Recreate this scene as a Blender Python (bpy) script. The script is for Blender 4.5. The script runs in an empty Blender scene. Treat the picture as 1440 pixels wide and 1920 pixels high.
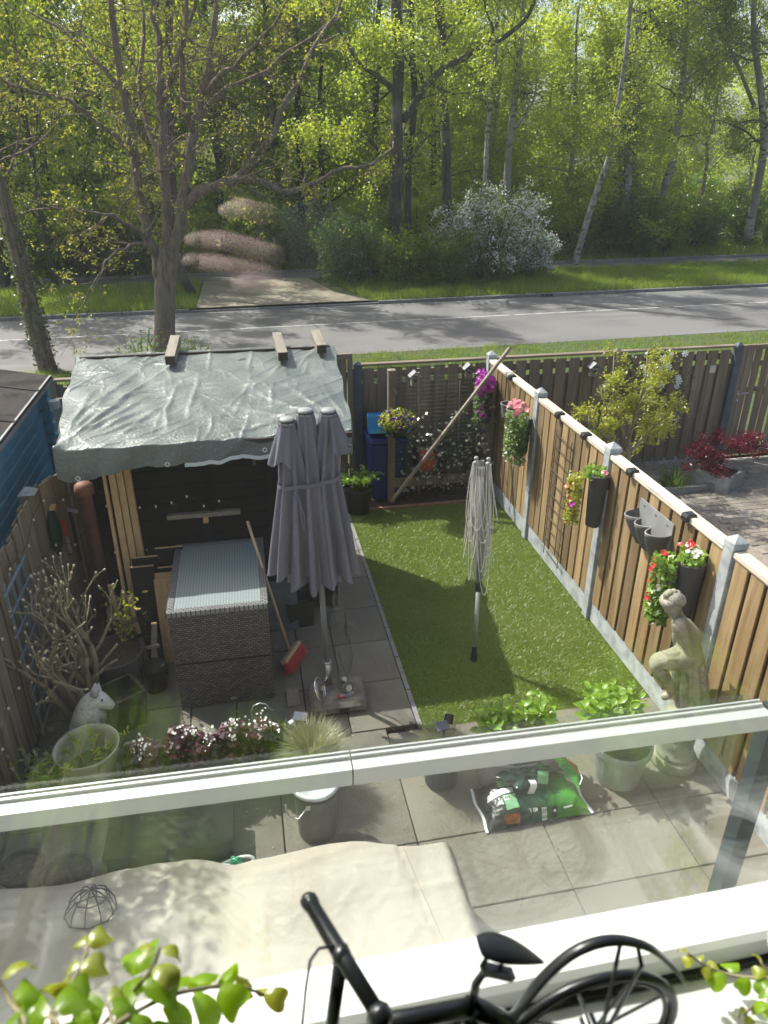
import bpy, bmesh, math, random
import numpy as np
from mathutils import Vector, Matrix

SC = bpy.context.scene
COL = SC.collection
R = math.radians

# ------------------------------------------------------------------ camera, sky, sun, exposure
CAM_H, CAM_F, CAM_PITCH, CAM_YAW = 4.5, 1372.0, 26.25, 11.02
_p, _y = R(CAM_PITCH), R(CAM_YAW)
FW = np.array([math.sin(_y)*math.cos(_p), math.cos(_y)*math.cos(_p), -math.sin(_p)])
RT = np.array([math.cos(_y), -math.sin(_y), 0.0])
DN = np.cross(FW, RT)
cam = bpy.data.cameras.new('camera')
co = bpy.data.objects.new('camera', cam); COL.objects.link(co)
cam.sensor_fit = 'VERTICAL'; cam.sensor_height = 36.0; cam.lens = 36.0*CAM_F/1920.0
cam.clip_start = 0.01; cam.clip_end = 600
cam.dof.use_dof = True; cam.dof.focus_distance = 9.0; cam.dof.aperture_fstop = 13.0
co.matrix_world = Matrix(((RT[0], -DN[0], -FW[0], 0), (RT[1], -DN[1], -FW[1], 0), (RT[2], -DN[2], -FW[2], CAM_H), (0, 0, 0, 1)))
SC.camera = co

SUN_EL = R(50); SUN_DIR = np.array([-0.70, 0.714])        # horizontal direction towards the sun
SUN_DIR = SUN_DIR/np.linalg.norm(SUN_DIR)
w = bpy.data.worlds.new('World'); SC.world = w; w.use_nodes = True
nt = w.node_tree; bg = nt.nodes['Background']
sky = nt.nodes.new('ShaderNodeTexSky'); sky.sky_type = 'NISHITA'; sky.sun_disc = False
sky.sun_elevation = SUN_EL; sky.sun_rotation = math.atan2(SUN_DIR[0], SUN_DIR[1])
sky.air_density = 1.0; sky.dust_density = 4.0; sky.ozone_density = 0.4
nt.links.new(sky.outputs[0], bg.inputs[0]); bg.inputs[1].default_value = 0.15
sun = bpy.data.lights.new('sun', 'SUN'); sun.energy = 4.6; sun.angle = R(0.53); sun.color = (1.0, 0.965, 0.91)
so = bpy.data.objects.new('sun', sun); COL.objects.link(so)
_sd = Vector((SUN_DIR[0]*math.cos(SUN_EL), SUN_DIR[1]*math.cos(SUN_EL), math.sin(SUN_EL)))
so.rotation_euler = _sd.to_track_quat('Z', 'Y').to_euler(); so.location = (-20, 20, 40)
SC.view_settings.view_transform = 'Standard'; SC.view_settings.look = 'None'
SC.view_settings.gamma = 1.0; SC.view_settings.exposure = 0.92
SC.cycles.transparent_max_bounces = 24; SC.cycles.max_bounces = 8
SC.cycles.diffuse_bounces = 3; SC.cycles.glossy_bounces = 3; SC.cycles.transmission_bounces = 6
SC.cycles.use_denoising = True
try: SC.cycles.sample_clamp_indirect = 6.0
except Exception: pass

def PX(px, py, X=None, Y=None, z=None):
    """where the line of sight of a photograph pixel meets a plane of the place"""
    d = (px-720)*RT + (py-960)*DN + CAM_F*FW
    if z is not None: t = (z-CAM_H)/d[2]
    elif Y is not None: t = Y/d[1]
    else: t = X/d[0]
    return np.array([0, 0, CAM_H]) + t*d

# ------------------------------------------------------------------ helpers
W = {}                                                     # world origin of every built object
def tag(o, label=None, cat=None, group=None, kind=None):
    if label: o['label'] = label
    if cat: o['category'] = cat
    if group: o['group'] = group
    if kind: o['kind'] = kind
    return o
def thing(name, label, cat, loc=(0, 0, 0), group=None):
    o = bpy.data.objects.new(name, None); COL.objects.link(o)
    o.location = loc; o.empty_display_size = 0.1; W[o] = np.array(loc, float)
    return tag(o, label, cat, group)
def link(name, me, parent=None, loc=None):
    o = bpy.data.objects.new(name, me); COL.objects.link(o)
    if parent is not None: o.parent = parent
    return o
def children(o): return list(o.children)
def dup(o, parent=None):
    c = o.copy(); COL.objects.link(c)
    if parent is not None: c.parent = parent
    for ch in children(o): dup(ch, c)
    return c

def rotz(a):
    c, s = math.cos(a), math.sin(a); return np.array([[c, -s, 0], [s, c, 0], [0, 0, 1.0]])
def rotx(a):
    c, s = math.cos(a), math.sin(a); return np.array([[1.0, 0, 0], [0, c, -s], [0, s, c]])
def roty(a):
    c, s = math.cos(a), math.sin(a); return np.array([[c, 0, s], [0, 1.0, 0], [-s, 0, c]])

class MB:
    def __init__(s): s.v = []; s.f = []; s.m = []; s.n = 0
    def add(s, v, f, mi=0):
        v = np.asarray(v, float); s.v.append(v)
        s.f += [tuple(int(i)+s.n for i in q) for q in f]; s.m += [mi]*len(f); s.n += len(v); return s
    def box(s, c, d, rot=None, mi=0, top=1.0):
        x, y, z = np.array(d, float)/2
        v = np.array([[-x, -y, -z], [x, -y, -z], [x, y, -z], [-x, y, -z], [-x*top, -y*top, z], [x*top, -y*top, z], [x*top, y*top, z], [-x*top, y*top, z]])
        if rot is not None: v = v @ np.asarray(rot).T
        return s.add(v+np.array(c, float), [(0, 3, 2, 1), (4, 5, 6, 7), (0, 1, 5, 4), (1, 2, 6, 5), (2, 3, 7, 6), (3, 0, 4, 7)], mi)
    def bar(s, a, b, wd, th, mi=0, up=(0, 0, 1)):
        a, b = np.array(a, float), np.array(b, float); d = b-a; L = np.linalg.norm(d); d = d/L
        x = np.cross(d, up); x = x/max(np.linalg.norm(x), 1e-6); y = np.cross(x, d)
        return s.box((a+b)/2, (wd, th, L), np.array([x, y, d]).T, mi)
    def tube(s, pts, r, n=8, mi=0, cap=True):
        pts = np.asarray(pts, float); k = len(pts); r = np.broadcast_to(np.asarray(r, float), (k,))
        t = np.gradient(pts, axis=0); t /= np.maximum(np.linalg.norm(t, axis=1, keepdims=True), 1e-9)
        ref = np.array([0, 0, 1.0]) if abs(t[0][2]) < 0.9 else np.array([1.0, 0, 0])
        u = np.cross(t[0], ref); u /= np.linalg.norm(u); us = []
        for i in range(k):
            u = u-t[i]*np.dot(u, t[i]); u = u/max(np.linalg.norm(u), 1e-9); us.append(u)
        us = np.array(us); ws = np.cross(t, us)
        a = np.arange(n)*2*math.pi/n
        v = pts[:, None, :]+r[:, None, None]*(us[:, None, :]*np.cos(a)[None, :, None]+ws[:, None, :]*np.sin(a)[None, :, None])
        f = [(i*n+j, i*n+(j+1) % n, (i+1)*n+(j+1) % n, (i+1)*n+j) for i in range(k-1) for j in range(n)]
        if cap: f += [tuple(range(n-1, -1, -1)), tuple((k-1)*n+j for j in range(n))]
        return s.add(v.reshape(-1, 3), f, mi)
    def lathe(s, prof, c=(0, 0, 0), n=24, mi=0, sx=1.0, sy=1.0, cap=True):
        prof = np.asarray(prof, float); k = len(prof); a = np.arange(n)*2*math.pi/n
        v = np.stack([prof[:, 0, None]*np.cos(a)*sx, prof[:, 0, None]*np.sin(a)*sy, np.repeat(prof[:, 1, None], n, 1)], -1).reshape(-1, 3)
        f = [(i*n+j, i*n+(j+1) % n, (i+1)*n+(j+1) % n, (i+1)*n+j) for i in range(k-1) for j in range(n)]
        if cap: f += [tuple(range(n-1, -1, -1)), tuple((k-1)*n+j for j in range(n))]
        return s.add(v+np.array(c, float), f, mi)
    def ball(s, c, r, n=10, mi=0, sc=(1, 1, 1)):
        th = np.linspace(0.02, math.pi-0.02, n//2+2); a = np.arange(n)*2*math.pi/n
        v = np.stack([np.sin(th)[:, None]*np.cos(a), np.sin(th)[:, None]*np.sin(a), -np.cos(th)[:, None]*np.ones(n)], -1).reshape(-1, 3)*r*np.array(sc)
        k = len(th)
        f = [(i*n+j, i*n+(j+1) % n, (i+1)*n+(j+1) % n, (i+1)*n+j) for i in range(k-1) for j in range(n)]
        f += [tuple(range(n-1, -1, -1)), tuple((k-1)*n+j for j in range(n))]
        return s.add(v+np.array(c, float), f, mi)
    def grid(s, V, mi=0, closed_u=False):
        a, b = V.shape[:2]
        f = [(i*b+j, i*b+(j+1) % b, (i+1)*b+(j+1) % b, (i+1)*b+j) for i in range(a-1) for j in range(b if closed_u else b-1)]
        return s.add(V.reshape(-1, 3), f, mi)
    def mesh(s, name, mats, off=(0, 0, 0), smooth=False, bevel=0.0, weld=False):
        me = bpy.data.meshes.new(name)
        v = np.concatenate(s.v)-np.array(off, float)
        me.from_pydata(v.tolist(), [], s.f)
        if not isinstance(mats, (list, tuple)): mats = [mats]
        for m in mats: me.materials.append(m)
        if len(mats) > 1: me.polygons.foreach_set('material_index', s.m)
        if bevel or weld:
            bm = bmesh.new(); bm.from_mesh(me)
            if weld: bmesh.ops.remove_doubles(bm, verts=bm.verts, dist=1e-5)
            if bevel: bmesh.ops.bevel(bm, geom=[e for e in bm.edges if e.is_manifold and e.calc_face_angle(0) > 0.6], offset=bevel, segments=1, affect='EDGES', clamp_overlap=True)
            bm.to_mesh(me); bm.free()
        if smooth: me.polygons.foreach_set('use_smooth', [True]*len(me.polygons))
        me.update(); return me
    def build(s, name, mats, parent=None, loc=None, **k):
        off = W[parent] if parent is not None else np.array(loc if loc is not None else (0, 0, 0), float)
        o = link(name, s.mesh(name, mats, off, **k), parent)
        if parent is None: o.location = off
        W[o] = off; return o
def one(name, mb, mats, label, cat, loc=(0, 0, 0), group=None, **k):
    return tag(mb.build(name, mats, None, loc, **k), label, cat, group)
def structure(name, mb, mats, parent=None, **k):
    o = mb.build(name, mats, parent, **k)
    if parent is None: o['kind'] = 'structure'
    return o
def raw_mesh(name, v, f, mat, smooth=False):
    """fast mesh from arrays; f is (n, 3) or (n, 4)"""
    me = bpy.data.meshes.new(name); n, k = f.shape
    me.vertices.add(len(v)); me.vertices.foreach_set('co', np.ascontiguousarray(v, np.float32).ravel())
    me.loops.add(n*k); me.loops.foreach_set('vertex_index', np.ascontiguousarray(f, np.int32).ravel())
    me.polygons.add(n); me.polygons.foreach_set('loop_start', np.arange(0, n*k, k, dtype=np.int32))
    if smooth: me.polygons.foreach_set('use_smooth', np.ones(n, bool))
    me.materials.append(mat); me.update(calc_edges=True); me.validate(); return me
def leaf_arrays(c, size, rng, up=0.3, wide=0.6, hang=0.0, out=None):
    """one folded diamond leaf of four vertices at every centre"""
    n = len(c); size = np.broadcast_to(np.asarray(size, float), (n,))
    nr = rng.normal(size=(n, 3)); nr[:, 2] = np.abs(nr[:, 2])+up
    if out is not None: nr += out
    nr /= np.linalg.norm(nr, axis=1, keepdims=True)
    t = rng.normal(size=(n, 3)); t[:, 2] -= hang; t -= nr*np.sum(t*nr, 1, keepdims=True)
    t /= np.linalg.norm(t, axis=1, keepdims=True); b = np.cross(nr, t)
    L = size[:, None]; Wd = L*wide*0.5; fold = L*0.12
    v = np.stack([c-t*L*0.5, c+b*Wd+nr*fold, c+t*L*0.5, c-b*Wd+nr*fold], 1).reshape(-1, 3)
    return v, np.arange(n*4).reshape(n, 4)
def leaves(name, c, size, mat, parent, rng, **k):
    v, f = leaf_arrays(np.asarray(c, float), size, rng, **k)
    o = link(name, raw_mesh(name, v-W[parent], f, mat), parent); W[o] = W[parent]; return o
def pieces(parent, name, me, pts, nrm, scale, rng):
    """many small like pieces as parts that share one mesh; local z of the mesh follows nrm"""
    off = W[parent]; out = []
    for p, n_, s_ in zip(pts, nrm, np.broadcast_to(scale, (len(pts),))):
        o = bpy.data.objects.new(name, me); COL.objects.link(o); o.parent = parent
        o.location = np.asarray(p)-off
        q = Vector(n_).to_track_quat('Z', 'Y') @ Matrix.Rotation(rng.uniform(0, 6.28), 3, 'Z').to_quaternion()
        o.rotation_euler = q.to_euler(); o.scale = (s_, s_, s_); W[o] = np.asarray(p, float); out.append(o)
    return out
def folds(U, V, rng, n, amp, wid, length, ang=(0, math.pi)):
    """height of n soft ridges laid over a sheet"""
    h = np.zeros_like(U)
    for _ in range(n):
        cu, cv = rng.uniform(U.min(), U.max()), rng.uniform(V.min(), V.max()); a = rng.uniform(*ang)
        s_ = (U-cu)*math.cos(a)+(V-cv)*math.sin(a); d = -(U-cu)*math.sin(a)+(V-cv)*math.cos(a)
        d = d+0.15*length*np.sin(s_/length*2+rng.uniform(0, 6))*0.3
        wd = wid*rng.uniform(0.5, 1.5); ln = length*rng.uniform(0.5, 1.5)
        h += amp*rng.uniform(0.3, 1)*np.exp(-(d/wd)**2)*np.exp(-(s_/ln)**2)
    return h

# ------------------------------------------------------------------ materials
def nodes(m): return m.node_tree.nodes, m.node_tree.links.new
def pm(name, col, rough=0.6, metal=0.0, spec=0.4, var=None, bump=None, objvar=0.0, speck=None, **k):
    m = bpy.data.materials.new(name); m.use_nodes = True; N, L = nodes(m); b = N['Principled BSDF']
    b.inputs['Roughness'].default_value = rough; b.inputs['Metallic'].default_value = metal
    b.inputs['Specular IOR Level'].default_value = spec
    tc = N.new('ShaderNodeTexCoord'); oi = N.new('ShaderNodeObjectInfo')
    off = N.new('ShaderNodeVectorMath'); off.operation = 'ADD'; L(tc.outputs['Object'], off.inputs[0])
    mul = N.new('ShaderNodeMath'); mul.operation = 'MULTIPLY'; mul.inputs[1].default_value = 37.0
    L(oi.outputs['Random'], mul.inputs[0]); L(mul.outputs[0], off.inputs[1])
    out = None
    rgb = N.new('ShaderNodeRGB'); rgb.outputs[0].default_value = (*col, 1); out = rgb.outputs[0]
    def mix(fac, a, c2):
        x = N.new('ShaderNodeMix'); x.data_type = 'RGBA'; L(fac, x.inputs[0]); L(a, x.inputs[6]); x.inputs[7].default_value = (*c2, 1); return x.outputs[2]
    def noise(sc, det=6, stretch=(1, 1, 1), dist=0.0):
        mp = N.new('ShaderNodeMapping'); mp.inputs['Scale'].default_value = stretch; L(off.outputs[0], mp.inputs[0])
        t = N.new('ShaderNodeTexNoise'); t.inputs['Scale'].default_value = sc; t.inputs['Detail'].default_value = det
        t.inputs['Distortion'].default_value = dist; L(mp.outputs[0], t.inputs['Vector']); return t.outputs['Fac']
    def ramp(f, lo, hi):
        r = N.new('ShaderNodeMapRange'); r.inputs[1].default_value = lo; r.inputs[2].default_value = hi; L(f, r.inputs[0]); return r.outputs[0]
    for vv in (var or []):
        sc, c2, lo, hi = vv[:4]; st = vv[4] if len(vv) > 4 else (1, 1, 1)
        out = mix(ramp(noise(sc, 7, st, vv[5] if len(vv) > 5 else 0.0), lo, hi), out, c2)
    if objvar:
        mr = N.new('ShaderNodeMapRange'); mr.inputs[3].default_value = 1-objvar; mr.inputs[4].default_value = 1+objvar; L(oi.outputs['Random'], mr.inputs[0])
        hs = N.new('ShaderNodeHueSaturation'); L(mr.outputs[0], hs.inputs['Value']); L(out, hs.inputs['Color']); out = hs.outputs[0]
    L(out, b.inputs['Base Color'])
    if bump:
        bp = N.new('ShaderNodeBump'); bp.inputs['Strength'].default_value = bump[1]; bp.inputs['Distance'].default_value = bump[2]
        L(noise(bump[0], 8, bump[3] if len(bump) > 3 else (1, 1, 1)), bp.inputs['Height']); L(bp.outputs[0], b.inputs['Normal'])
    return m
def wood(name, c1, c2, ax=2, objvar=0.25, rough=0.75, knot=True, scale=1.0, spec=0.3):
    st = [14.0*scale]*3; st[ax] = 1.0*scale
    fine = [70.0*scale]*3; fine[ax] = 2.5*scale
    dk = tuple(x*0.45 for x in c1)
    return pm(name, c1, rough, var=[(1.0, c2, 0.35, 0.68, tuple(st), 0.6), (1.0, dk, 0.56, 0.80, tuple(fine), 0.3)] + ([(2.2*scale, tuple(x*0.7 for x in c2), 0.62, 0.72, tuple(3.0 if i != ax else 0.9 for i in range(3)))] if knot else []),
              bump=(1.0, 0.35, 0.006, tuple(fine)), objvar=objvar, spec=spec)
def leafm(name, c1, c2, tr=0.45, objvar=0.12, gloss=0.04, tcol=None):
    m = bpy.data.materials.new(name); m.use_nodes = True; N, L = nodes(m); N.remove(N['Principled BSDF'])
    ge = N.new('ShaderNodeNewGeometry'); oi = N.new('ShaderNodeObjectInfo')
    x = N.new('ShaderNodeMix'); x.data_type = 'RGBA'; x.inputs[6].default_value = (*c1, 1); x.inputs[7].default_value = (*c2, 1)
    L(ge.outputs['Random Per Island'], x.inputs[0])
    mr = N.new('ShaderNodeMapRange'); mr.inputs[3].default_value = 1-objvar; mr.inputs[4].default_value = 1+objvar; L(oi.outputs['Random'], mr.inputs[0])
    hs = N.new('ShaderNodeHueSaturation'); L(mr.outputs[0], hs.inputs['Value']); L(x.outputs[2], hs.inputs['Color'])
    d = N.new('ShaderNodeBsdfDiffuse'); t = N.new('ShaderNodeBsdfTranslucent'); g = N.new('ShaderNodeBsdfGlossy'); g.inputs['Roughness'].default_value = 0.35
    L(hs.outputs[0], d.inputs[0])
    tc = N.new('ShaderNodeMix'); tc.data_type = 'RGBA'; tc.blend_type = 'MULTIPLY'; tc.inputs[0].default_value = 1.0
    tc.inputs[7].default_value = (*(tcol or (2.2, 2.0, 0.9)), 1); L(hs.outputs[0], tc.inputs[6]); L(tc.outputs[2], t.inputs[0])
    m1 = N.new('ShaderNodeMixShader'); m1.inputs[0].default_value = tr; L(d.outputs[0], m1.inputs[1]); L(t.outputs[0], m1.inputs[2])
    m2 = N.new('ShaderNodeMixShader'); m2.inputs[0].default_value = gloss; L(m1.outputs[0], m2.inputs[1]); L(g.outputs[0], m2.inputs[2])
    L(m2.outputs[0], N['Material Output'].inputs[0]); return m
def glassm(name, tint=(1, 1, 1), f0=0.04, rough=0.0, veil=0.0):
    """clear sheet glass: straight-through light plus the mirror reflection that grows at a glancing angle"""
    m = bpy.data.materials.new(name); m.use_nodes = True; N, L = nodes(m); N.remove(N['Principled BSDF'])
    t = N.new('ShaderNodeBsdfTransparent'); t.inputs[0].default_value = (*tint, 1)
    g = N.new('ShaderNodeBsdfGlossy'); g.inputs['Roughness'].default_value = rough
    lw = N.new('ShaderNodeLayerWeight'); lw.inputs[0].default_value = 0.5
    p = N.new('ShaderNodeMath'); p.operation = 'POWER'; p.inputs[1].default_value = 5.0; L(lw.outputs['Facing'], p.inputs[0])
    a = N.new('ShaderNodeMath'); a.operation = 'MULTIPLY_ADD'; a.inputs[1].default_value = 1-f0; a.inputs[2].default_value = f0; L(p.outputs[0], a.inputs[0])
    mx = N.new('ShaderNodeMixShader'); L(a.outputs[0], mx.inputs[0]); L(t.outputs[0], mx.inputs[1]); L(g.outputs[0], mx.inputs[2])
    if veil:                                               # added pale film that lays a sunlit veil over the view
        tr_ = N.new('ShaderNodeBsdfTranslucent'); df = N.new('ShaderNodeBsdfDiffuse'); ms = N.new('ShaderNodeMixShader'); ms.inputs[0].default_value = 0.5; L(tr_.outputs[0], ms.inputs[1]); L(df.outputs[0], ms.inputs[2])
        for q_ in (tr_, df): q_.inputs[0].default_value = (0.85, 0.87, 0.88, 1)
        tc = N.new('ShaderNodeTexCoord'); nz = N.new('ShaderNodeTexNoise'); nz.inputs['Scale'].default_value = 7.0; nz.inputs['Detail'].default_value = 5; L(tc.outputs['Object'], nz.inputs['Vector'])
        n2 = N.new('ShaderNodeTexNoise'); n2.inputs['Scale'].default_value = 160.0; n2.inputs['Detail'].default_value = 1; L(tc.outputs['Object'], n2.inputs['Vector'])
        r1 = N.new('ShaderNodeMapRange'); r1.inputs[1].default_value = 0.35; r1.inputs[2].default_value = 0.75; r1.inputs[3].default_value = veil*0.4; r1.inputs[4].default_value = veil*2.2; L(nz.outputs['Fac'], r1.inputs[0])
        r2 = N.new('ShaderNodeMapRange'); r2.inputs[1].default_value = 0.74; r2.inputs[2].default_value = 0.80; r2.inputs[3].default_value = 0.0; r2.inputs[4].default_value = veil*7; L(n2.outputs['Fac'], r2.inputs[0])
        sm_ = N.new('ShaderNodeMath'); sm_.operation = 'ADD'; L(r1.outputs[0], sm_.inputs[0]); L(r2.outputs[0], sm_.inputs[1])
        m3 = N.new('ShaderNodeMixShader'); L(sm_.outputs[0], m3.inputs[0]); L(mx.outputs[0], m3.inputs[1]); L(ms.outputs[0], m3.inputs[2]); mx = m3
    L(mx.outputs[0], N['Material Output'].inputs[0]); return m

M = {}
M['slab'] = pm('concrete_slab', (0.160, 0.142, 0.112), 0.85, var=[(90, (0.095, 0.085, 0.07), 0.46, 0.66), (160, (0.36, 0.335, 0.29), 0.60, 0.70), (2.2, (0.125, 0.112, 0.088), 0.45, 0.7), (4, (0.085, 0.08, 0.06), 0.55, 0.80), (1.1, (0.20, 0.18, 0.14), 0.5, 0.7)], bump=(140, 0.5, 0.004), objvar=0.08)
M['soil'] = pm('soil', (0.06, 0.042, 0.03), 0.95, var=[(30, (0.12, 0.09, 0.06), 0.5, 0.7)], bump=(40, 1.0, 0.03))
M['lawn_soil'] = pm('lawn_base', (0.06, 0.095, 0.025), 0.95, var=[(3, (0.10, 0.12, 0.045), 0.4, 0.7)])
M['floor'] = pm('forest_floor', (0.075, 0.085, 0.03), 0.95, var=[(1.2, (0.05, 0.09, 0.025), 0.4, 0.6), (9, (0.13, 0.10, 0.06), 0.55, 0.75)], bump=(6, 1.0, 0.1))
M['asphalt'] = pm('asphalt', (0.165, 0.155, 0.148), 0.85, var=[(120, (0.24, 0.23, 0.22), 0.55, 0.7), (0.35, (0.13, 0.122, 0.118), 0.45, 0.65), (1.5, (0.20, 0.19, 0.18), 0.55, 0.75, (0.15, 1, 1))], bump=(150, 0.4, 0.004))
M['path'] = pm('asphalt_path', (0.17, 0.155, 0.14), 0.9, var=[(40, (0.11, 0.10, 0.09), 0.5, 0.7)])
M['paint'] = pm('road_paint', (0.50, 0.49, 0.47), 0.7, var=[(14, (0.26, 0.25, 0.24), 0.50, 0.66)])
M['kerb'] = pm('kerb_concrete', (0.20, 0.195, 0.185), 0.9, var=[(12, (0.12, 0.12, 0.11), 0.5, 0.7)], objvar=0.12)
M['brick_pave'] = pm('paving_brick', (0.22, 0.185, 0.15), 0.85, var=[(30, (0.14, 0.115, 0.095), 0.5, 0.7), (1.1, (0.30, 0.27, 0.23), 0.5, 0.7)], objvar=0.22, bump=(60, 0.4, 0.004))
M['fence_new'] = wood('fence_wood_brown', (0.205, 0.130, 0.058), (0.31, 0.225, 0.125), 2, 0.36)
M['cap_wood'] = wood('weathered_cap_rail', (0.52, 0.45, 0.35), (0.66, 0.60, 0.50), 1, 0.08)
M['fence_old'] = wood('fence_wood_grey_brown', (0.155, 0.118, 0.085), (0.23, 0.185, 0.14), 2, 0.2)
M['fence_left'] = wood('fence_wood_mossy', (0.22, 0.165, 0.11), (0.30, 0.25, 0.17), 2, 0.22)
M['old_cap'] = wood('old_cap_rail', (0.17, 0.13, 0.095), (0.25, 0.2, 0.15), 0, 0.1)
M['conc_post'] = pm('concrete_post', (0.40, 0.42, 0.43), 0.85, var=[(9, (0.25, 0.27, 0.29), 0.4, 0.65), (60, (0.5, 0.52, 0.53), 0.55, 0.75)], bump=(90, 0.3, 0.003), objvar=0.08)
M['blue_post'] = pm('dark_blue_grey_post', (0.07, 0.085, 0.11), 0.7, var=[(8, (0.11, 0.12, 0.14), 0.45, 0.7)])
M['black_wood'] = wood('black_stained_wood', (0.009, 0.009, 0.009), (0.016, 0.015, 0.015), 0, 0.3, rough=0.8, spec=0.08)
M['pine'] = wood('pale_pine', (0.50, 0.32, 0.16), (0.60, 0.42, 0.23), 2, 0.14)
M['old_timber'] = wood('weathered_timber', (0.20, 0.17, 0.13), (0.28, 0.245, 0.20), 1, 0.1)
M['dark_end'] = pm('wet_dark_timber', (0.045, 0.033, 0.025), 0.6)
M['blue_wood'] = pm('blue_painted_wood', (0.11, 0.33, 0.50), 0.55, var=[(6, (0.09, 0.27, 0.43), 0.4, 0.7)], objvar=0.08)
M['bitumen'] = pm('roofing_felt', (0.05, 0.043, 0.04), 0.95, spec=0.15, var=[(60, (0.085, 0.075, 0.07), 0.5, 0.7), (4, (0.03, 0.026, 0.024), 0.5, 0.6), (9, (0.02, 0.016, 0.014), 0.64, 0.68)], bump=(80, 0.6, 0.006))
M['white'] = pm('white_frame', (0.72, 0.725, 0.71), 0.45, var=[(7, (0.74, 0.74, 0.71), 0.5, 0.75), (45, (0.62, 0.61, 0.57), 0.66, 0.76)])
M['sill'] = pm('white_sill', (0.68, 0.69, 0.68), 0.4, var=[(4, (0.62, 0.63, 0.61), 0.45, 0.7)])
M['gasket'] = pm('black_gasket', (0.02, 0.02, 0.022), 0.6)
M['rail'] = pm('rail_aluminium', (0.46, 0.475, 0.455), 0.4, 0.35, var=[(300, (0.46, 0.47, 0.45), 0.62, 0.72)])
M['rail_post'] = pm('rail_post_dark', (0.025, 0.04, 0.045), 0.6, spec=0.2)
M['steel'] = pm('galvanised_steel', (0.50, 0.51, 0.52), 0.4, 0.8, var=[(30, (0.40, 0.41, 0.42), 0.4, 0.6)])
M['pole_grey'] = pm('grey_powder_coat', (0.16, 0.17, 0.185), 0.5)
M['chrome'] = pm('chrome', (0.65, 0.66, 0.67), 0.2, 0.95)
M['black_plastic'] = pm('black_plastic', (0.02, 0.02, 0.021), 0.45)
M['black_metal'] = pm('black_painted_metal', (0.014, 0.015, 0.017), 0.33, 0.0, 0.6)
M['grey_plastic'] = pm('grey_plastic', (0.12, 0.12, 0.125), 0.6, var=[(6, (0.16, 0.16, 0.165), 0.45, 0.7)])
M['lgrey_plastic'] = pm('light_grey_plastic', (0.24, 0.24, 0.24), 0.6, var=[(6, (0.30, 0.30, 0.30), 0.45, 0.7)])
M['felt_grey'] = pm('grey_felt', (0.13, 0.125, 0.12), 0.9)
M['dgreen_plastic'] = pm('dark_planter', (0.055, 0.055, 0.06), 0.55)
M['terracotta'] = pm('terracotta', (0.30, 0.17, 0.115), 0.85, var=[(8, (0.26, 0.12, 0.075), 0.45, 0.7)])
M['rust_pipe'] = pm('red_brown_pipe', (0.22, 0.095, 0.065), 0.65, var=[(8, (0.16, 0.07, 0.05), 0.45, 0.7)])
M['cream'] = pm('cream_pot', (0.42, 0.40, 0.33), 0.7, var=[(7, (0.30, 0.29, 0.22), 0.45, 0.7)])
M['stone'] = pm('weathered_stone', (0.36, 0.33, 0.265), 0.9, var=[(6, (0.17, 0.165, 0.135), 0.44, 0.60), (110, (0.11, 0.11, 0.095), 0.54, 0.64), (3, (0.27, 0.275, 0.16), 0.5, 0.7)], bump=(60, 0.5, 0.006))
M['wolf'] = pm('grey_white_stone', (0.60, 0.60, 0.58), 0.85, var=[(9, (0.40, 0.41, 0.40), 0.5, 0.66), (40, (0.25, 0.25, 0.25), 0.60, 0.70)], bump=(22, 1.0, 0.02, (1, 1, 2.5)))
M['navy'] = pm('dark_blue_plastic', (0.012, 0.025, 0.13), 0.45)
M['crate_blue'] = pm('light_blue_plastic', (0.03, 0.30, 0.62), 0.45)
M['hose'] = pm('orange_red_hose', (0.62, 0.11, 0.045), 0.5)
M['red'] = pm('red_bristle', (0.45, 0.055, 0.07), 0.7)
M['red_plastic'] = pm('red_plastic', (0.5, 0.03, 0.025), 0.4)
M['parasol'] = pm('grey_mauve_canvas', (0.155, 0.15, 0.185), 0.9, var=[(3, (0.13, 0.127, 0.16), 0.4, 0.7)], bump=(400, 0.2, 0.002))
M['cover'] = pm('beige_cover', (0.37, 0.325, 0.27), 0.85, var=[(2.2, (0.31, 0.272, 0.226), 0.4, 0.7), (14, (0.43, 0.375, 0.305), 0.6, 0.75), (5, (0.27, 0.235, 0.185), 0.62, 0.80)], bump=(14, 0.6, 0.015))
M['rope'] = pm('green_rope', (0.03, 0.42, 0.20), 0.7)
M['cord'] = pm('pale_line', (0.62, 0.60, 0.55), 0.6)
M['aluminium'] = pm('grey_aluminium', (0.42, 0.41, 0.40), 0.45, 0.6)
M['broom_wood'] = wood('broom_handle_wood', (0.38, 0.27, 0.16), (0.46, 0.34, 0.22), 2, 0.05)
M['oak_bark'] = pm('oak_bark', (0.25, 0.185, 0.145), 0.95, var=[(1.0, (0.13, 0.10, 0.075), 0.42, 0.6, (18, 18, 2.5)), (1.6, (0.18, 0.16, 0.12), 0.5, 0.75)], bump=(1.0, 1.0, 0.05, (22, 22, 4)))
M['dark_bark'] = pm('dark_bark', (0.085, 0.07, 0.055), 0.95, var=[(1.0, (0.045, 0.037, 0.03), 0.42, 0.6, (10, 10, 1.5)), (2, (0.13, 0.115, 0.09), 0.5, 0.7)], objvar=0.3)
M['birch'] = pm('birch_bark', (0.33, 0.31, 0.27), 0.85, var=[(2.5, (0.10, 0.085, 0.07), 0.53, 0.60, (1.6, 1.6, 2.8)), (0.8, (0.22, 0.19, 0.15), 0.48, 0.6)])
M['stem'] = pm('tan_stem', (0.29, 0.25, 0.155), 0.85, var=[(14, (0.20, 0.16, 0.10), 0.45, 0.65)])
M['bud'] = pm('pale_bud', (0.50, 0.43, 0.30), 0.8)
M['skin'] = pm('skin', (0.82, 0.57, 0.56), 0.5)
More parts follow.
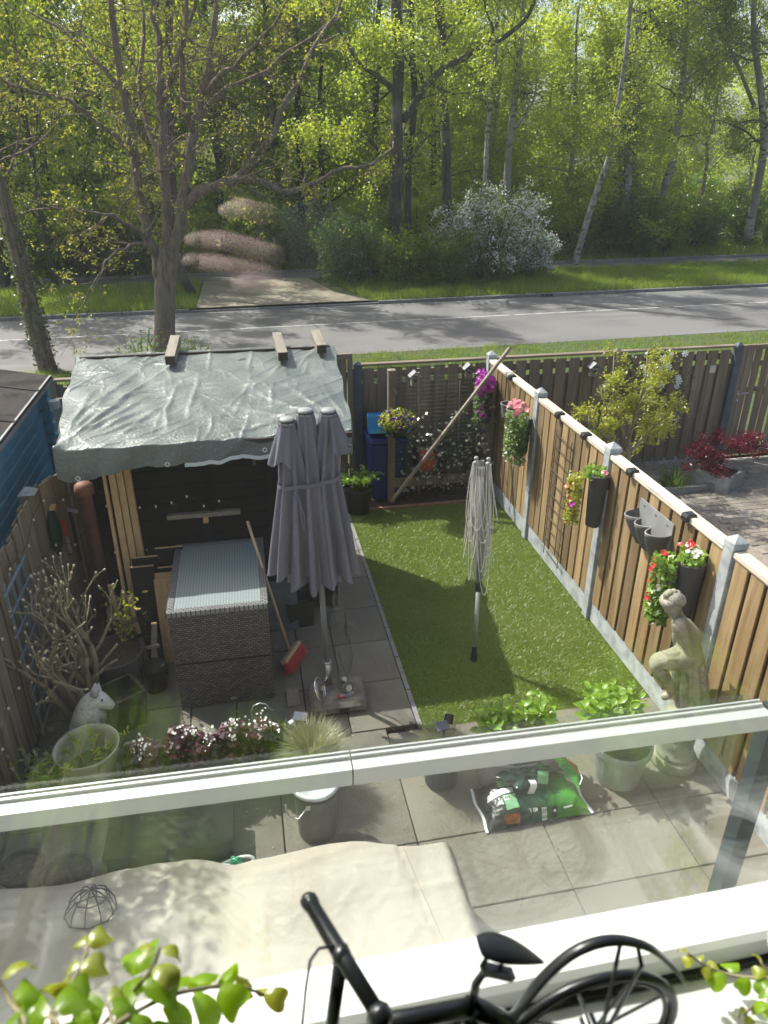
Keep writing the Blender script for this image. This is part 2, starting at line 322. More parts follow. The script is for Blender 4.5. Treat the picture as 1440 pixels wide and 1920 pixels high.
M['wall_in'] = pm('plaster', (0.20, 0.195, 0.19), 0.9)
M['floor_in'] = pm('room_floor_wood', (0.13, 0.085, 0.05), 0.6)
M['facade'] = pm('facade_render', (0.42, 0.43, 0.42), 0.9, var=[(3, (0.36, 0.37, 0.36), 0.45, 0.65)])
M['bulb'] = pm('clear_bulb', (0.8, 0.7, 0.5), 0.3)
M['glass'] = glassm('window_glass', (0.985, 0.995, 0.99), 0.048)
M['glass_veiled'] = glassm('veiled_window_glass', (0.985, 0.995, 0.99), 0.048, veil=0.004)
M['rail_glass'] = glassm('balustrade_glass', (0.95, 0.975, 0.96))
M['L_forest'] = leafm('leaf_forest', (0.15, 0.23, 0.035), (0.27, 0.33, 0.055), 0.58, tcol=(1.7, 1.65, 0.8))
M['L_lime'] = leafm('leaf_spring_lime', (0.24, 0.31, 0.045), (0.38, 0.41, 0.07), 0.58, tcol=(1.6, 1.6, 0.8))
M['L_dark'] = leafm('leaf_dark', (0.09, 0.165, 0.045), (0.17, 0.25, 0.065), 0.55, tcol=(1.7, 1.65, 0.9))  # dark leaf; in the left woodland its tone stands for shade
M['L_blue'] = leafm('leaf_grey_green', (0.12, 0.18, 0.06), (0.20, 0.26, 0.085), 0.5, tcol=(1.6, 1.6, 0.9))
M['L_oak'] = leafm('leaf_oak_bud', (0.22, 0.255, 0.04), (0.37, 0.36, 0.06), 0.5, tcol=(1.5, 1.45, 0.8))
M['L_bright'] = leafm('leaf_hydrangea', (0.14, 0.27, 0.025), (0.25, 0.38, 0.05), 0.45, tcol=(1.7, 1.6, 0.8))
M['L_shrub'] = leafm('leaf_shrub_yellow_green', (0.26, 0.30, 0.03), (0.42, 0.43, 0.06), 0.48, tcol=(1.6, 1.5, 0.8))
M['L_ivy'] = leafm('leaf_ivy', (0.05, 0.08, 0.03), (0.42, 0.44, 0.34), 0.3, gloss=0.1)
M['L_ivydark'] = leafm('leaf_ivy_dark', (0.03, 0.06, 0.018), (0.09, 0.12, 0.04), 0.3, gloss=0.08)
M['L_purple'] = leafm('leaf_purple', (0.040, 0.009, 0.021), (0.085, 0.020, 0.037), 0.35, tcol=(2.2, 0.8, 1.0), gloss=0.07)
M['L_maple'] = leafm('leaf_red_maple', (0.11, 0.010, 0.028), (0.21, 0.022, 0.045), 0.45, tcol=(2.0, 0.7, 0.8))
M['L_fescue'] = leafm('leaf_fescue', (0.20, 0.24, 0.12), (0.42, 0.40, 0.24), 0.35, tcol=(1.3, 1.3, 1.0))
M['L_house'] = leafm('leaf_houseplant', (0.14, 0.30, 0.012), (0.27, 0.40, 0.02), 0.5, gloss=0.05, tcol=(1.7, 1.6, 0.6))
M['L_yellowtip'] = leafm('leaf_young_yellow', (0.26, 0.36, 0.03), (0.36, 0.36, 0.04), 0.4, gloss=0.08, tcol=(1.4, 1.2, 0.7))
M['grass'] = leafm('grass_blade', (0.12, 0.195, 0.026), (0.235, 0.315, 0.048), 0.35, tcol=(1.7, 1.6, 0.9))
M['verge'] = leafm('verge_grass', (0.14, 0.22, 0.035), (0.26, 0.32, 0.07), 0.45, tcol=(1.8, 1.7, 0.9))
M['F_white'] = leafm('petal_white', (0.72, 0.72, 0.68), (0.85, 0.85, 0.80), 0.3, tcol=(1, 1, 1))
M['F_purple'] = leafm('petal_magenta', (0.36, 0.015, 0.32), (0.50, 0.05, 0.42), 0.3, tcol=(1.2, 1, 1.2))
M['F_violet'] = leafm('petal_dark_violet', (0.06, 0.012, 0.12), (0.12, 0.03, 0.2), 0.3, tcol=(1.2, 1, 1.2))
M['F_pink'] = leafm('petal_pink', (0.62, 0.16, 0.22), (0.78, 0.32, 0.35), 0.3, tcol=(1, 1, 1))
M['F_red'] = leafm('petal_red', (0.55, 0.02, 0.03), (0.72, 0.07, 0.06), 0.3, tcol=(1.1, 1, 1))
M['F_rust'] = leafm('petal_rust', (0.30, 0.10, 0.03), (0.45, 0.22, 0.06), 0.3, tcol=(1.1, 1, 1))
M['F_yellow'] = pm('petal_eye', (0.75, 0.6, 0.1), 0.7)

# ------------------------------------------------------------------ ground, road, verges
SL = 0.045
def strip(name, y0, y1, z, m, x0=-90, x1=110, parent=None, sl=SL):
    mb = MB(); mb.add([(x0, y0+sl*x0, z), (x1, y0+sl*x1, z), (x1, y1+sl*x1, z), (x0, y1+sl*x0, z)], [(0, 1, 2, 3)])
    return structure(name, mb, m, parent)
strip('ground', -60, 300, -0.09, M['floor'], -250, 300, sl=0)
strip('forest_ground', 30.7, 160, 0.09, M['floor'], -150, 200)
strip('verge_ground_near', 9.93, 17.6, -0.004, M['floor'], sl=0.0)
strip('verge_ground_roadside', 16.5, 17.62, -0.001, M['floor'])
road = strip('road', 17.6, 23.9, 0.004, M['asphalt'])
strip('verge_ground_far', 24.02, 29.1, 0.10, M['floor'])
strip('cycle_path', 29.1, 30.7, 0.112, M['path'])
for i in range(-9, 22):
    mb = MB(); x0 = i*2.75; x1 = x0+2.62; y = 21.16
    mb.add([(x0, y+SL*x0, 0.009), (x1, y+SL*x1, 0.009), (x1, y+0.09+SL*x1, 0.009), (x0, y+0.09+SL*x0, 0.009)], [(0, 1, 2, 3)])
    structure('road_marking', mb, M['paint'], road)
kerb = strip('kerb_bed', 23.9, 24.02, 0.006, M['kerb'])
kme = None
ang = math.atan(SL)
for i in range(-22, 36):
    x = i*1.0
    if kme is None:
        kme = MB().box((0, 0, 0), (0.985, 0.12, 0.12)).mesh('kerb_stone', M['kerb'], bevel=0.012)
    o = link('kerb_stone', kme, kerb); low = -1.6 < x < 4.4
    o.location = (x, 23.95+SL*x, 0.045 if not low else 0.0); o.rotation_euler = (0, 0, ang)
kerb2 = strip('path_kerb_bed', 30.7, 30.8, 0.115, M['kerb'])
for i in range(-12, 36):
    o = link('kerb_stone', kme, kerb2); o.location = (i, 30.75+SL*i, 0.15); o.rotation_euler = (0, 0, ang)
mb = MB()
mb.add([(-1.3, 23.92, 0.122), (4.3, 24.18, 0.122), (3.3, 26.0, 0.123), (2.7, 29.3, 0.123), (-1.2, 29.2, 0.123)], [(0, 1, 2, 3, 4)])
m_drive = pm('driveway_brick', (0.30, 0.255, 0.19), 0.9, var=[(1.5, (0.22, 0.185, 0.135), 0.45, 0.65), (22, (0.20, 0.17, 0.125), 0.5, 0.65), (0.9, (0.14, 0.17, 0.06), 0.6, 0.75)], bump=(16, 1.0, 0.02))
structure('brick_driveway', mb, m_drive)
for (px, py, z, lab) in ((1025, 553, 0.13, 'dark drain grate set in the kerb along the road'), (1207, 497, 0.2, 'dark drain grate in the kerb of the far cycle path')):
    p = PX(px, py, z=z-0.05); t = thing('drain_grate', lab, 'drain grate', p, 'drain grates in the kerbs')
    MB().box(p+np.array([0, 0.03, 0.0]), (0.5, 0.06, 0.10), rotz(ang)).build('grate_frame', M['kerb'], t)
    for k in (-0.16, 0, 0.16): MB().box(p+np.array([k, -0.006, 0.0]), (0.11, 0.02, 0.07), rotz(ang)).build('slot', M['gasket'], t)

def blades(name, area, n, h, wd, mat, seed, mask=None, z=0.0, lean=0.5, clump=0.0, slope=0.0):
    rng = np.random.default_rng(seed); x0, x1, y0, y1 = area
    p = np.stack([rng.uniform(x0, x1, n), rng.uniform(y0, y1, n)], 1)
    if clump:
        d = 0.5+0.5*np.sin(p[:, 0]*1.7+np.sin(p[:, 1]*1.1)*2)*np.sin(p[:, 1]*1.3+1.0+np.sin(p[:, 0]*0.8)*2)
        d2 = 0.5+0.5*np.sin(p[:, 0]*5.1+p[:, 1]*2.0)*np.sin(p[:, 1]*4.3-p[:, 0]*1.4)
        keep = rng.uniform(size=n) < (1-clump)+clump*d*d2*2; p = p[keep]; den = (d*d2)[keep]
    else: den = np.full(n, 0.5)
    p[:, 1] += slope*p[:, 0]
    if mask is not None: k = mask(p); p, den = p[k], den[k]
    n = len(p); a = rng.uniform(0, 6.283, n); hh = h*rng.uniform(0.5, 1.25, n)*(0.6+0.8*den); b = rng.uniform(0, 6.283, n)
    l = lean*rng.uniform(0.1, 1, n)*hh; zz = np.full(n, z)
    v = np.stack([np.stack([p[:, 0]-np.cos(a)*wd, p[:, 1]-np.sin(a)*wd, zz], 1), np.stack([p[:, 0]+np.cos(a)*wd, p[:, 1]+np.sin(a)*wd, zz], 1),
                  np.stack([p[:, 0]+np.cos(b)*l, p[:, 1]+np.sin(b)*l, zz+hh], 1)], 1).reshape(-1, 3)
    o = link(name, raw_mesh(name, v, np.arange(n*3).reshape(n, 3), mat)); return tag(o, kind='stuff')
tag(blades('verge_grass', (-9, 20, 13.0, 17.9), 90000, 0.13, 0.006, M['verge'], 3, clump=0.7, lean=0.7, mask=lambda p: p[:, 1] < 17.66+SL*p[:, 0]), 'patchy bright grass growing on the verge behind the back fence', 'grass')
tag(blades('verge_grass', (-9, 36, 24.05, 29.05), 120000, 0.24, 0.011, M['verge'], 4, z=0.09, clump=0.25, slope=SL,
       mask=lambda p: ~((p[:, 0] > -1.3+0.0*p[:, 1]) & (p[:, 0] < 4.35-0.25*np.minimum(p[:, 1]-24, 4)) & (p[:, 1] < 29.4))), 'sunlit grass strip between the road and the woodland', 'grass')
tag(blades('undergrowth', (-14, 40, 30.9, 36), 60000, 0.40, 0.016, M['L_forest'], 5, z=0.08, clump=0.5, lean=1.2, slope=SL), 'low green undergrowth at the edge of the woodland', 'undergrowth')

# lawn
strip('lawn_ground', 4.72, 9.08, -0.012, M['lawn_soil'], 1.27, 3.42, sl=0)
strip('bed_soil', 9.08, 9.84, -0.008, M['soil'], 1.2, 3.44, sl=0)
M['grass2'] = leafm('grass_blade_pale', (0.17, 0.23, 0.05), (0.28, 0.33, 0.10), 0.4, tcol=(1.7, 1.6, 1.0))
lawn = blades('lawn_grass', (1.255, 3.43, 4.72, 9.06), 210000, 0.022, 0.0030, M['grass'], 6, z=-0.012, lean=2.2)
tag(blades('lawn_grass', (1.255, 3.43, 4.72, 9.06), 200000, 0.024, 0.0028, M['grass2'], 16, z=-0.012, lean=2.2, clump=0.9), 'paler tufts scattered through the mown lawn', 'lawn')  # paler blades set in clumps
tag(lawn, 'short mown green lawn between the slab path and the brown fence', 'lawn')

# patio slabs, each its own piece
patio = strip('patio_bed', 0.36, 9.84, -0.055, M['soil'], -2.0, 3.44, sl=0)
slab_cache = {}
srng = random.Random(2)
def slab(x0, x1, y0, y1):
    key = (round(x1-x0, 2), round(y1-y0, 2))
    if key not in slab_cache:
        slab_cache[key] = MB().box((0, 0, -0.025), (x1-x0-0.010, y1-y0-0.010, 0.05)).mesh('paving_slab', M['slab'], bevel=0.004)
    o = link('paving_slab', slab_cache[key], patio); o.location = ((x0+x1)/2, (y0+y1)/2, srng.uniform(-0.003, 0.001)); o.rotation_euler = (srng.uniform(-1, 1)*0.002, srng.uniform(-1, 1)*0.002, 0)
XS = [-1.98, -0.95, 0.0, 0.95, 1.905, 2.85, 3.43]
for j in range(7):
    y0 = 0.39+j*0.6365-0.65*0
    ys = [0.36, 0.60, 1.20, 1.80, 2.41, 3.02, 3.59, 4.22]
    for i in range(6): slab(XS[i], XS[i+1], ys[j], ys[j+1])
for i in range(6): slab(XS[i], XS[i+1], 4.22, 4.72 if i >= 3 else 4.78)
YS = [4.78, 5.42, 6.05, 6.68, 7.31, 7.94, 8.57, 9.2, 9.83]
XB = [-1.98, -1.35, -0.72, -0.32, 0.29, 0.65, 1.225]
for j in range(8):
    for i in range(6): slab(XB[i], XB[i+1], YS[j], YS[j+1])
ed = MB()
for j in range(9): slab_y = 4.74+j*0.5; ed.box((1.247, slab_y+0.245, -0.02), (0.04, 0.485, 0.055))
structure('lawn_edging', ed, M['kerb'])
ed = MB()
for j in range(4): ed.box((1.5+j*0.5, 9.06, -0.005), (0.485, 0.05, 0.06))
structure('bed_edging', ed, M['terracotta'])

lt_ = np.random.default_rng(44); Q_ = np.stack([lt_.uniform(-0.9, 3.35, 520), lt_.uniform(3.0, 9.0, 520)**1.0, np.full(520, 0.006)], 1); Q_ = Q_[(Q_[:, 1] < 4.7) | (Q_[:, 0] < 1.2)]
v_, f_ = leaf_arrays(Q_, lt_.uniform(0.008, 0.026, len(Q_)), lt_, up=2.5); tag(link('leaf_litter', raw_mesh('leaf_litter', v_, f_, leafm('litter', (0.40, 0.34, 0.22), (0.12, 0.09, 0.05), 0.2))), 'small pale petals and leaf scraps strewn over the patio slabs', 'leaf litter', kind='stuff')

# neighbour's brick paving
strip('neighbour_yard', 0.4, 9.84, -0.06, M['soil'], 3.5, 14, sl=0)
nb = strip('neighbour_paving', 4.0, 9.84, -0.010, M['brick_pave'], 3.55, 12, sl=0)
bme = MB().box((0, 0, 0), (0.205, 0.100, 0.07)).mesh('brick', M['brick_pave'], bevel=0.006)
for i in range(11):
    for j in range(27):
        x = 6.25+i*0.210+(0.105 if j % 2 else 0); y = 6.95+j*0.105
        o = link('brick', bme, nb); o.location = (x, y, -0.032+srng.uniform(-1, 1)*0.002); o.rotation_euler = (0, 0, srng.uniform(-0.01, 0.01))

# ------------------------------------------------------------------ house: room, window, balustrade
hw = thing('house_wall', 'pale rendered house wall around the upstairs window', 'wall', (0, 0.26, 0))
mb = MB()
mb.box((-0.2, 0.262, 1.97), (9.6, 0.14, 3.95)); mb.box((-0.2, 0.262, 6.2), (9.6, 0.14, 1.7))
mb.box((-3.1, 0.262, 4.65), (3.8, 0.14, 1.398)); mb.box((2.7, 0.262, 4.65), (3.8, 0.14, 1.398)); mb.build('wall', M['facade'], hw)
room = MB()
room.box((-0.2, -2.06, 2.75), (5.4, 4.48, 0.1), mi=1); room.box((-0.2, -2.06, 5.6), (5.4, 4.48, 0.1)); room.box((-0.2, -4.35, 4.2), (5.4, 0.1, 3.0))
room.box((-2.95, -2.06, 4.2), (0.1, 4.48, 3.0)); room.box((2.55, -2.06, 4.2), (0.1, 4.48, 3.0))
structure('room_shell', room, [M['wall_in'], M['floor_in']])
one('window_sill', MB().box((-0.2, 0.2120, 3.960), (1.98, 0.121, 0.030)), M['sill'], 'smooth white inner window sill in full sun', 'window sill', (0, 0.23, 3.945), bevel=0.004)
wt = thing('window', 'white framed upstairs window looking down on the garden', 'window', (-0.2, 0.30, 3.95))
mb = MB(); mb.box((-0.2, 0.2955, 3.9755), (1.98, 0.041, 0.049)); mb.build('bottom_rail', M['white'], wt, bevel=0.004)
MB().box((-0.2, 0.2735, 3.9775), (1.976, 0.003, 0.0018)).build('gasket', M['gasket'], wt)
for x in (-1.16, 0.76): MB().box((x, 0.2955, 4.65), (0.06, 0.04, 1.30)).build('frame_side', M['white'], wt, bevel=0.004)
MB().box((-0.2, 0.2955, 5.32), (1.98, 0.04, 0.06)).build('frame_top', M['white'], wt, bevel=0.004)
for y in (0.281, 0.290): MB().box((-0.2, y, 4.652), (1.86, 0.004, 1.30)).build('glass_pane', M['glass'] if y < 0.285 else M['glass_veiled'], wt)

bl = thing('balustrade', 'pale metal handrail over a clear glass panel outside the window', 'balustrade', (0, 0.8, 2.9))
def ry(x): return 0.78+0.022*(0.77-x)
ra = math.atan(-0.022)
mb = MB(); xs0, xs1 = -1.45, 0.775
for (a, b) in ((xs0, 0.105), (0.107, xs1)):
    xm = (a+b)/2
    mb = MB(); mb.box((xm, ry(xm), 3.682), (b-a, 0.034, 0.028), rotz(ra))
    mb.box((xm, ry(xm)+0.009, 3.6985), (b-a, 0.004, 0.006), rotz(ra)); mb.box((xm, ry(xm)+0.0155, 3.6990), (b-a, 0.003, 0.009), rotz(ra)); mb.box((xm, ry(xm)-0.010, 3.6975), (b-a, 0.016, 0.004), rotz(ra))
    mb.build('handrail', M['rail'], bl)
for xm, le in ((-0.34, 2.2),):
    MB().box((xm, ry(xm)+0.0215, 3.33), (le, 0.006, 0.76), rotz(ra)).build('glass_panel', M['rail_glass'], bl)
    MB().box((xm, ry(xm)+0.0215, 2.93), (le, 0.03, 0.05), rotz(ra)).build('bottom_rail', M['rail'], bl)
for x in (0.825, -1.48): MB().box((x, ry(x)+0.03, 3.27), (0.032, 0.03, 0.80)).build('post', M['rail_post'], bl)
for x in (0.825, -1.48): MB().box((x, 0.58, 2.95), (0.03, 0.48, 0.03)).build('bracket', M['rail_post'], bl)
MB().box((0.776, ry(0.776), 3.682), (0.003, 0.033, 0.027), rotz(ra)).build('end_cap', M['white'], bl)

# ------------------------------------------------------------------ fences
def plank_mesh(w_, th, h, m): return MB().box((0, 0, h/2), (w_, th, h)).mesh('plank', m, bevel=0.004)
frng = random.Random(5)
# brown fence between the two gardens, runs away from the house
FX = 3.44
rf = thing('garden_fence', 'sunny brown plank fence with concrete posts and pale cap rail', 'fence', (FX, 0.4, 0))
POSTS = [9.70, 7.88, 6.05, 4.12, 2.2, 0.45]
pf = plank_mesh(0.020, 0.146, 1.60, M['fence_new']); pb = plank_mesh(0.018, 0.15, 1.58, M['fence_new'])
for a, b in zip(POSTS[1:], POSTS[:-1]):
    n = 10; L = (b-a-0.12); pitch = L/n
    for i in range(n):
        y = a+0.06+pitch*(i+0.5)
        o = link('plank', pf, rf); o.location = (-0.036+frng.uniform(-2, 2)*0.001, y-0.4, 0.225); o.rotation_euler = (0, 0, frng.uniform(-0.02, 0.02))
        if i < n-1:
            o = link('plank', pb, rf); o.location = (0.012, y+pitch/2-0.4, 0.23)
    MB().box((FX-0.012, (a+b)/2, 0.11), (0.045, b-a-0.10, 0.22)).build('base_board', M['conc_post'], rf, bevel=0.006)
    MB().box((FX+0.034, (a+b)/2, 1.70), (0.03, b-a-0.1, 0.07)).build('batten', M['fence_new'], rf)
    MB().box((FX-0.012, (a+b)/2, 1.868), (0.105, b-a-0.118, 0.05)).build('cap_rail', M['cap_wood'], rf, bevel=0.008)
    MB().box((FX-0.012, (a+b)/2, 1.8345), (0.07, b-a-0.118, 0.015)).build('cap_moulding', M['cap_wood'], rf)
pmesh = MB().box((0, 0, 0.95), (0.115, 0.115, 1.90)).mesh('post', M['conc_post'], bevel=0.006)
pcap = MB().box((0, 0, 1.925), (0.122, 0.122, 0.05)).box((0, 0, 1.975), (0.122, 0.122, 0.05), top=0.06).mesh('post_cap', M['conc_post'])
for y in POSTS:
    o = link('post', pmesh, rf); o.location = (-0.012, y-0.4, 0); link('post_cap', pcap, o)

# dark fence at the far end of the gardens
BY = 9.85
bf = thing('back_fence', 'long dark grey-brown plank fence along the grass verge', 'fence', (-8, BY, 0))
fb = plank_mesh(0.155, 0.020, 1.74, M['fence_old']); bb = plank_mesh(0.12, 0.018, 1.52, M['fence_old'])
x = -7.9; k = 0
while x < 7.3:
    skip = 0.45 < x < 1.46
    if not skip:
        o = link('plank', fb, bf); o.location = (x+8, -0.022, 0.06); o.rotation_euler = (0, frng.uniform(-0.004, 0.004), 0)
        o = link('plank', bb, bf); o.location = (x+8+0.102, 0.006, 0.06)
    x += 0.204; k += 1
for (a, b) in ((-8, 0.40), (1.6, 3.40), (3.50, 7.33)):
    MB().box(((a+b)/2, BY+0.03, 1.70), (b-a, 0.035, 0.10)).build('batten', M['fence_old'], bf)
    MB().box(((a+b)/2, BY+0.03, 0.45), (b-a, 0.035, 0.10)).build('batten', M['fence_old'], bf)
    MB().box(((a+b)/2, BY-0.005, 1.855), (b-a, 0.10, 0.032)).build('cap_rail', M['old_cap'], bf, bevel=0.005)
    MB().box(((a+b)/2, BY+0.004, 0.03), (b-a, 0.05, 0.14)).build('base_board', M['conc_post'], bf)
for x, m in ((-6.1, 'conc_post'), (-4.3, 'conc_post'), (-2.45, 'fence_old'), (1.545, 'blue_post'), (5.42, 'fence_old'), (7.405, 'blue_post')):
    p_ = MB().box((x, BY-0.012, 0.93), (0.11, 0.105, 1.86)); p_.box((x, BY-0.012, 1.885), (0.11, 0.105, 0.05), top=0.2); p_.build('post', M[m], bf)
def gate(name, label, x0, x1, h, handle_x):
    g = thing(name, label, 'gate', (x0, BY, 0)); n = int((x1-x0)/0.165); pitch = (x1-x0-0.14)/n
    gp = plank_mesh(pitch*0.8, 0.02, h-0.12, M['fence_old'])
    for i in range(n):
        o = link('plank', gp, g); o.location = (0.07+pitch*(i+0.5), -0.02 if i % 2 == 0 else 0.004, 0.06)
    for xx in (x0+0.035, x1-0.035): MB().box((xx, BY-0.01, h/2), (0.07, 0.06, h)).build('stile', M['fence_old'], g)
    MB().box(((x0+x1)/2, BY-0.01, h-0.035), (x1-x0-0.144, 0.055, 0.07)).build('rail', M['old_cap'], g)
    for z in (0.35, 1.15, h-0.3): MB().box(((x0+x1)/2, BY+0.03, z), (x1-x0-0.1, 0.03, 0.08)).build('ledge', M['fence_old'], g)
    h_ = MB().tube([(handle_x, BY-0.04, 1.12), (handle_x, BY-0.09, 1.12), (handle_x+0.14, BY-0.09, 1.12)], 0.010, 6).build('handle', M['steel'], g)
    MB().box((handle_x, BY-0.043, 1.11), (0.035, 0.006, 0.06)).box((handle_x, BY-0.043, 1.0), (0.03, 0.006, 0.04)).build('lock_plate', M['steel'], h_)
gate('garden_gate', 'dark plank gate beside the blue-grey post with a steel lever handle', 7.475, 8.55, 1.86, 7.55)
gate('garden_gate', 'tall framed plank gate just past the tarpaulin corner', 0.46, 1.47, 2.02, 0.6)
MB().box((7.62-0.6, BY-0.036, 1.52), (0.10, 0.008, 0.11)).build('peep_plate', M['steel'], bf)

# mossy fence on the other side of the garden
lf = thing('garden_fence', 'mossy uneven plank fence below the blue shed', 'fence', (-2.0, 2.0, 0))
pl1 = [plank_mesh(0.020, 0.145, h, M['fence_left']) for h in (1.62, 1.66, 1.70, 1.73)]
lp = [(-2.02, 2.0), (-2.02, 4.4), (-2.0, 6.47), (-1.70, 7.20)]
def lerp_poly(P, s):
    P = np.array(P, float); d = np.linalg.norm(np.diff(P, axis=0), axis=1); c = np.concatenate([[0], np.cumsum(d)])
    i = min(np.searchsorted(c, s, side='right')-1, len(d)-1); t = (s-c[i])/d[i]
    return P[i]*(1-t)+P[i+1]*t, math.atan2(*(P[i+1]-P[i])[::-1])-math.pi/2
s_ = 0.08; k = 0
while s_ < 5.2:
    (x, y), a = lerp_poly(lp, s_); bay = (s_ % 1.85)/1.85; hi = 3-int(min(3, abs(bay-0.5)*7))
    if not (6.38 < y < 6.56):
        o = link('plank', pl1[hi], lf); o.location = (x+2.0+(0.018 if k % 2 else -0.012), y-2.0, 0.03); o.rotation_euler = (frng.uniform(-0.01, 0.01), 0, a+frng.uniform(-0.03, 0.03))
    s_ += 0.098; k += 1
for (x, y) in ((-2.02, 2.7), (-2.02, 4.6), (-2.0, 6.47)):
    p_ = MB().box((x, y, 0.87), (0.13, 0.13, 1.74)); po = p_.build('post', M['fence_left'], lf)
    MB().box((x, y, 1.775), (0.15, 0.15, 0.05), top=0.25).build('post_cap', M['conc_post'], po)

# ------------------------------------------------------------------ sheds
sh = thing('garden_shed', 'black plank garden shed under a silvery tarpaulin', 'shed', (-0.4, 6.8, 0))
X0, X1, YF, YBk = -1.52, 0.80, 6.78, 8.25
spl = MB().box((0, 0, 0), (X1-X0, 0.022, 0.168)).mesh('plank', M['black_wood'], bevel=0.004)
for i in range(12):
    o = link('plank', spl, sh); o.location = ((X0+X1)/2+0.4, YF-6.8-0.012+srng.uniform(-1, 1)*0.002, 0.10+i*0.174)
mb = MB(); mb.box(((X0+X1)/2, (YF+YBk)/2+0.02, 1.05), (X1-X0-0.02, YBk-YF-0.02, 2.1)); mb.build('wall', M['black_wood'], sh)
for x in (X0+0.03, -0.42, 0.16, X1-0.03): MB().box((x, YF-0.035, 1.05), (0.06, 0.022, 2.1)).build('batten', M['black_wood'], sh)
mb = MB(); rz_ = math.atan2(0.30, 2.0); mb.box((-0.37, 7.30, 2.305), (2.60, 2.02, 0.05), rotx(rz_)); mb.box((-0.37, 8.31, 2.445), (2.72, 0.04, 0.12)); mb.build('roof', M['dark_end'], sh)
MB().box((0.02, YF-0.055, 1.9), (0.03, 0.02, 0.3)).build('bracket', M['black_metal'], sh)

bs = thing('blue_shed', 'blue painted log shed with a grey felt roof over the fence', 'shed', (-3.4, 6, 0))
BX = -2.27
lme = MB().box((0, 0, 0), (0.05, 5.0, 0.132)).mesh('log_plank', M['blue_wood'], bevel=0.01)
for i in range(16):
    o = link('log_plank', lme, bs); o.location = (BX+3.4, 0.0, 0.07+i*0.137)
le = MB().box((0, 0, 0), (0.16, 0.11, 0.120)).mesh('log_end', M['blue_wood'], bevel=0.02)
for i in range(16):
    for y in (8.40,):
        o = link('log_end', le, bs); o.location = (BX+3.4+0.05, y-6, 0.07+i*0.137)
mb = MB(); mb.box((BX-1.3, 6.0, 1.1), (2.5, 4.96, 2.18)); mb.build('wall', M['blue_wood'], bs)
mb = MB(); mb.box((BX-0.62, 6.0, 2.36), (1.55, 5.2, 0.06), roty(math.atan2(0.28, 1.45))); mb.box((BX-2.0, 6.0, 2.37), (1.45, 5.2, 0.06), roty(-math.atan2(0.28, 1.45))); mb.build('roof', M['bitumen'], bs)
for ys_ in (5.0, 6.0, 7.0, 8.0): MB().box((BX-0.62, ys_, 2.394), (1.54, 0.05, 0.012), roty(math.atan2(0.28, 1.45))).build('felt_seam', M['bitumen'], bs)
MB().box((BX+0.13, 6.0, 2.205), (0.022, 5.2, 0.085)).build('roof_trim', M['lgrey_plastic'], bs)
MB().box((BX-0.62, 8.62, 2.33), (1.55, 0.03, 0.09), roty(math.atan2(0.28, 1.45))).build('fascia', M['dark_end'], bs)
MB().tube([(BX+0.18, 8.35, 1.95), (BX+0.18, 8.35, 2.03)], 0.06, 10).build('lamp', M['white'], bs)
one('side_fence', MB().box((-1.98, 9.0, 0.93), (0.5, 0.05, 1.86)).box((-2.05, 8.96, 0.95), (0.12, 0.1, 1.9)), M['fence_old'], 'grey old plank screen between the blue shed and the tarpaulin', 'fence', (-1.98, 9.0, 0))

# ------------------------------------------------------------------ tarpaulin on the shed and what lies on it
m_tarp = pm('silver_tarpaulin', (0.095, 0.112, 0.106), 0.40, 0.15, 0.6, var=[(1.6, (0.17, 0.19, 0.175), 0.40, 0.68), (60, (0.19, 0.21, 0.195), 0.55, 0.70), (4, (0.085, 0.095, 0.085), 0.60, 0.8)], bump=(42, 0.6, 0.010))
m_tarp2 = pm('tarpaulin_underside_hem', (0.50, 0.53, 0.52), 0.5)
trg = np.random.default_rng(11)
tp = thing('tarpaulin', 'silvery blue-grey crinkled tarpaulin draped over the black shed', 'tarpaulin', (-0.37, 7.3, 2.3))
nu, nv, nd = 190, 150, 34
u = np.linspace(0, 1, nu); v = np.linspace(0, 1, nv)
U, V = np.meshgrid(u, v)                                   # v: 0 back .. 1 front
xl = -1.79+0.13*V+0.012*np.sin(V*23)+0.02*np.sin(V*9); xr = 1.04-0.10*V+0.012*np.sin(V*17)
Xg = xl+(xr-xl)*U
Yg = 8.40-0.03*U*0-(8.40-6.28)*V + 0.012*np.sin(U*31)*(1-V) + (0.05*U)*V
Zg = 2.500-0.31*V
h = folds(U*2.7, V*2.1, trg, 22, 0.014, 0.030, 0.55, (-1.1, -0.3)) + folds(U*2.7, V*2.1, trg, 70, 0.011, 0.018, 0.34, (-1.6, 0.2)) + folds(U*2.7, V*2.1, trg, 200, 0.0042, 0.012, 0.18)
for a in np.linspace(0.15, 1.35, 9):                       # folds fanning out of the near corner
    s_ = (U*2.7)*math.cos(a)+((1-V)*2.1)*math.sin(a); d = -(U*2.7)*math.sin(a)+((1-V)*2.1)*math.cos(a)
    h += 0.022*np.exp(-(d/0.03)**2)*np.exp(-((s_-0.55)/0.5)**2)*trg.uniform(0.4, 1)
for a in np.linspace(1.2, 2.9, 7):
    s_ = ((U-1)*2.7)*math.cos(a)+((1-V)*2.1)*math.sin(a); d = -((U-1)*2.7)*math.sin(a)+((1-V)*2.1)*math.cos(a)
    h += 0.016*np.exp(-(d/0.03)**2)*np.exp(-((s_-0.6)/0.5)**2)*trg.uniform(0.4, 1)
Zg = Zg+h+0.006*np.sin(U*40+V*12)*np.sin(V*30)
top = np.stack([Xg, Yg, Zg], -1)
q = np.linspace(0, 1, nd)[1:, None]; ue = u[None, :]
depth = 0.235+0.02*np.sin(ue*7+1)-0.09*ue+0.03*np.exp(-(ue/0.10)**2)+0.012*np.sin(ue*19)
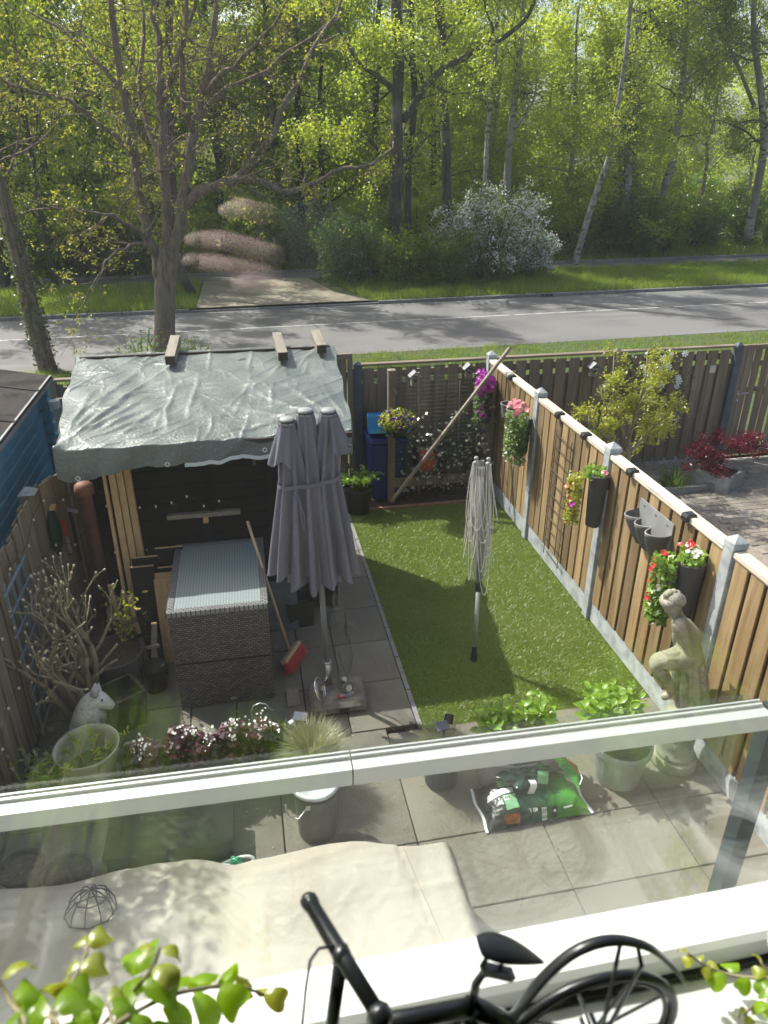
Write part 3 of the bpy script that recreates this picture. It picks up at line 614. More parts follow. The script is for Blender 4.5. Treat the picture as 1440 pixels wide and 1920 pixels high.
depth = depth-0.03*np.clip((ue-0.62)/0.15, 0, 1)+0.10*np.clip((ue-0.88)/0.1, 0, 1)
fold = 0.018*np.sin(ue*34+q*3)*q+0.02*np.sin(ue*13+1.0)*q
dr = np.stack([np.broadcast_to(top[-1][None, :, 0], (nd-1, nu))+0.015*np.sin(ue*28)*q, top[-1][None, :, 1]-0.03*np.sqrt(q)-fold, top[-1][None, :, 2]-depth*q+0.004*np.sin(ue*90+q*20)], -1)
MB().grid(np.concatenate([top, dr])).build('sheet', m_tarp, tp, smooth=True)
# side drape
qs = np.linspace(0, 1, 10)
for col, sgn, dp in ((0, -1, 0.12), (-1, 1, 0.30)):
    e = top[:, col]; dd = dp+0.05*np.sin(v*14)
    sd = np.stack([np.stack([e[:, 0]+sgn*0.02*np.sqrt(t)+0.01*np.sin(v*40)*t, e[:, 1], e[:, 2]-dd*t], -1) for t in qs])
    MB().grid(sd).build('side_flap', m_tarp, tp, smooth=True)
hb = dr[-1]; k0, k1 = int(nu*0.42), int(nu*0.80)
hem = np.stack([hb[k0:k1]+np.array([0, -0.008, 0.0]), hb[k0:k1]+np.array([0, -0.016, -0.035])])
MB().grid(hem).build('hem', m_tarp2, tp, smooth=True)
for uu, qq in ((0.06, 0.9), (0.36, 0.86), (0.69, 0.72), (0.985, 0.6)):
    p = dr[int(qq*(nd-2)), int(uu*(nu-1))]; a = np.linspace(0, 2*math.pi, 13)
    MB().tube(np.stack([p[0]+0.018*np.cos(a), np.full(13, p[1]-0.012), p[2]+0.018*np.sin(a)], 1), 0.005, 5, cap=False).build('eyelet', M['white'], tp)
for px, lab in ((327, 'weathered timber block on the tarpaulin, first from the oak trunk'), (526.5, 'weathered timber block on the tarpaulin, middle of the three'), (598.5, 'short weathered timber block at the right corner of the tarpaulin')):
    ln = 0.62 if px < 590 else 0.48
    yc = 8.22 if px < 400 else 8.18 if px < 590 else 8.27; p = PX(px, 675, Y=yc); z = 2.515-0.30*(8.40-yc)/2.12+0.075
    t = thing('timber_block', lab, 'timber', (p[0], yc, z), 'timber blocks weighing down the tarpaulin')
    rr = rotx(0.14) @ rotz(R(-3 if px < 400 else 2))
    MB().box((p[0], yc, z), (0.105, ln, 0.095), rr).build('block', M['old_timber'], t, bevel=0.004)
    e = np.array([p[0], yc, z])+rr @ np.array([0, -ln/2-0.002, 0]); MB().box(e, (0.100, 0.005, 0.090), rr).build('cut_end', M['dark_end'], t)

# ------------------------------------------------------------------ things leaning on the shed
one('drain_pipe', MB().lathe([(0.062, 0), (0.062, 1.60), (0.066, 1.60), (0.066, 1.63), (0.085, 1.635), (0.09, 1.68), (0.08, 1.725), (0.05, 1.75), (0.0, 1.755)], (-1.555, 6.62, 0), 20), M['rust_pipe'],
    'red-brown pipe with a round cap standing in front of the black shed', 'pipe', (-1.555, 6.62, 0), smooth=True)
labs = ['pale pine plank leaning on the shed, next to the red-brown pipe', 'pale pine plank leaning on the shed, second from the pipe', 'pale pine plank leaning on the shed, third from the pipe', 'pale pine plank leaning on the shed, farthest from the pipe']
for i, (x, lab) in enumerate(zip((-1.325, -1.255, -1.185, -1.115), labs)):
    one('pine_plank', MB().bar((x-0.00, 6.42-0.02*(i == 0), 0.02), (x-0.05, 6.72, 1.95+0.03*(i % 2)), 0.030+0.03*(i > 0), 0.062, up=(0, 1, 0)), M['pine'], lab, 'plank', (x, 6.5, 0), 'pine planks leaning on the shed', bevel=0.003)
spec = [(-1.12, 6.36, 0.92, 0.22, 'black', 'black stained board with a pale top edge in front of the pine planks'), (-1.09, 6.40, 1.00, 0.24, 'black', 'tall black board behind the first in the leaning stack'), (-0.86, 6.44, 1.06, 0.26, 'black', 'black board at the back of the stack, near the wicker table'),
        (-0.86, 6.34, 0.90, 0.24, 'black', 'black board in the middle of the stack, near the wicker table'), (-0.90, 6.18, 0.86, 0.21, 'pine', 'pale pine board standing upright against the wicker table side'), (-0.90, 6.225, 0.90, 0.19, 'pine', 'second pale board just behind the upright pine board'), (-0.735, 6.36, 0.88, 0.07, 'pine', 'narrow pale batten squeezed beside the wicker table')]
for x, y, hh, wd, mm, lab in spec:
    t = thing('leaning_board', lab, 'board', (x, y, 0), 'boards stacked against the shed')
    MB().bar((x, y-0.08, 0.0), (x, y+0.04, hh), wd, 0.022, up=(0, 1, 0)).build('board', M['pine'] if mm == 'pine' else M['black_wood'], t)
    MB().bar((x, y+0.04, hh+0.001), (x, y+0.042, hh+0.010), wd*0.98, 0.022, up=(0, 1, 0)).build('cut_end', M['pine'], t)
sticks = [((-1.30, 6.05, 0), (-1.42, 6.30, 0.80), 0.04, 'pine', 'pale stick leaning behind the bare shrub'), ((-1.12, 5.95, 0.02), (-1.24, 6.20, 0.72), 0.05, 'pine', 'short forked piece of pale wood beside the black pots'),
          ((-1.06, 5.88, 0.0), (-1.16, 6.05, 0.66), 0.05, 'black', 'black painted lath with a worn pale edge'), ((-0.98, 5.90, 0.0), (-1.10, 6.22, 0.74), 0.045, 'black', 'black lath leaning near the upright pine board'), ((-1.08, 5.78, 0.0), (-1.02, 5.95, 0.55), 0.05, 'old', 'grey weathered lath leaning toward the wicker table')]
for a, b, wd, mm, lab in sticks:
    t = thing('scrap_lath', lab, 'lath', a, 'scrap laths beside the pots')
    m_ = {'pine': M['pine'], 'black': M['black_wood'], 'old': M['old_timber']}[mm]
    MB().bar(a, b, wd, 0.022, up=(0, 1, 0)).build('lath', m_, t); b2 = np.array(b)+(np.array(b)-np.array(a))*0.004
    MB().bar(b2, b2+np.array([0, 0.002, 0.012]), wd, 0.022, up=(0, 1, 0)).build('cut_end', M['pine'], t)
    MB().bar(np.array(a)*0.35+np.array(b)*0.65+np.array([-0.09, -0.03, 0]), np.array(a)*0.35+np.array(b)*0.65+np.array([0.05, -0.03, 0.015]), 0.03, 0.02, up=(0, 1, 0)).build('cross_piece', m_, t)
sq = thing('wall_shelf', 'thin wooden ledge with a short bracket on the black shed front', 'shelf', (-0.51, 6.72, 1.28))
MB().box((-0.51, 6.725, 1.285), (0.71, 0.055, 0.016)).box((-0.51, 6.705, 1.262), (0.71, 0.012, 0.03)).build('ledge', M['old_timber'], sq); MB().box((-0.50, 6.73, 1.225), (0.05, 0.04, 0.10)).build('bracket', M['pine'], sq); MB().box((-0.50, 6.74, 1.0), (0.10, 0.02, 0.36)).build('back_board', M['black_wood'], sq)

# wicker bar table
m_wick = bpy.data.materials.new('wicker_weave'); m_wick.use_nodes = True; N, L = nodes(m_wick); b = N['Principled BSDF']
tc = N.new('ShaderNodeTexCoord'); mp = N.new('ShaderNodeMapping'); mp.inputs['Rotation'].default_value = (R(90), 0, 0)
sx = N.new('ShaderNodeSeparateXYZ'); L(tc.outputs['Object'], sx.inputs[0]); ad = N.new('ShaderNodeMath'); ad.operation = 'ADD'; L(sx.outputs[0], ad.inputs[0]); L(sx.outputs[1], ad.inputs[1])
cb = N.new('ShaderNodeCombineXYZ'); L(ad.outputs[0], cb.inputs[0]); L(sx.outputs[2], cb.inputs[1])
bt = N.new('ShaderNodeTexBrick'); bt.inputs['Scale'].default_value = 1.0; bt.inputs['Brick Width'].default_value = 0.044; bt.inputs['Row Height'].default_value = 0.021; bt.inputs['Mortar Size'].default_value = 0.0045; bt.inputs['Mortar Smooth'].default_value = 0.6
bt.inputs['Color1'].default_value = (0.10, 0.088, 0.083, 1); bt.inputs['Color2'].default_value = (0.19, 0.175, 0.17, 1); bt.inputs['Mortar'].default_value = (0.018, 0.016, 0.016, 1); L(cb.outputs[0], bt.inputs[0]); L(bt.outputs[0], b.inputs['Base Color'])
bp = N.new('ShaderNodeBump'); bp.inputs['Strength'].default_value = 0.9; bp.inputs['Distance'].default_value = 0.006; bp.invert = True; L(bt.outputs['Fac'], bp.inputs['Height']); L(bp.outputs[0], b.inputs['Normal']); b.inputs['Roughness'].default_value = 0.55
m_wtop = bpy.data.materials.new('wicker_weave_top'); m_wtop.use_nodes = True; N, L = nodes(m_wtop); b = N['Principled BSDF']
tc = N.new('ShaderNodeTexCoord'); bt = N.new('ShaderNodeTexBrick'); bt.inputs['Scale'].default_value = 1.0; bt.inputs['Brick Width'].default_value = 0.040; bt.inputs['Row Height'].default_value = 0.022; bt.inputs['Mortar Size'].default_value = 0.005
bt.inputs['Color1'].default_value = (0.20, 0.20, 0.20, 1); bt.inputs['Color2'].default_value = (0.30, 0.30, 0.295, 1); bt.inputs['Mortar'].default_value = (0.06, 0.06, 0.06, 1); L(tc.outputs['Object'], bt.inputs[0]); L(bt.outputs[0], b.inputs['Base Color']); b.inputs['Roughness'].default_value = 0.4
bp = N.new('ShaderNodeBump'); bp.inputs['Strength'].default_value = 0.7; bp.inputs['Distance'].default_value = 0.005; bp.invert = True; L(bt.outputs['Fac'], bp.inputs['Height']); L(bp.outputs[0], b.inputs['Normal'])
m_ttop = bpy.data.materials.new('table_glass'); m_ttop.use_nodes = True; N, L = nodes(m_ttop); b = N['Principled BSDF']
tc = N.new('ShaderNodeTexCoord'); wv = N.new('ShaderNodeTexWave'); wv.bands_direction = 'X'; wv.inputs['Scale'].default_value = 13.0; wv.inputs['Distortion'].default_value = 0.6; L(tc.outputs['Object'], wv.inputs[0])
nz = N.new('ShaderNodeTexNoise'); nz.inputs['Scale'].default_value = 160; L(tc.outputs['Object'], nz.inputs['Vector'])
x = N.new('ShaderNodeMix'); x.data_type = 'RGBA'; x.inputs[6].default_value = (0.20, 0.235, 0.24, 1); x.inputs[7].default_value = (0.27, 0.31, 0.31, 1); L(wv.outputs['Fac'], x.inputs[0])
x2 = N.new('ShaderNodeMix'); x2.data_type = 'RGBA'; x2.blend_type = 'OVERLAY'; x2.inputs[0].default_value = 0.6; L(x.outputs[2], x2.inputs[6]); L(nz.outputs['Color'], x2.inputs[7]); L(x2.outputs[2], b.inputs['Base Color']); b.inputs['Roughness'].default_value = 0.22; b.inputs['Specular IOR Level'].default_value = 0.6
tb = thing('bar_table', 'tall brown wicker bar table with a glass top', 'table', (-0.385, 5.96, 0))
tb.rotation_euler = (0, 0, R(-0.5))
cx, cy, tw, tl, th_ = -0.385, 5.96, 0.85, 1.22, 1.04
for (ux, uy, ww, ll) in ((0, -tl/2+0.03, tw, 0.06), (0, tl/2-0.03, tw, 0.06), (-tw/2+0.03, 0, 0.06, tl-0.122), (tw/2-0.03, 0, 0.06, tl-0.122)):
    MB().box((cx+ux, cy+uy, th_-0.025), (ww, ll, 0.05)).build('woven_edge', m_wtop, tb, bevel=0.006)
MB().box((cx, cy, th_-0.022), (tw-0.124, tl-0.124, 0.036)).build('glass_top', m_ttop, tb)
MB().box((cx, cy-tl/2+0.03, (th_-0.05)/2+0.005), (tw-0.02, 0.035, th_-0.062)).build('front_panel', m_wick, tb)
MB().box((cx, cy+tl/2-0.03, (th_-0.05)/2+0.005), (tw-0.02, 0.035, th_-0.062)).build('back_panel', m_wick, tb)
MB().box((cx-tw/2+0.03, cy, (th_-0.05)/2+0.005), (0.035, tl-0.10, th_-0.062)).build('side_panel', m_wick, tb)
MB().box((cx+tw/2-0.03, cy, (th_-0.05)/2+0.005), (0.035, tl-0.10, th_-0.062)).build('side_panel', m_wick, tb)
MB().box((cx, cy-tl/2+0.010, 0.49), (tw-0.03, 0.006, 0.016)).build('seam', M['black_plastic'], tb)
MB().box((cx+0.05, cy-tl/2+0.008, 0.06), (0.05, 0.005, 0.02)).build('badge', M['steel'], tb)

# broom
br = thing('broom', 'wooden broom with a red bristle head leaning on the wicker table', 'broom', (0.22, 5.86, 0))
a_, b_ = np.array([0.20, 5.84, 0.17]), np.array([-0.085, 6.02, 1.50])
MB().tube([a_, b_], 0.0135, 8).build('handle', M['broom_wood'], br, smooth=True)
hd = rotz(R(68)) @ rotx(R(0)); ax = np.array([math.cos(R(62)), math.sin(R(62)), 0.0]); hc = np.array([0.215, 5.83, 0.14])
rb_ = np.array([ax, np.cross((0, 0, 1), ax), (0, 0, 1)]).T @ rotx(R(-32))
MB().box(hc, (0.34, 0.07, 0.04), rb_).build('head', M['broom_wood'], br, bevel=0.006)
bm_ = MB(); brr = random.Random(4)
for i in range(30):
    for j in range(5):
        p = hc+rb_ @ np.array([-0.16+i*0.011, -0.028+j*0.014, -0.02]); e = p+rb_ @ np.array([(i-15)*0.0015+brr.uniform(-1, 1)*0.008, (j-2)*0.010+brr.uniform(-1, 1)*0.006, -0.115])
        bm_.tube([p, e], [0.0045, 0.0025], 4)
bm_.build('bristles', M['red'], br)

# ------------------------------------------------------------------ parasol
pr = thing('parasol', 'closed grey triple-headed parasol tied with a belt on a stone foot', 'parasol', (0.50, 5.33, 0))
def canopy(cx0, cx1, cx2, zt, zb, ph, nf, rb, seed, rt=0.062):
    rg = np.random.default_rng(seed); nA, nZ = nf*10, 46; A = np.linspace(0, 2*math.pi, nA, endpoint=False); t = np.linspace(0, 1, nZ)
    zw = 2.17; tw_ = (zt-zw)/(zt-zb); V = np.zeros((nZ, nA, 3)); jit = rg.uniform(0.75, 1.25, nf); drop = rg.uniform(-0.12, 0.20, nf)
    fi = (np.arange(nA)//10) % nf
    for i, s in enumerate(t):
        if s < tw_: k = s/tw_; r0 = rt+(0.105-rt)*k**0.7; amp = 0.004+0.024*k; cc = cx0+(cx1-cx0)*k
        else: k = (s-tw_)/(1-tw_); r0 = 0.105+(rb-0.105)*k**0.85; amp = 0.028+0.055*k; cc = cx1+(cx2-cx1)*k
        c_ = np.cos(A*nf+ph+0.5*math.sin(s*3)+0.35*np.sin(A*2+ph)); rr = r0+amp*np.sign(c_)*np.abs(c_)**0.7*jit[fi]
        V[i, :, 0] = cc+rr*np.cos(A); V[i, :, 1] = 5.33+rr*np.sin(A)*0.92
        V[i, :, 2] = zt-(zt-zb)*s+0.10*s*s*np.interp(A, np.linspace(0, 2*math.pi, nf+1), np.append(drop, drop[0]))-0.03*s**6*c_
    V[0, :, 2] = zt
    return V
for k, (c0, c1, c2, zt, zb, ph, rb, sd) in enumerate(((0.29, 0.33, 0.29, 2.66, 1.34, 0.3, 0.145, 1), (0.43, 0.435, 0.44, 2.72, 1.24, 1.2, 0.17, 2), (0.605, 0.56, 0.62, 2.71, 1.28, 2.0, 0.145, 3))):
    m_ = MB().grid(canopy(c0, c1, c2, zt, zb, ph, 8, rb, sd), closed_u=True); cn_ = m_.build('canopy', M['parasol'], pr, smooth=True)
    MB().lathe([(0.0, 0.03), (0.052, 0.028), (0.058, 0.018), (0.058, 0.006), (0.062, -0.004), (0.064, -0.014)][::-1], (c0, 5.33, zt), 20, cap=False).build('cap', M['lgrey_plastic'], cn_, smooth=True)
    MB().lathe([(0.0605, -0.006), (0.0635, 0.000), (0.0595, 0.008)], (c0, 5.33, zt+0.004), 20, cap=False).build('cap_ring', M['black_plastic'], cn_)
for c0, z0, sg, a0, a1, ln in ((0.285, 2.63, -1, 2.2, 5.3, 0.29), (0.61, 2.69, 1, 4.6, 6.9, 0.27)):
    nA = 50; A = np.linspace(a0, a1, nA); rows = []
    for s in np.linspace(0, 1, 12):
        rr = 0.068+0.062*s+0.018*s*np.sin(A*8+1); rows.append(np.stack([c0+rr*np.cos(A)+sg*0.02*s, 5.33+rr*np.sin(A), z0-ln*s-0.03*s*np.sin(A*4)], -1))
    MB().grid(np.array(rows)).build('vent_flap', M['parasol'], pr, smooth=True)
a = np.linspace(0, 2*math.pi, 40); sq_ = lambda c, e: np.sign(c)*np.abs(c)**e
MB().grid(np.stack([np.stack([0.435+0.255*sq_(np.cos(a), 0.8), 5.33+0.145*sq_(np.sin(a), 0.8), 2.175+0.03*np.cos(a)+dz+0.004*np.sin(a*9)], -1) for dz in (-0.016, 0.016)])).build('belt', M['parasol'], pr, smooth=True)
bp_ = np.array([(0.30, 5.17, 2.14), (0.34, 5.16, 2.06), (0.37, 5.165, 1.90), (0.36, 5.16, 1.80), (0.345, 5.16, 1.92), (0.33, 5.165, 2.1)])
MB().tube(bp_, 0.006, 5).build('belt_end', M['parasol'], pr)
MB().tube([(0.52, 5.33, 0.20), (0.485, 5.33, 1.45)], 0.024, 12).build('pole', M['pole_grey'], pr, smooth=True)
MB().tube([(0.523, 5.33, 0.12), (0.515, 5.33, 0.36)], 0.034, 12).tube([(0.515, 5.33, 0.355), (0.5145, 5.33, 0.37)], 0.040, 12).build('collar', M['steel'], pr, smooth=True)
MB().box((0.585, 5.22, 0.055), (0.50, 0.40, 0.11)).build('stone_foot', pm('foot_stone', (0.22, 0.19, 0.155), 0.9, var=[(8, (0.13, 0.11, 0.09), 0.45, 0.65)], bump=(40, 0.5, 0.005)), pr, bevel=0.03)
MB().box((0.62, 5.017, 0.055), (0.09, 0.004, 0.035)).build('foot_mark', M['dark_end'], pr)
a = np.linspace(0, 2*math.pi, 25)
wc = np.array([0.425, 5.15, 0.20]); nx = np.array([0.75, -0.2, 0.3]); nx /= np.linalg.norm(nx); uu = np.cross(nx, (0, 0, 1)); uu /= np.linalg.norm(uu); ww = np.cross(nx, uu)
for rr, th2 in ((0.115, 0.012), (0.075, 0.007)):
    MB().tube([wc+uu*rr*math.cos(t)+ww*rr*math.sin(t) for t in a], th2, 6, cap=False).build('hand_wheel', M['chrome'], pr, smooth=True)
MB().tube([wc, (0.515, 5.32, 0.22)], 0.010, 6).build('wheel_axle', M['chrome'], pr)
for w_, r_ in (((0.645, 5.26, 0.20), 0.05), ((0.675, 5.17, 0.17), 0.052)):
    p = np.array(w_); d = np.array([0.30, -0.55, 0.25]); d /= np.linalg.norm(d)
    MB().tube([p-d*0.018, p+d*0.018], r_, 16).build('castor', M['grey_plastic'], pr); MB().tube([p-d*0.022, p+d*0.022], r_*0.6, 12).build('castor_hub', M['chrome'], pr.children[-1])
MB().box((0.66, 5.13, 0.125), (0.13, 0.035, 0.03), rotz(0.2)).build('castor_bracket', M['steel'], pr); MB().box((0.61, 5.12, 0.125), (0.06, 0.038, 0.02), rotz(0.2)).build('sticker', M['red'], pr)
bg_ = MB(); A = np.linspace(0, 2*math.pi, 24, endpoint=False); rows = []; prng = np.random.default_rng(9)
for s in np.linspace(0, 1, 26):
    r_ = (0.085*math.sin(math.pi*min(1, s*1.02))**0.6+0.012)*(1+0.0*s); c_ = np.array([0.70-0.10*s, 5.36, 0.16+0.92*s])
    rr = r_*(1+0.30*np.sin(A*3+s*9)+0.15*np.sin(A*7-s*15)); rows.append(np.stack([c_[0]+rr*np.cos(A)*0.7, c_[1]+rr*np.sin(A)*0.7, np.full(24, c_[2])], -1))
one('plastic_bag', bg_.grid(np.array(rows), closed_u=True), glassm('clear_film', (0.93, 0.94, 0.95), 0.05, 0.15), 'crumpled clear plastic film hanging beside the parasol pole', 'bag', (0.65, 5.36, 0.16), smooth=True)

# ------------------------------------------------------------------ rotary clothes dryer
dy = thing('clothes_dryer', 'folded rotary clothes dryer with bundled pale lines in the lawn', 'dryer', (2.0, 5.56, 0))
dx_, dyy = 1.985, 5.56
MB().tube([(dx_, dyy, 0.05), (dx_, dyy, 0.82)], 0.021, 12).build('pole', M['aluminium'], dy, smooth=True)
MB().lathe([(0.035, -0.01), (0.036, 0.06), (0.028, 0.08), (0.026, 0.16)], (dx_, dyy, 0), 12).build('ground_socket', M['black_plastic'], dy)
MB().lathe([(0.030, 0.80), (0.036, 0.83), (0.036, 0.88), (0.030, 0.90)], (dx_, dyy, 0), 12).build('clamp', M['black_plastic'], dy)
MB().tube([(dx_, dyy, 0.86), (dx_-0.04, dyy, 2.06)], 0.024, 10).build('upper_pole', M['aluminium'], dy, smooth=True)
MB().lathe([(0.045, 1.98), (0.045, 2.05), (0.03, 2.07)], (dx_-0.04, dyy, 0), 12).build('hub', M['black_plastic'], dy)
for a in (0.4, 1.97, 3.54, 5.11):
    o = np.array([math.cos(a)*0.048, math.sin(a)*0.048, 0]); o2 = np.array([math.cos(a)*0.075, math.sin(a)*0.075, 0])
    MB().bar(np.array([dx_-0.005, dyy, 0.95])+o, np.array([dx_-0.045, dyy, 2.10])+o2, 0.022, 0.022).build('arm', M['aluminium'], dy)
    MB().ball(np.array([dx_-0.045, dyy, 2.115])+o2, 0.022, 8, sc=(1, 1, 0.8)).build('arm_cap', M['lgrey_plastic'], dy)
lrng = np.random.default_rng(3)
for k in range(34):
    a = lrng.uniform(0, 6.28); da = lrng.choice([1.57, -1.57])*lrng.uniform(0.6, 1); L0 = 1.25-0.0*k; zt = 2.09-lrng.uniform(0, 0.25)*(k % 3 == 0); bot = lrng.uniform(0.85, 1.75); t = np.linspace(0, 1, 22)
    rr = 0.078+lrng.uniform(0.0, 0.085)*np.sin(math.pi*t)**0.6; an = a+da*t
    zz = zt-(zt-bot)*np.sin(math.pi*t)**0.75
    tx = dx_-0.045+0.04*(2.1-zz)/1.2*0.9
    MB().tube(np.stack([tx+rr*np.cos(an), dyy+rr*np.sin(an), zz], 1), 0.0032, 4).build('clothes_line', M['cord'], dy)

# ------------------------------------------------------------------ far corner: mesh screen, bin, hose, baskets
ms = thing('mesh_screen', 'wire mesh climbing screen on wooden posts at the end of the lawn', 'screen', (2.65, 9.25, 0))
MB().box((1.905, 9.27, 0.95), (0.095, 0.095, 1.90)).build('post', M['fence_left'], ms, bevel=0.004); MB().box((3.33, 9.30, 0.85), (0.09, 0.09, 1.7)).build('post', M['fence_left'], ms)
MB().box((1.905, 9.27, 1.912), (0.10, 0.10, 0.02)).build('post_cap', M['old_timber'], ms)
MB().box((2.62, 9.25, 0.30), (1.34, 0.05, 0.13)).build('bottom_beam', M['fence_left'], ms)
mm = MB(); gx = np.arange(1.87, 3.36, 0.055); gz = np.arange(0.28, 1.86, 0.055)
for x in gx: mm.tube([(x, 9.205, 0.2), (x, 9.205, 1.86)], 0.0016, 3, cap=False)
for z in gz: mm.tube([(1.87, 9.205, z), (3.36, 9.205, z)], 0.0016, 3, cap=False)
tag(mm.build('wire_mesh', pm('green_wire', (0.10, 0.11, 0.085), 0.5, 0.3), ms), kind='stuff')
one('diagonal_brace', MB().bar((1.86, 8.98, 0.15), (3.43, 9.02, 2.20), 0.036, 0.052, up=(0, 1, 0)), M['old_timber'], 'long weathered beam leaning diagonally in front of the mesh screen', 'beam', (1.86, 8.98, 0.15), bevel=0.003)
one('bean_pole', MB().tube([(2.36, 9.45, 0), (2.33, 9.5, 1.80)], 0.018, 7), M['old_timber'], 'grey round pole standing behind the mesh screen', 'pole', (2.36, 9.45, 0))
for i, (px, y) in enumerate(((2.95, 9.5), (3.15, 9.45))): one('garden_cane', MB().tube([(px, y, 0), (px+0.12*i, y+0.1, 1.62-0.1*i)], 0.010, 6), M['steel'], ['thin grey cane upright behind the diagonal beam', 'thin grey cane beside the corner of the brown fence'][i], 'cane', (px, y, 0))
wb = thing('wheelie_bin', 'dark blue wheelie bin behind the mesh screen post', 'bin', (1.86, 9.45, 0))
mb = MB(); mb.box((1.87, 9.52, 0.46), (0.44, 0.46, 0.86), top=1.14); mb.build('body', M['navy'], wb, bevel=0.02)
MB().box((1.87, 9.52, 0.915), (0.54, 0.56, 0.05)).box((1.87, 9.50, 0.95), (0.50, 0.50, 0.025)).build('lid', M['navy'], wb, bevel=0.012)
for x in (1.66, 2.08): MB().tube([(x-0.03, 9.75, 0.10), (x+0.03, 9.75, 0.10)], 0.09, 14).build('wheel', M['black_plastic'], wb)
MB().tube([(1.64, 9.78, 0.93), (2.1, 9.78, 0.93)], 0.015, 6).build('handle', M['navy'], wb)
cr = thing('plastic_crate', 'light blue slotted plastic crate tipped on the blue bin', 'crate', (1.88, 9.45, 0.97))
rc = rotx(R(-12)) @ rotz(R(-6)); c0 = np.array([1.90, 9.45, 1.13])
MB().box(c0+rc @ np.array([0, 0, -0.115]), (0.54, 0.30, 0.012), rc).build('base', M['crate_blue'], cr)
for sy in (-0.14, 0.14):
    mb = MB(); mb.box(c0+rc @ np.array([0, sy, 0.10]), (0.56, 0.014, 0.05), rc); mb.box(c0+rc @ np.array([0, sy, -0.09]), (0.56, 0.014, 0.07), rc); mb.box(c0+rc @ np.array([0, sy, 0.015]), (0.56, 0.014, 0.03), rc)
    for i in range(19): mb.box(c0+rc @ np.array([-0.27+i*0.03, sy, 0.01]), (0.012, 0.012, 0.16), rc)
    mb.build('slotted_side', M['crate_blue'], cr)
for sx_ in (-0.28, 0.28):
    mb = MB(); mb.box(c0+rc @ np.array([sx_, 0, 0.10]), (0.014, 0.27, 0.04), rc); mb.box(c0+rc @ np.array([sx_, 0, -0.09]), (0.014, 0.27, 0.05), rc)
    for i in range(9): mb.box(c0+rc @ np.array([sx_, -0.12+i*0.03, 0.01]), (0.012, 0.012, 0.16), rc)
    mb.build('slotted_end', M['crate_blue'], cr)
hr = thing('hose_reel', 'orange-red garden hose wound on a reel behind the mesh', 'hose reel', (2.42, 9.45, 0.25))
hc_ = np.array([2.44, 9.45, 0.52]); t = np.linspace(0, 14*2*math.pi, 420)
MB().tube(np.stack([hc_[0]-0.11+0.22*(t/t[-1]), hc_[1]+0.17*np.cos(t), hc_[2]+0.17*np.sin(t)], 1), 0.0095, 5).build('hose', M['hose'], hr, smooth=True)
for x in (-0.13, 0.13): MB().tube([hc_+np.array([x-0.008, 0, 0]), hc_+np.array([x+0.008, 0, 0])], 0.215, 20).build('side_disc', M['dgreen_plastic'], hr)
MB().box(hc_+np.array([0, 0, -0.24]), (0.34, 0.30, 0.05)).build('stand', M['black_plastic'], hr)
one('plastic_sheeting', MB().ball((2.95, 9.55, 0.25), 0.42, 12, sc=(1.0, 0.6, 1.3)), M['black_plastic'], 'black sheeting bulging behind the ivy on the mesh screen', 'sheeting', (2.95, 9.55, 0))

def lpts(rng, n, c, r): return np.array(c)+rng.normal(size=(n, 3))*np.array(r)*0.5
def blobpts(rng, n, c, r):
    d = rng.normal(size=(n, 3)); d /= np.linalg.norm(d, axis=1, keepdims=True); return np.array(c)+d*np.array(r)*(rng.uniform(0, 1, (n, 1))**0.4), d
# climbing ivy with pale leaves
iv = thing('climbing_ivy', 'thin variegated ivy with pale leaves scrambling over the wire mesh', 'ivy', (2.6, 9.2, 0.1))
irng = np.random.default_rng(21); st_ = MB(); lp_ = []
for k in range(26):
    p = np.array([irng.choice([2.12, 2.3, 2.6, 3.05, 3.2, 3.3])+irng.normal()*0.05, 9.17, 0.15]); d = np.array([irng.normal()*0.25, 0, 1.0]); pts = [p.copy()]
    for i in range(irng.integers(14, 30)):
        d = d+np.array([irng.normal()*0.28, 0, irng.normal()*0.15]); d[2] = max(d[2], -0.1)-0.004*i; d /= np.linalg.norm(d); p = p+d*0.055; p[1] = 9.17+irng.normal()*0.012
        if p[0] < 1.98 or p[0] > 3.38 or p[2] > 1.62: break
        pts.append(p.copy()); lp_ += [p+irng.normal(size=3)*np.array([0.03, 0.025, 0.03]) for _ in range(int(irng.uniform() < 0.75))]
    if len(pts) > 3: st_.tube(pts, 0.003, 3)
st_.build('stem', M['dark_bark'], iv); lp_ = np.array(lp_)
leaves('foliage', lp_, irng.uniform(0.032, 0.066, len(lp_)), M['L_ivy'], iv, irng, wide=0.85, out=np.array([-0.2, -1.0, 0.3]))
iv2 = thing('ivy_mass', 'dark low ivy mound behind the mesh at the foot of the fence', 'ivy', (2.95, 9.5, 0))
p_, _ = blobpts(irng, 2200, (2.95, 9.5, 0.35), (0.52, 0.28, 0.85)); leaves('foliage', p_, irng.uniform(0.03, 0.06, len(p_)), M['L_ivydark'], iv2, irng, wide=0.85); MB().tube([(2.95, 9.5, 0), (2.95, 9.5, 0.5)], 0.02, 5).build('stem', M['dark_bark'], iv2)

# flower meshes
def petal_flower(name, m, n=5, cup=0.25, wide=0.62, eye=True):
    mb = MB()
    for k in range(n):
        a = k*2*math.pi/n; c, s = math.cos(a), math.sin(a); c2, s2 = math.cos(a+wide), math.sin(a+wide); c3, s3 = math.cos(a-wide), math.sin(a-wide)
        mb.add([(0, 0, 0), (0.8*c3, 0.8*s3, cup*0.7), (1.05*c, 1.05*s, cup), (0.8*c2, 0.8*s2, cup*0.7)], [(0, 1, 2, 3)])
    return mb.mesh(name, m)
FM = {k: petal_flower('flower', M[m]) for k, m in dict(white='F_white', purple='F_purple', violet='F_violet', pink='F_pink', red='F_red', rust='F_rust').items()}

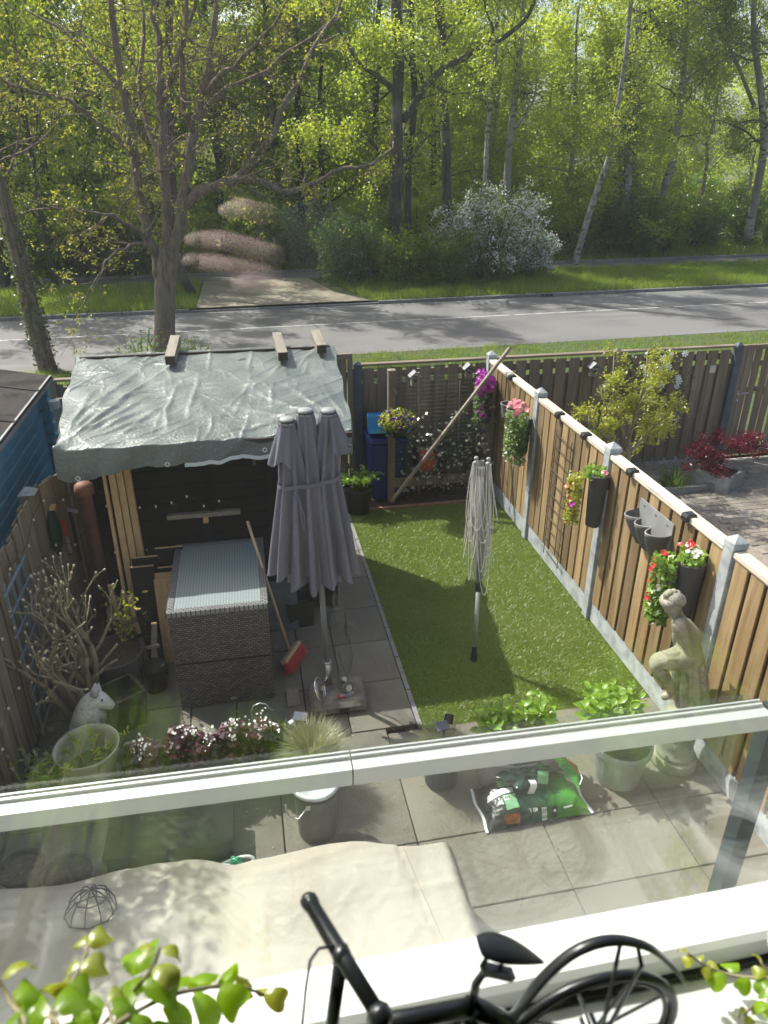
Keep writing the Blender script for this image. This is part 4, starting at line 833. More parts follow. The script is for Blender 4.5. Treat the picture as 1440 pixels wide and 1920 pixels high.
def birdhouse(p, lab, col):
    t = thing('bird_house', lab, 'bird house', p, 'bird houses on the back fence'); p = np.array(p); mb = MB()
    mb.box(p, (0.10, 0.09, 0.13)); mb.build('box', M[col], t)
    for sg in (-1, 1): MB().box(p+np.array([sg*0.040, -0.008, 0.098]), (0.115, 0.14, 0.010), roty(sg*R(42))).build('roof_board', M['lgrey_plastic'], t)
    MB().tube([p+np.array([0, -0.046, 0.01]), p+np.array([0, -0.050, 0.01])], 0.020, 10).build('entrance', M['gasket'], t)
birdhouse((2.30, 9.60, 1.66), 'small grey bird house with a metal roof on the dark back fence', 'old_timber')
birdhouse((3.10, 9.70, 1.70), 'thin wire-sided bird house beside the corner of the fences', 'fence_old')
one('fence_hook', MB().tube([(2.9, 9.78, 1.36), (3.12, 9.78, 1.40)], 0.012, 5), M['black_metal'], 'short black bar fixed on the back fence near the corner', 'bar', (2.9, 9.78, 1.36))

def flower_cluster(root, rng, c, r, n, fm, size, face=(-0.4, -1, 0.5), name='flower'):
    p, d = blobpts(rng, n, c, r); f = np.array(face)
    p = p+np.maximum(0, -(d@f))[:, None]*f/np.linalg.norm(f)*np.array(r)*0.9
    nr = d*0.5+f+rng.normal(size=d.shape)*0.3
    pieces(root, name, FM[fm], p, nr, rng.uniform(size*0.8, size*1.2, n), rng)
grg = np.random.default_rng(31)
# hanging basket on the mesh post
hb_ = thing('hanging_basket', 'black hanging basket of dark violet petunias on the mesh screen post', 'hanging basket', (1.93, 9.02, 1.2))
MB().lathe([(0.03, 1.06), (0.10, 1.09), (0.145, 1.16), (0.16, 1.24), (0.15, 1.24), (0.14, 1.18)], (1.93, 9.02, 0), 18).build('pot', M['black_plastic'], hb_, smooth=True)
MB().tube([(1.91, 9.21, 1.70), (1.91, 9.10, 1.72), (1.93, 9.02, 1.66), (1.93, 9.02, 1.58)], 0.009, 6).build('hook', M['black_metal'], hb_)
for a in (0, 2.1, 4.2): MB().tube([(1.93+0.15*math.cos(a), 9.02+0.15*math.sin(a), 1.24), (1.93, 9.02, 1.60)], 0.003, 4).build('hanger', M['black_plastic'], hb_)
p_, _ = blobpts(grg, 700, (1.93, 9.0, 1.32), (0.27, 0.22, 0.15)); leaves('foliage', p_, grg.uniform(0.03, 0.055, 700), M['L_shrub'], hb_, grg)
p_, _ = blobpts(grg, 300, (1.93, 9.0, 1.22), (0.30, 0.22, 0.14)); leaves('foliage', p_, grg.uniform(0.03, 0.05, 300), M['L_ivydark'], hb_, grg)
flower_cluster(hb_, grg, (1.93, 8.98, 1.34), (0.26, 0.22, 0.13), 40, 'violet', 0.027)

# ------------------------------------------------------------------ on the brown fence
FXI = FX-0.05
def wall_pot(name, lab, y, z, hgt, r=0.085): 
    t = thing(name, lab, 'planter', (FXI-r, y, z), 'planters hung on the brown fence')
    MB().lathe([(r*0.70, z), (r*0.78, z+0.01), (r*1.0, z+hgt*0.97), (r*1.06, z+hgt), (r*0.96, z+hgt), (r*0.9, z+hgt-0.05)], (FXI-r-0.01, y, 0), 20).build('pot', M['dgreen_plastic'], t, smooth=True)
    MB().lathe([(0.0, z+hgt-0.045), (r*0.92, z+hgt-0.045)], (FXI-r-0.01, y, 0), 16, cap=False).build('soil', M['soil'], t)
    MB().box((FXI-0.005, y, z+hgt*0.8), (0.02, 0.06, 0.10)).build('bracket', M['black_plastic'], t)
    return t
def trailing(root, rng, y, z0, z1, m, n, size, rx=0.09, ry_=0.10, x=None):
    x = FXI-0.13 if x is None else x
    zz = rng.uniform(z0, z1, n); a = rng.uniform(0, 6.28, n); q = rng.uniform(0.2, 1, n)**0.5
    p = np.stack([x+rx*q*np.cos(a), y+ry_*q*np.sin(a), zz], 1)
    leaves('foliage', p, rng.uniform(size*0.7, size*1.2, n), M[m], root, rng, wide=0.7, out=np.array([-0.8, -0.5, 0.3])); return p
t = wall_pot('wall_planter', 'trailing magenta petunias hanging at the far corner post', 9.33, 1.15, 0.5)
trailing(t, grg, 9.30, 1.10, 1.72, 'L_ivydark', 900, 0.05, 0.10, 0.15, FXI-0.18); trailing(t, grg, 9.30, 1.05, 1.65, 'L_dark', 400, 0.05, 0.12, 0.16, FXI-0.20)
flower_cluster(t, grg, (FXI-0.20, 9.25, 1.68), (0.14, 0.17, 0.20), 130, 'purple', 0.027, (-0.5, -1, 0.5)); flower_cluster(t, grg, (FXI-0.22, 9.22, 1.25), (0.1, 0.12, 0.2), 8, 'purple', 0.026)
t = wall_pot('wall_planter', 'bushy trailing planter with coral pink flowers near the second fence post', 7.98, 1.15, 0.45)
trailing(t, grg, 7.98, 1.05, 1.62, 'L_dark', 1000, 0.05, 0.12, 0.20, FXI-0.19); trailing(t, grg, 7.98, 1.15, 1.70, 'L_blue', 500, 0.05, 0.13, 0.20, FXI-0.20)
flower_cluster(t, grg, (FXI-0.20, 8.0, 1.72), (0.13, 0.24, 0.09), 30, 'pink', 0.028, (-0.4, -0.8, 0.8))
t = wall_pot('wall_planter', 'dark planter with rusty pansies and one magenta bloom by the third fence post', 5.98, 1.15, 0.55, 0.095)
p_ = trailing(t, grg, 6.13, 1.12, 1.66, 'L_shrub', 420, 0.05, 0.07, 0.085, FXI-0.27); trailing(t, grg, 6.02, 1.66, 1.76, 'L_bright', 130, 0.05, 0.10, 0.11, FXI-0.13)
flower_cluster(t, grg, (FXI-0.30, 6.15, 1.36), (0.06, 0.08, 0.25), 26, 'rust', 0.027, (-0.8, -0.6, 0.3)); flower_cluster(t, grg, (FXI-0.31, 6.06, 1.34), (0.02, 0.03, 0.05), 3, 'purple', 0.030, (-0.8, -0.6, 0.3)); flower_cluster(t, grg, (FXI-0.10, 5.9, 1.75), (0.03, 0.03, 0.02), 2, 'pink', 0.028, (-0.5, -0.6, 0.9))
t = wall_pot('wall_planter', 'dark planter of red and white begonias next to the nearest concrete post', 4.36, 1.13, 0.52, 0.100)
trailing(t, grg, 4.47, 1.10, 1.66, 'L_bright', 420, 0.060, 0.08, 0.11, FXI-0.27); trailing(t, grg, 4.47, 1.05, 1.62, 'L_dark', 420, 0.06, 0.08, 0.11, FXI-0.26); trailing(t, grg, 4.37, 1.64, 1.74, 'L_bright', 110, 0.05, 0.10, 0.11, FXI-0.12)
flower_cluster(t, grg, (FXI-0.29, 4.49, 1.42), (0.08, 0.10, 0.30), 40, 'red', 0.022, (-0.8, -0.5, 0.4)); flower_cluster(t, grg, (FXI-0.30, 4.44, 1.34), (0.07, 0.09, 0.22), 9, 'white', 0.020, (-0.8, -0.5, 0.4)); flower_cluster(t, grg, (FXI-0.12, 4.36, 1.75), (0.08, 0.10, 0.03), 14, 'white', 0.021, (-0.3, -0.5, 1)); flower_cluster(t, grg, (FXI-0.12, 4.44, 1.76), (0.06, 0.06, 0.03), 9, 'red', 0.022, (-0.3, -0.5, 1))

# empty grey three-pocket felt planter
ep = thing('pocket_planter', 'empty grey three-pocket planter hung on the brown fence', 'planter', (FXI-0.1, 5.12, 1.5))
y0, y1, zt = 4.82, 5.36, 1.63
MB().box((FXI-0.008, (y0+y1)/2, zt-0.02), (0.010, y1-y0, 0.24)).build('back_panel', M['lgrey_plastic'], ep)
ny = 60; yy = np.linspace(y1, y0, ny); ph = (yy-y0)/(y1-y0)*3; rim = 0.05+0.13*np.abs(np.sin(math.pi*ph))**0.55
rows = []
for s in np.linspace(0, 1, 9):
    yc = (y0+y1)/2; sh_ = 1-0.35*s
    rows.append(np.stack([FXI-0.012-rim*(1-0.62*s**1.3), yc+(yy-yc)*sh_, zt-0.01-0.25*s-0.0*yy], -1))
rows.append(np.stack([np.full(ny, FXI-0.014), rows[-1][:, 1], rows[-1][:, 2]-0.01], -1))
fp = MB().grid(np.array(rows)).build('pocket_front', M['felt_grey'], ep, smooth=True)
so_ = fp.modifiers.new('thick', 'SOLIDIFY'); so_.thickness = 0.006
MB().tube(rows[0], 0.006, 5).build('pocket_rim', M['lgrey_plastic'], ep)
for sgn in (0, -1): MB().add([rows[0][sgn], (FXI-0.01, rows[0][sgn][1], zt), (FXI-0.012, rows[-1][sgn][1], rows[-1][sgn][2]), rows[4][sgn]], [(0, 1, 2, 3)]).build('end_panel', M['felt_grey'], ep)
for y in (4.90, 5.09, 5.28): MB().tube([(FXI-0.013, y, zt+0.06), (FXI-0.018, y, zt+0.06)], 0.012, 8).build('screw', M['steel'], ep)
e2 = thing('pocket_planter', 'small grey pocket planter half hidden behind the coral pink flowers', 'planter', (FXI-0.1, 8.45, 1.5))
for k, y in enumerate((8.55, 8.33)):
    a = np.linspace(0, 2*math.pi, 17); rp = np.stack([FXI-0.10+0.10*np.cos(a), y+0.10*np.sin(a), np.full(17, 1.60-0.0*k)], 1)
    MB().grid(np.stack([rp, rp*np.array([1, 1, 0])+np.array([0.03, 0, 1.42])])).build('pocket', M['felt_grey'], e2, smooth=True); MB().tube(rp, 0.006, 5, cap=False).build('pocket_rim', M['lgrey_plastic'], e2)

# solar lamps on the cap rail
for k, (y, lab) in enumerate(((8.75, 'small black solar lamp on the cap rail nearest the far corner post'), (7.22, 'small black solar lamp on the cap rail just past the second post'), (6.55, 'small black solar lamp on the cap rail above the metal trellis'), (5.58, 'small black solar lamp on the cap rail just past the planter of pansies'), (4.66, 'small black solar lamp on the cap rail above the red begonias'))):
    t = thing('solar_lamp', lab, 'solar lamp', (FX-0.05, y, 1.89), 'solar lamps along the fence cap')
    MB().box((FX-0.05, y, 1.903), (0.085, 0.085, 0.020)).box((FX-0.085, y, 1.875), (0.03, 0.08, 0.05)).build('body', M['black_plastic'], t, bevel=0.004)
    MB().box((FX-0.045, y, 1.9145), (0.055, 0.06, 0.004)).build('panel', M['black_metal'], t)
# metal trellis
tr = thing('wall_trellis', 'rusty thin metal ladder trellis fixed on the brown fence', 'trellis', (FXI-0.02, 7.0, 0.1))
for y in (7.20, 6.80): MB().tube([(FXI-0.025, y, 0.15), (FXI-0.025, y, 1.72)], 0.005, 5).build('upright', M['dark_bark'], tr)
for i in range(11): MB().tube([(FXI-0.025, 7.27, 0.22+i*0.145), (FXI-0.025, 6.76, 0.20+i*0.145)], 0.005, 5).build('rung', M['dark_bark'], tr)
one('wall_ring', MB().tube([(FXI-0.02, 3.02+0.09*math.cos(a), 1.52+0.10*math.sin(a)) for a in np.linspace(0, 6.283, 20)], 0.005, 5, cap=False), M['white'], 'pale thin ring hung on the fence near the house', 'ring', (FXI-0.02, 3.02, 1.52))

# ------------------------------------------------------------------ pots behind and around the table
def round_pot(name, lab, c, r, h, m, group=None, cat='pot', soil=True):
    t = thing(name, lab, cat, (c[0], c[1], 0), group)
    MB().lathe([(r*0.74, 0.0), (r*0.78, 0.01), (r*0.95, h*0.86), (r*0.95, h*0.86), (r*1.03, h*0.87), (r*1.04, h), (r*0.93, h), (r*0.90, h-0.04)], (c[0], c[1], 0), 28).build('pot', M[m], t, smooth=False)
    if soil: MB().lathe([(0, h-0.035), (r*0.91, h-0.035)], (c[0], c[1], 0), 20, cap=False).build('soil', M['soil'], t)
    return t
fp_ = round_pot('fern_pot', 'bright green fern in a black pot at the end of the slab path', (1.40, 9.05), 0.20, 0.36, 'black_plastic', cat='potted plant')
frs = np.random.default_rng(17); fl = []
for k in range(40):
    a = frs.uniform(0, 6.28); L_ = frs.uniform(0.28, 0.46); t = np.linspace(0, 1, 14)
    q = np.stack([1.40+math.cos(a)*L_*0.75*t, 9.05+math.sin(a)*L_*0.6*t, 0.34+L_*(1.25*t-0.75*t*t)], 1); fl.append(np.repeat(q, 4, 0)+frs.normal(size=(56, 3))*0.018)
fl = np.concatenate(fl); leaves('frond', fl, frs.uniform(0.025, 0.045, len(fl)), M['L_bright'], fp_, frs, wide=0.5)
def square_pot(name, lab, c, s, h, m, rot=0.0, cat='pot', empty=True):
    t = thing(name, lab, cat, (c[0], c[1], 0)); rr = rotz(rot); q = s/2
    for a in range(4):
        r2 = rr @ rotz(a*math.pi/2); mb = MB()
        v = np.array([[-q*0.8, -q*0.8, 0], [q*0.8, -q*0.8, 0], [q, -q, h], [-q, -q, h], [-q*0.72, -q*0.72, 0.02], [q*0.72, -q*0.72, 0.02], [q*0.84, -q*0.84, h], [-q*0.84, -q*0.84, h]]) @ r2.T+np.array([c[0], c[1], 0])
        mb.add(v, [(0, 1, 2, 3), (3, 2, 6, 7), (7, 6, 5, 4)]); mb.build('side', M[m], t)
    v = np.array([[-q*.8, -q*.8, h*0.6], [q*.8, -q*.8, h*0.6], [q*.8, q*.8, h*0.6], [-q*.8, q*.8, h*0.6]]) @ rr.T+np.array([c[0], c[1], 0]); MB().add(v, [(0, 1, 2, 3)]).build('soil', M['soil'], t); return t
m_glaze = pm('black_glaze', (0.022, 0.02, 0.02), 0.3, 0, 0.6, var=[(6, (0.06, 0.05, 0.045), 0.6, 0.75)]); M['glaze'] = m_glaze
square_pot('square_pot', 'square black glazed pot with a pale worn rim beside the wolf statue', (-1.27, 5.30), 0.32, 0.36, 'glaze', 0.55)
round_pot('round_pot', 'wide dark round tub with twigs behind the bare shrub', (-1.38, 5.78), 0.26, 0.42, 'dgreen_plastic')
round_pot('round_pot', 'old brown barrel pot at the foot of the red-brown pipe', (-1.28, 6.28), 0.20, 0.55, 'fence_old')
square_pot('square_pot', 'small black pot with brown soil behind the parasol pole', (0.36, 6.55), 0.30, 0.30, 'black_plastic', 0.1)
one('slate_sheet', MB().box((0.16, 6.45, 0.28), (0.36, 0.02, 0.56), rotx(R(-8))), M['blue_post'], 'dark slate panel leaning behind the wicker table', 'panel', (0.16, 6.45, 0))
one('rain_can', MB().lathe([(0.10, 0), (0.11, 0.25), (0.10, 0.27)], (-1.05, 5.72, 0), 16), M['black_plastic'], 'small black can standing among the scrap laths', 'can', (-1.05, 5.72, 0))
one('stepping_stone', MB().box((0.19, 5.33, 0.012), (0.11, 0.24, 0.02)), M['brick_pave'], 'small mossy stone plate beside the parasol foot', 'stone', (0.19, 5.33, 0))

# things on the mossy fence
to = thing('garden_bag', 'dark green garden sack hanging on the mossy fence', 'sack', (-1.92, 6.62, 1.2)); MB().ball((-1.90, 6.66, 1.25), 0.11, 12, sc=(0.5, 1.0, 2.4)).build('sack', pm('sack_green', (0.015, 0.035, 0.03), 0.6), to, smooth=True); MB().box((-1.86, 6.62, 1.52), (0.05, 0.08, 0.03)).build('strap', M['pine'], to)
to = thing('pruning_shears', 'red handled shears hanging on the mossy fence', 'shears', (-1.80, 6.78, 1.2)); MB().bar((-1.83, 6.76, 1.15), (-1.83, 6.74, 1.32), 0.03, 0.02).build('handle', M['red_plastic'], to); MB().bar((-1.83, 6.77, 0.95), (-1.83, 6.76, 1.15), 0.03, 0.01).build('blade', M['steel'], to)
to = thing('hand_hoe', 'hand hoe with a pale steel blade hanging beside the red shears', 'hoe', (-1.76, 6.86, 1.2)); MB().tube([(-1.78, 6.86, 0.8), (-1.78, 6.86, 1.36)], 0.016, 6).build('handle', M['black_plastic'], to); MB().box((-1.75, 6.84, 1.37), (0.10, 0.05, 0.015), roty(0.4)).build('blade', M['steel'], to)
sl_ = thing('string_lights', 'string of small clear bulbs looped along the mossy fence and shed', 'string lights', (-1.9, 6, 1.5))
lr = random.Random(8); bme_ = MB().ball((0, 0, 0), 0.010, 6, sc=(1, 1, 1.5)).mesh('bulb', M['bulb'])
for row in range(3):
    pts = []
    for i in range(14):
        (x, y), a_ = lerp_poly(lp, 1.6+i*0.27); pts.append((x+0.05+0.02*row, y-0.03, 1.55-0.42*row+0.10*math.sin(i*1.3+row)+lr.uniform(-.05, .05)))
    MB().tube(pts, 0.0025, 3).build('wire', M['black_plastic'], sl_)
    for p in pts[::1]:
        o = link('bulb', bme_, sl_); o.location = np.array(p)-W[sl_]+np.array([0.012, 0, -0.015])
for row, z in ((0, 1.45), (1, 0.95)):
    pts = [(-1.4+i*0.15, 6.70, z+0.05*math.sin(i*1.7)+lr.uniform(-.03, .03)) for i in range(8)]; MB().tube(pts, 0.0025, 3).build('wire', M['black_plastic'], sl_)
    for p in pts:
        o = link('bulb', bme_, sl_); o.location = np.array(p)-W[sl_]+np.array([0, -0.012, -0.015])
tl_ = thing('lattice_trellis', 'blue-grey wooden lattice behind the bare shrub', 'trellis', (-1.93, 5.6, 0))
for i in range(4): MB().box((-1.925, 5.20+i*0.16, 0.80), (0.012, 0.022, 1.5)).build('slat', M['blue_post'] if False else pm_tl if 'pm_tl' in globals() else globals().setdefault('pm_tl', pm('blue_grey_lath', (0.16, 0.22, 0.27), 0.7)), tl_)
for i in range(8): MB().box((-1.910, 5.44, 0.16+i*0.19), (0.012, 0.66, 0.022)).build('slat', pm_tl, tl_)

# ------------------------------------------------------------------ statues
def skin(name, V, E, rad, m, parent, sub=2, root=0):
    me = bpy.data.meshes.new(name); V = np.asarray(V, float)-W[parent]; me.from_pydata(V.tolist(), E, []); me.materials.append(m)
    o = link(name, me, parent); W[o] = W[parent]
    md = o.modifiers.new('skin', 'SKIN'); md.use_smooth_shade = True; md.branch_smoothing = 0.6
    for i, sv in enumerate(me.skin_vertices[0].data):
        r = rad[i]; sv.radius = r if isinstance(r, tuple) else (r, r); sv.use_root = (i == root)
    s = o.modifiers.new('sub', 'SUBSURF'); s.levels = sub; s.render_levels = sub
    return o
st = thing('garden_statue', 'weathered stone statue of a draped woman on a round pedestal by the fence', 'statue', (3.19, 3.96, 0))
MB().lathe([(0.0, 0), (0.175, 0.0), (0.18, 0.03), (0.178, 0.075), (0.168, 0.095), (0.150, 0.10), (0.158, 0.115), (0.150, 0.135), (0.132, 0.15), (0.128, 0.20), (0.130, 0.27), (0.118, 0.285), (0.126, 0.30), (0.126, 0.33), (0.112, 0.345), (0.100, 0.40), (0.0, 0.405)], (3.19, 3.96, 0), 36, cap=False).build('pedestal', M['stone'], st, smooth=True)
rk = MB(); A = np.linspace(0, 6.283, 22, endpoint=False); rows = []
for z, r in ((0.40, 0.115), (0.44, 0.125), (0.50, 0.12), (0.55, 0.105), (0.565, 0.06), (0.568, 0.005)):
    rr = r*(1+0.10*np.sin(A*3+z*30)+0.06*np.sin(A*7-z*20)); rows.append(np.stack([3.19-0.03+rr*np.cos(A)*1.05, 3.96+rr*np.sin(A), np.full(22, z)], 1))
rk.grid(np.array(rows), closed_u=True).build('rock', M['stone'], st, smooth=True)
SY = 3.97
def q(px, py, dy=0): return PX(px, py, Y=SY+dy)
Vs = [q(1299, 1232), q(1296, 1212), q(1288, 1190), q(1280, 1170), q(1268, 1152), q(1262, 1140), q(1257, 1126), q(1257, 1116),      # 0 hip .. 7 head top
      q(1272, 1168, -0.10), q(1284, 1196, -0.12), q(1289, 1216, -0.10), q(1299, 1238, -0.06),                                  # 8-11 near arm
      q(1277, 1168, 0.09), q(1268, 1195, 0.12), q(1275, 1226, 0.08),                                                          # 12-14 far arm
      q(1270, 1236, -0.05), q(1236, 1238, -0.05), q(1229, 1244, -0.05), q(1243, 1268, -0.05), q(1259, 1294, -0.05), q(1255, 1303, -0.05), q(1240, 1309, -0.05),   # 15-21 near leg
      q(1300, 1270, 0.04), q(1303, 1315, 0.05)]                                                                               # 22-23 far leg
Es = [(0, 1), (1, 2), (2, 3), (3, 4), (4, 5), (5, 6), (6, 7), (3, 8), (8, 9), (9, 10), (10, 11), (3, 12), (12, 13), (13, 14), (0, 15), (15, 16), (16, 17), (17, 18), (18, 19), (19, 20), (20, 21), (0, 22), (22, 23)]
Rs = [0.105, 0.085, 0.095, 0.085, 0.042, 0.045, 0.078, 0.055, 0.05, 0.042, 0.036, 0.030, 0.05, 0.04, 0.03, 0.085, 0.062, 0.055, 0.050, 0.032, 0.030, 0.020, 0.08, 0.05]
fig = skin('figure', Vs, Es, [r*(1.24 if i < 8 or i > 14 else 1.0) for i, r in enumerate(Rs)], M['stone'], st)
hr_ = MB(); hr_.ball(q(1262, 1122), 0.074, 12, sc=(1, 1.05, 0.9)); hr_.ball(q(1273, 1126), 0.052, 10)
for k in range(9): a = k*0.7; hr_.ball(q(1261+11*math.cos(a), 1118+7*math.sin(a)), 0.030, 8)
hr_.build('hair', M['stone'], fig, smooth=True)
fc = MB(); fc.ball(q(1246, 1131, -0.005), 0.014, 8, sc=(1.2, 0.7, 1.3)); fc.ball(q(1249, 1139, -0.005), 0.014, 8, sc=(1, 1.4, 0.6)); fc.ball(q(1251, 1144, -0.005), 0.022, 8); fc.build('face_features', M['stone'], fig, smooth=True)
tn = 20; A = np.linspace(0, 6.283, 90, endpoint=False); rows = []
for s in np.linspace(0, 1, tn):
    c = q(1290+6*s, 1222+102*s, 0.0); r = 0.092+0.022*s+0.02*math.sin(s*3); plt = (0.006+0.017*s)*np.sin(A*12+s*2.5)+0.006*np.sin(A*5-s*3)
    rows.append(np.stack([c[0]+(r+plt)*np.cos(A)*(1.0-0.05*s), c[1]+(r+plt)*np.sin(A)*0.95, np.full(90, c[2])+0.03*np.cos(A)*(1-s)], 1))
MB().grid(np.array(rows), closed_u=True).build('drapery', M['stone'], st, smooth=True)
rows = []
for s in np.linspace(0, 1, 10):                             # cloth over the thigh
    a0, a1 = q(1290, 1226), q(1243, 1237, -0.05); c = a0*(1-s)+a1*s; th = np.linspace(0, 6.283, 30, endpoint=False); r = 0.098-0.024*s+0.005*np.sin(th*9+s*6)
    rows.append(np.stack([np.full(30, c[0])+0.01*np.sin(th), c[1]+r*np.cos(th), c[2]+r*np.sin(th)*(0.95)-0.015], 1))
MB().grid(np.array(rows), closed_u=True).build('thigh_cloth', M['stone'], st, smooth=True)

wf = thing('wolf_statue', 'grey-white stone statue of a sitting wolf looking towards the table', 'statue', (-1.52, 4.95, 0))
def q2(px, py, dy=0): return PX(px, py, Y=4.95+dy)
Vw = [q2(152, 1412), q2(153, 1375), q2(160, 1345), q2(172, 1322), q2(184, 1310), q2(196, 1316), q2(206, 1322), q2(214, 1326), q2(178, 1400, -0.06), q2(182, 1445, -0.06), q2(178, 1400, 0.07), q2(182, 1440, 0.07), q2(140, 1440, 0.0)]
Ew = [(0, 1), (1, 2), (2, 3), (3, 4), (4, 5), (5, 6), (6, 7), (1, 8), (8, 9), (1, 10), (10, 11), (0, 12)]
wbody = skin('body', Vw, Ew, [0.19, 0.18, 0.155, 0.125, 0.098, 0.064, 0.042, 0.027, 0.06, 0.05, 0.06, 0.05, 0.15], M['wolf'], wf)
for dy, px in ((-0.045, 177), (0.055, 183)):
    a_ = q2(px, 1303, dy); tip = q2(px+2, 1280, dy*1.2); MB().tube([a_, (a_*0.5+tip*0.5), tip], [0.036, 0.026, 0.003], 8).build('ear', M['wolf'], wbody, smooth=True)
MB().ball(q2(216, 1325.5, 0), 0.018, 8).build('nose', M['black_plastic'], wbody, smooth=True)
for dy in (-0.048, 0.05): MB().ball(q2(191, 1313, dy), 0.011, 8).build('eye', M['black_plastic'], wbody)
MB().tube([q2(200, 1332, -0.034), q2(208, 1333, -0.028), q2(213, 1332, -0.012)], 0.004, 5).build('mouth', M['black_plastic'], wf)
frb = MB(); fr = np.random.default_rng(5)
for k in range(150):
    s = fr.uniform(0, 1); a = fr.uniform(0, 6.28); c = q2(168-14*s, 1330+75*s); r = 0.105+0.045*s
    p = c+np.array([r*math.cos(a), r*math.sin(a), 0]); e = p+np.array([0.02*math.cos(a), 0.02*math.sin(a), -0.07]); frb.tube([p+np.array([-0.02*math.cos(a), -0.02*math.sin(a), 0.03]), p, e], [0.016, 0.014, 0.003], 4)
frb.build('fur_tufts', M['wolf'], wf, smooth=True)

# ------------------------------------------------------------------ pots and plants near the house
prg = np.random.default_rng(41)
def big_leaf(name, m, L_=1.0, W_=0.62, cup=0.18, droop=0.15, n=5):
    t = np.linspace(0, 1, n); w_ = W_*0.5*np.sin(math.pi*t**0.85)**0.8; z = droop*(np.sin(t*math.pi*0.6))-droop*1.2*t*t
    V = np.stack([np.stack([np.stack([t*L_, sg*w_, z+cup*abs(sg)*w_*2], -1) for sg in (-1, 0, 1)])[:, i] for i in range(n)])
    me = MB().grid(V).mesh(name, m, smooth=True); return me
def leaf_pieces(root, me, P, sizes, rng, dirs=None, flat=0.6, name='leaf'):
    off = W[root]
    for k, (p, s) in enumerate(zip(P, sizes)):
        o = bpy.data.objects.new(name, me); COL.objects.link(o); o.parent = root; o.location = np.asarray(p)-off
        d = dirs[k] if dirs is not None else rng.normal(size=3)*np.array([1, 1, flat])
        x = Vector(d).normalized(); up = Vector((rng.normal()*0.4, rng.normal()*0.4, 1)); y = up.cross(x).normalized(); z = x.cross(y)
        o.rotation_euler = Matrix((x, y, z)).transposed().to_euler(); o.scale = (s, s, s)
def bushy(root, rng, c, r, n, size, m='L_bright', stems=7, me=None):
    me = me or big_leaf('leaf', M[m]); P = []; D = []; S = []
    sm = MB()
    for k in range(stems):
        a = k*2.4; rr = math.sqrt((k+0.5)/stems); e = np.array(c)+np.array([math.cos(a)*rr*r[0]*0.8, math.sin(a)*rr*r[1]*0.8, r[2]*(1-0.35*rr*rr)*rng.uniform(0.85, 1.1)])
        b = np.array(c)+np.array([math.cos(a)*rr*r[0]*0.35, math.sin(a)*rr*r[1]*0.35, -0.02]); sm.tube([b, (b+e)/2+np.array([0, 0, 0.02]), e], [0.005, 0.004, 0.003], 5)
        per = max(2, n//stems)
        for j in range(per):
            t = 1-0.62*(j/per); q_ = b*(1-t)+e*t; aa = j*2.4+k+rng.uniform(-0.4, 0.4); el = 0.15+0.8*(t-0.4)
            P.append(q_); D.append(np.array([math.cos(aa), math.sin(aa), el*rng.uniform(0.4, 1.2)])); S.append(size*(0.62+0.6*(1-t)**0.6 if j else 0.6)*rng.uniform(0.8, 1.15))
    sm.build('stem', M['stem'], root); leaf_pieces(root, me, P, S, rng, D)
hyd = thing('oval_planter', 'long oval grey planter with leafy lime green shoots behind the soil bags', 'potted plant', (1.88, 4.06, 0))
MB().lathe([(0.9, 0.0), (0.93, 0.02), (0.98, 0.25), (1.05, 0.255), (1.06, 0.295), (0.95, 0.295), (0.92, 0.24)], (1.88, 4.06, 0), 36, sx=0.36, sy=0.19).build('pot', M['lgrey_plastic'], hyd); MB().lathe([(0, 0.26), (0.93, 0.26)], (1.88, 4.06, 0), 30, sx=0.36, sy=0.19, cap=False).build('soil', M['soil'], hyd)
for k, (dx, n_) in enumerate(((-0.19, 34), (0.12, 34))): bushy(hyd, prg, (1.88+dx, 4.12, 0.26), (0.22, 0.18, 0.46), 110, 0.11, stems=11)
rp_ = round_pot('round_planter', 'round grey pot overflowing with lime green leaves beside the stone statue', (2.66, 3.90), 0.225, 0.36, 'lgrey_plastic', cat='potted plant')
bushy(rp_, prg, (2.58, 4.0, 0.33), (0.34, 0.28, 0.48), 250, 0.125, stems=21)
gp = round_pot('grass_pot', 'dark pot of fine grey grass with a solar lamp stuck in it', (1.26, 4.12), 0.16, 0.28, 'dgreen_plastic', cat='potted plant')
def tuft(root, rng, c, n, L_, wd, m, spread=0.9):
    a = rng.uniform(0, 6.28, n); r0 = rng.uniform(0, 0.1, n)**0.8; el = rng.uniform(0.1, 1, n)*spread; l = L_*rng.uniform(0.6, 1.15, n)
    b = np.stack([c[0]+r0*np.cos(a), c[1]+r0*np.sin(a), np.full(n, c[2])], 1); d1 = np.stack([np.cos(a)*np.sin(el*0.6), np.sin(a)*np.sin(el*0.6), np.cos(el*0.6)], 1); d2 = np.stack([np.cos(a)*np.sin(el*1.5), np.sin(a)*np.sin(el*1.5), np.cos(el*1.5)], 1)
    s = np.stack([-np.sin(a), np.cos(a), np.zeros(n)], 1)*wd; m1 = b+d1*l[:, None]*0.55; e = m1+d2*l[:, None]*0.45
    v = np.stack([b-s, b+s, m1+s*0.8, m1-s*0.8, m1-s*0.8, m1+s*0.8, e+s*0.15, e-s*0.15], 1).reshape(-1, 3); f = np.arange(n*8).reshape(-1, 4)
    o = link('blades', raw_mesh('blades', v-W[root], f, M[m]), root); W[o] = W[root]; o['kind'] = 'stuff'; return o
tuft(gp, prg, (1.26, 4.12, 0.26), 1100, 0.24, 0.0016, 'L_fescue', 1.05)
so2 = thing('garden_solar_lamp', 'black garden spotlight with a tilted solar panel in the dark grass pot', 'solar lamp', (1.29, 4.2, 0.3))
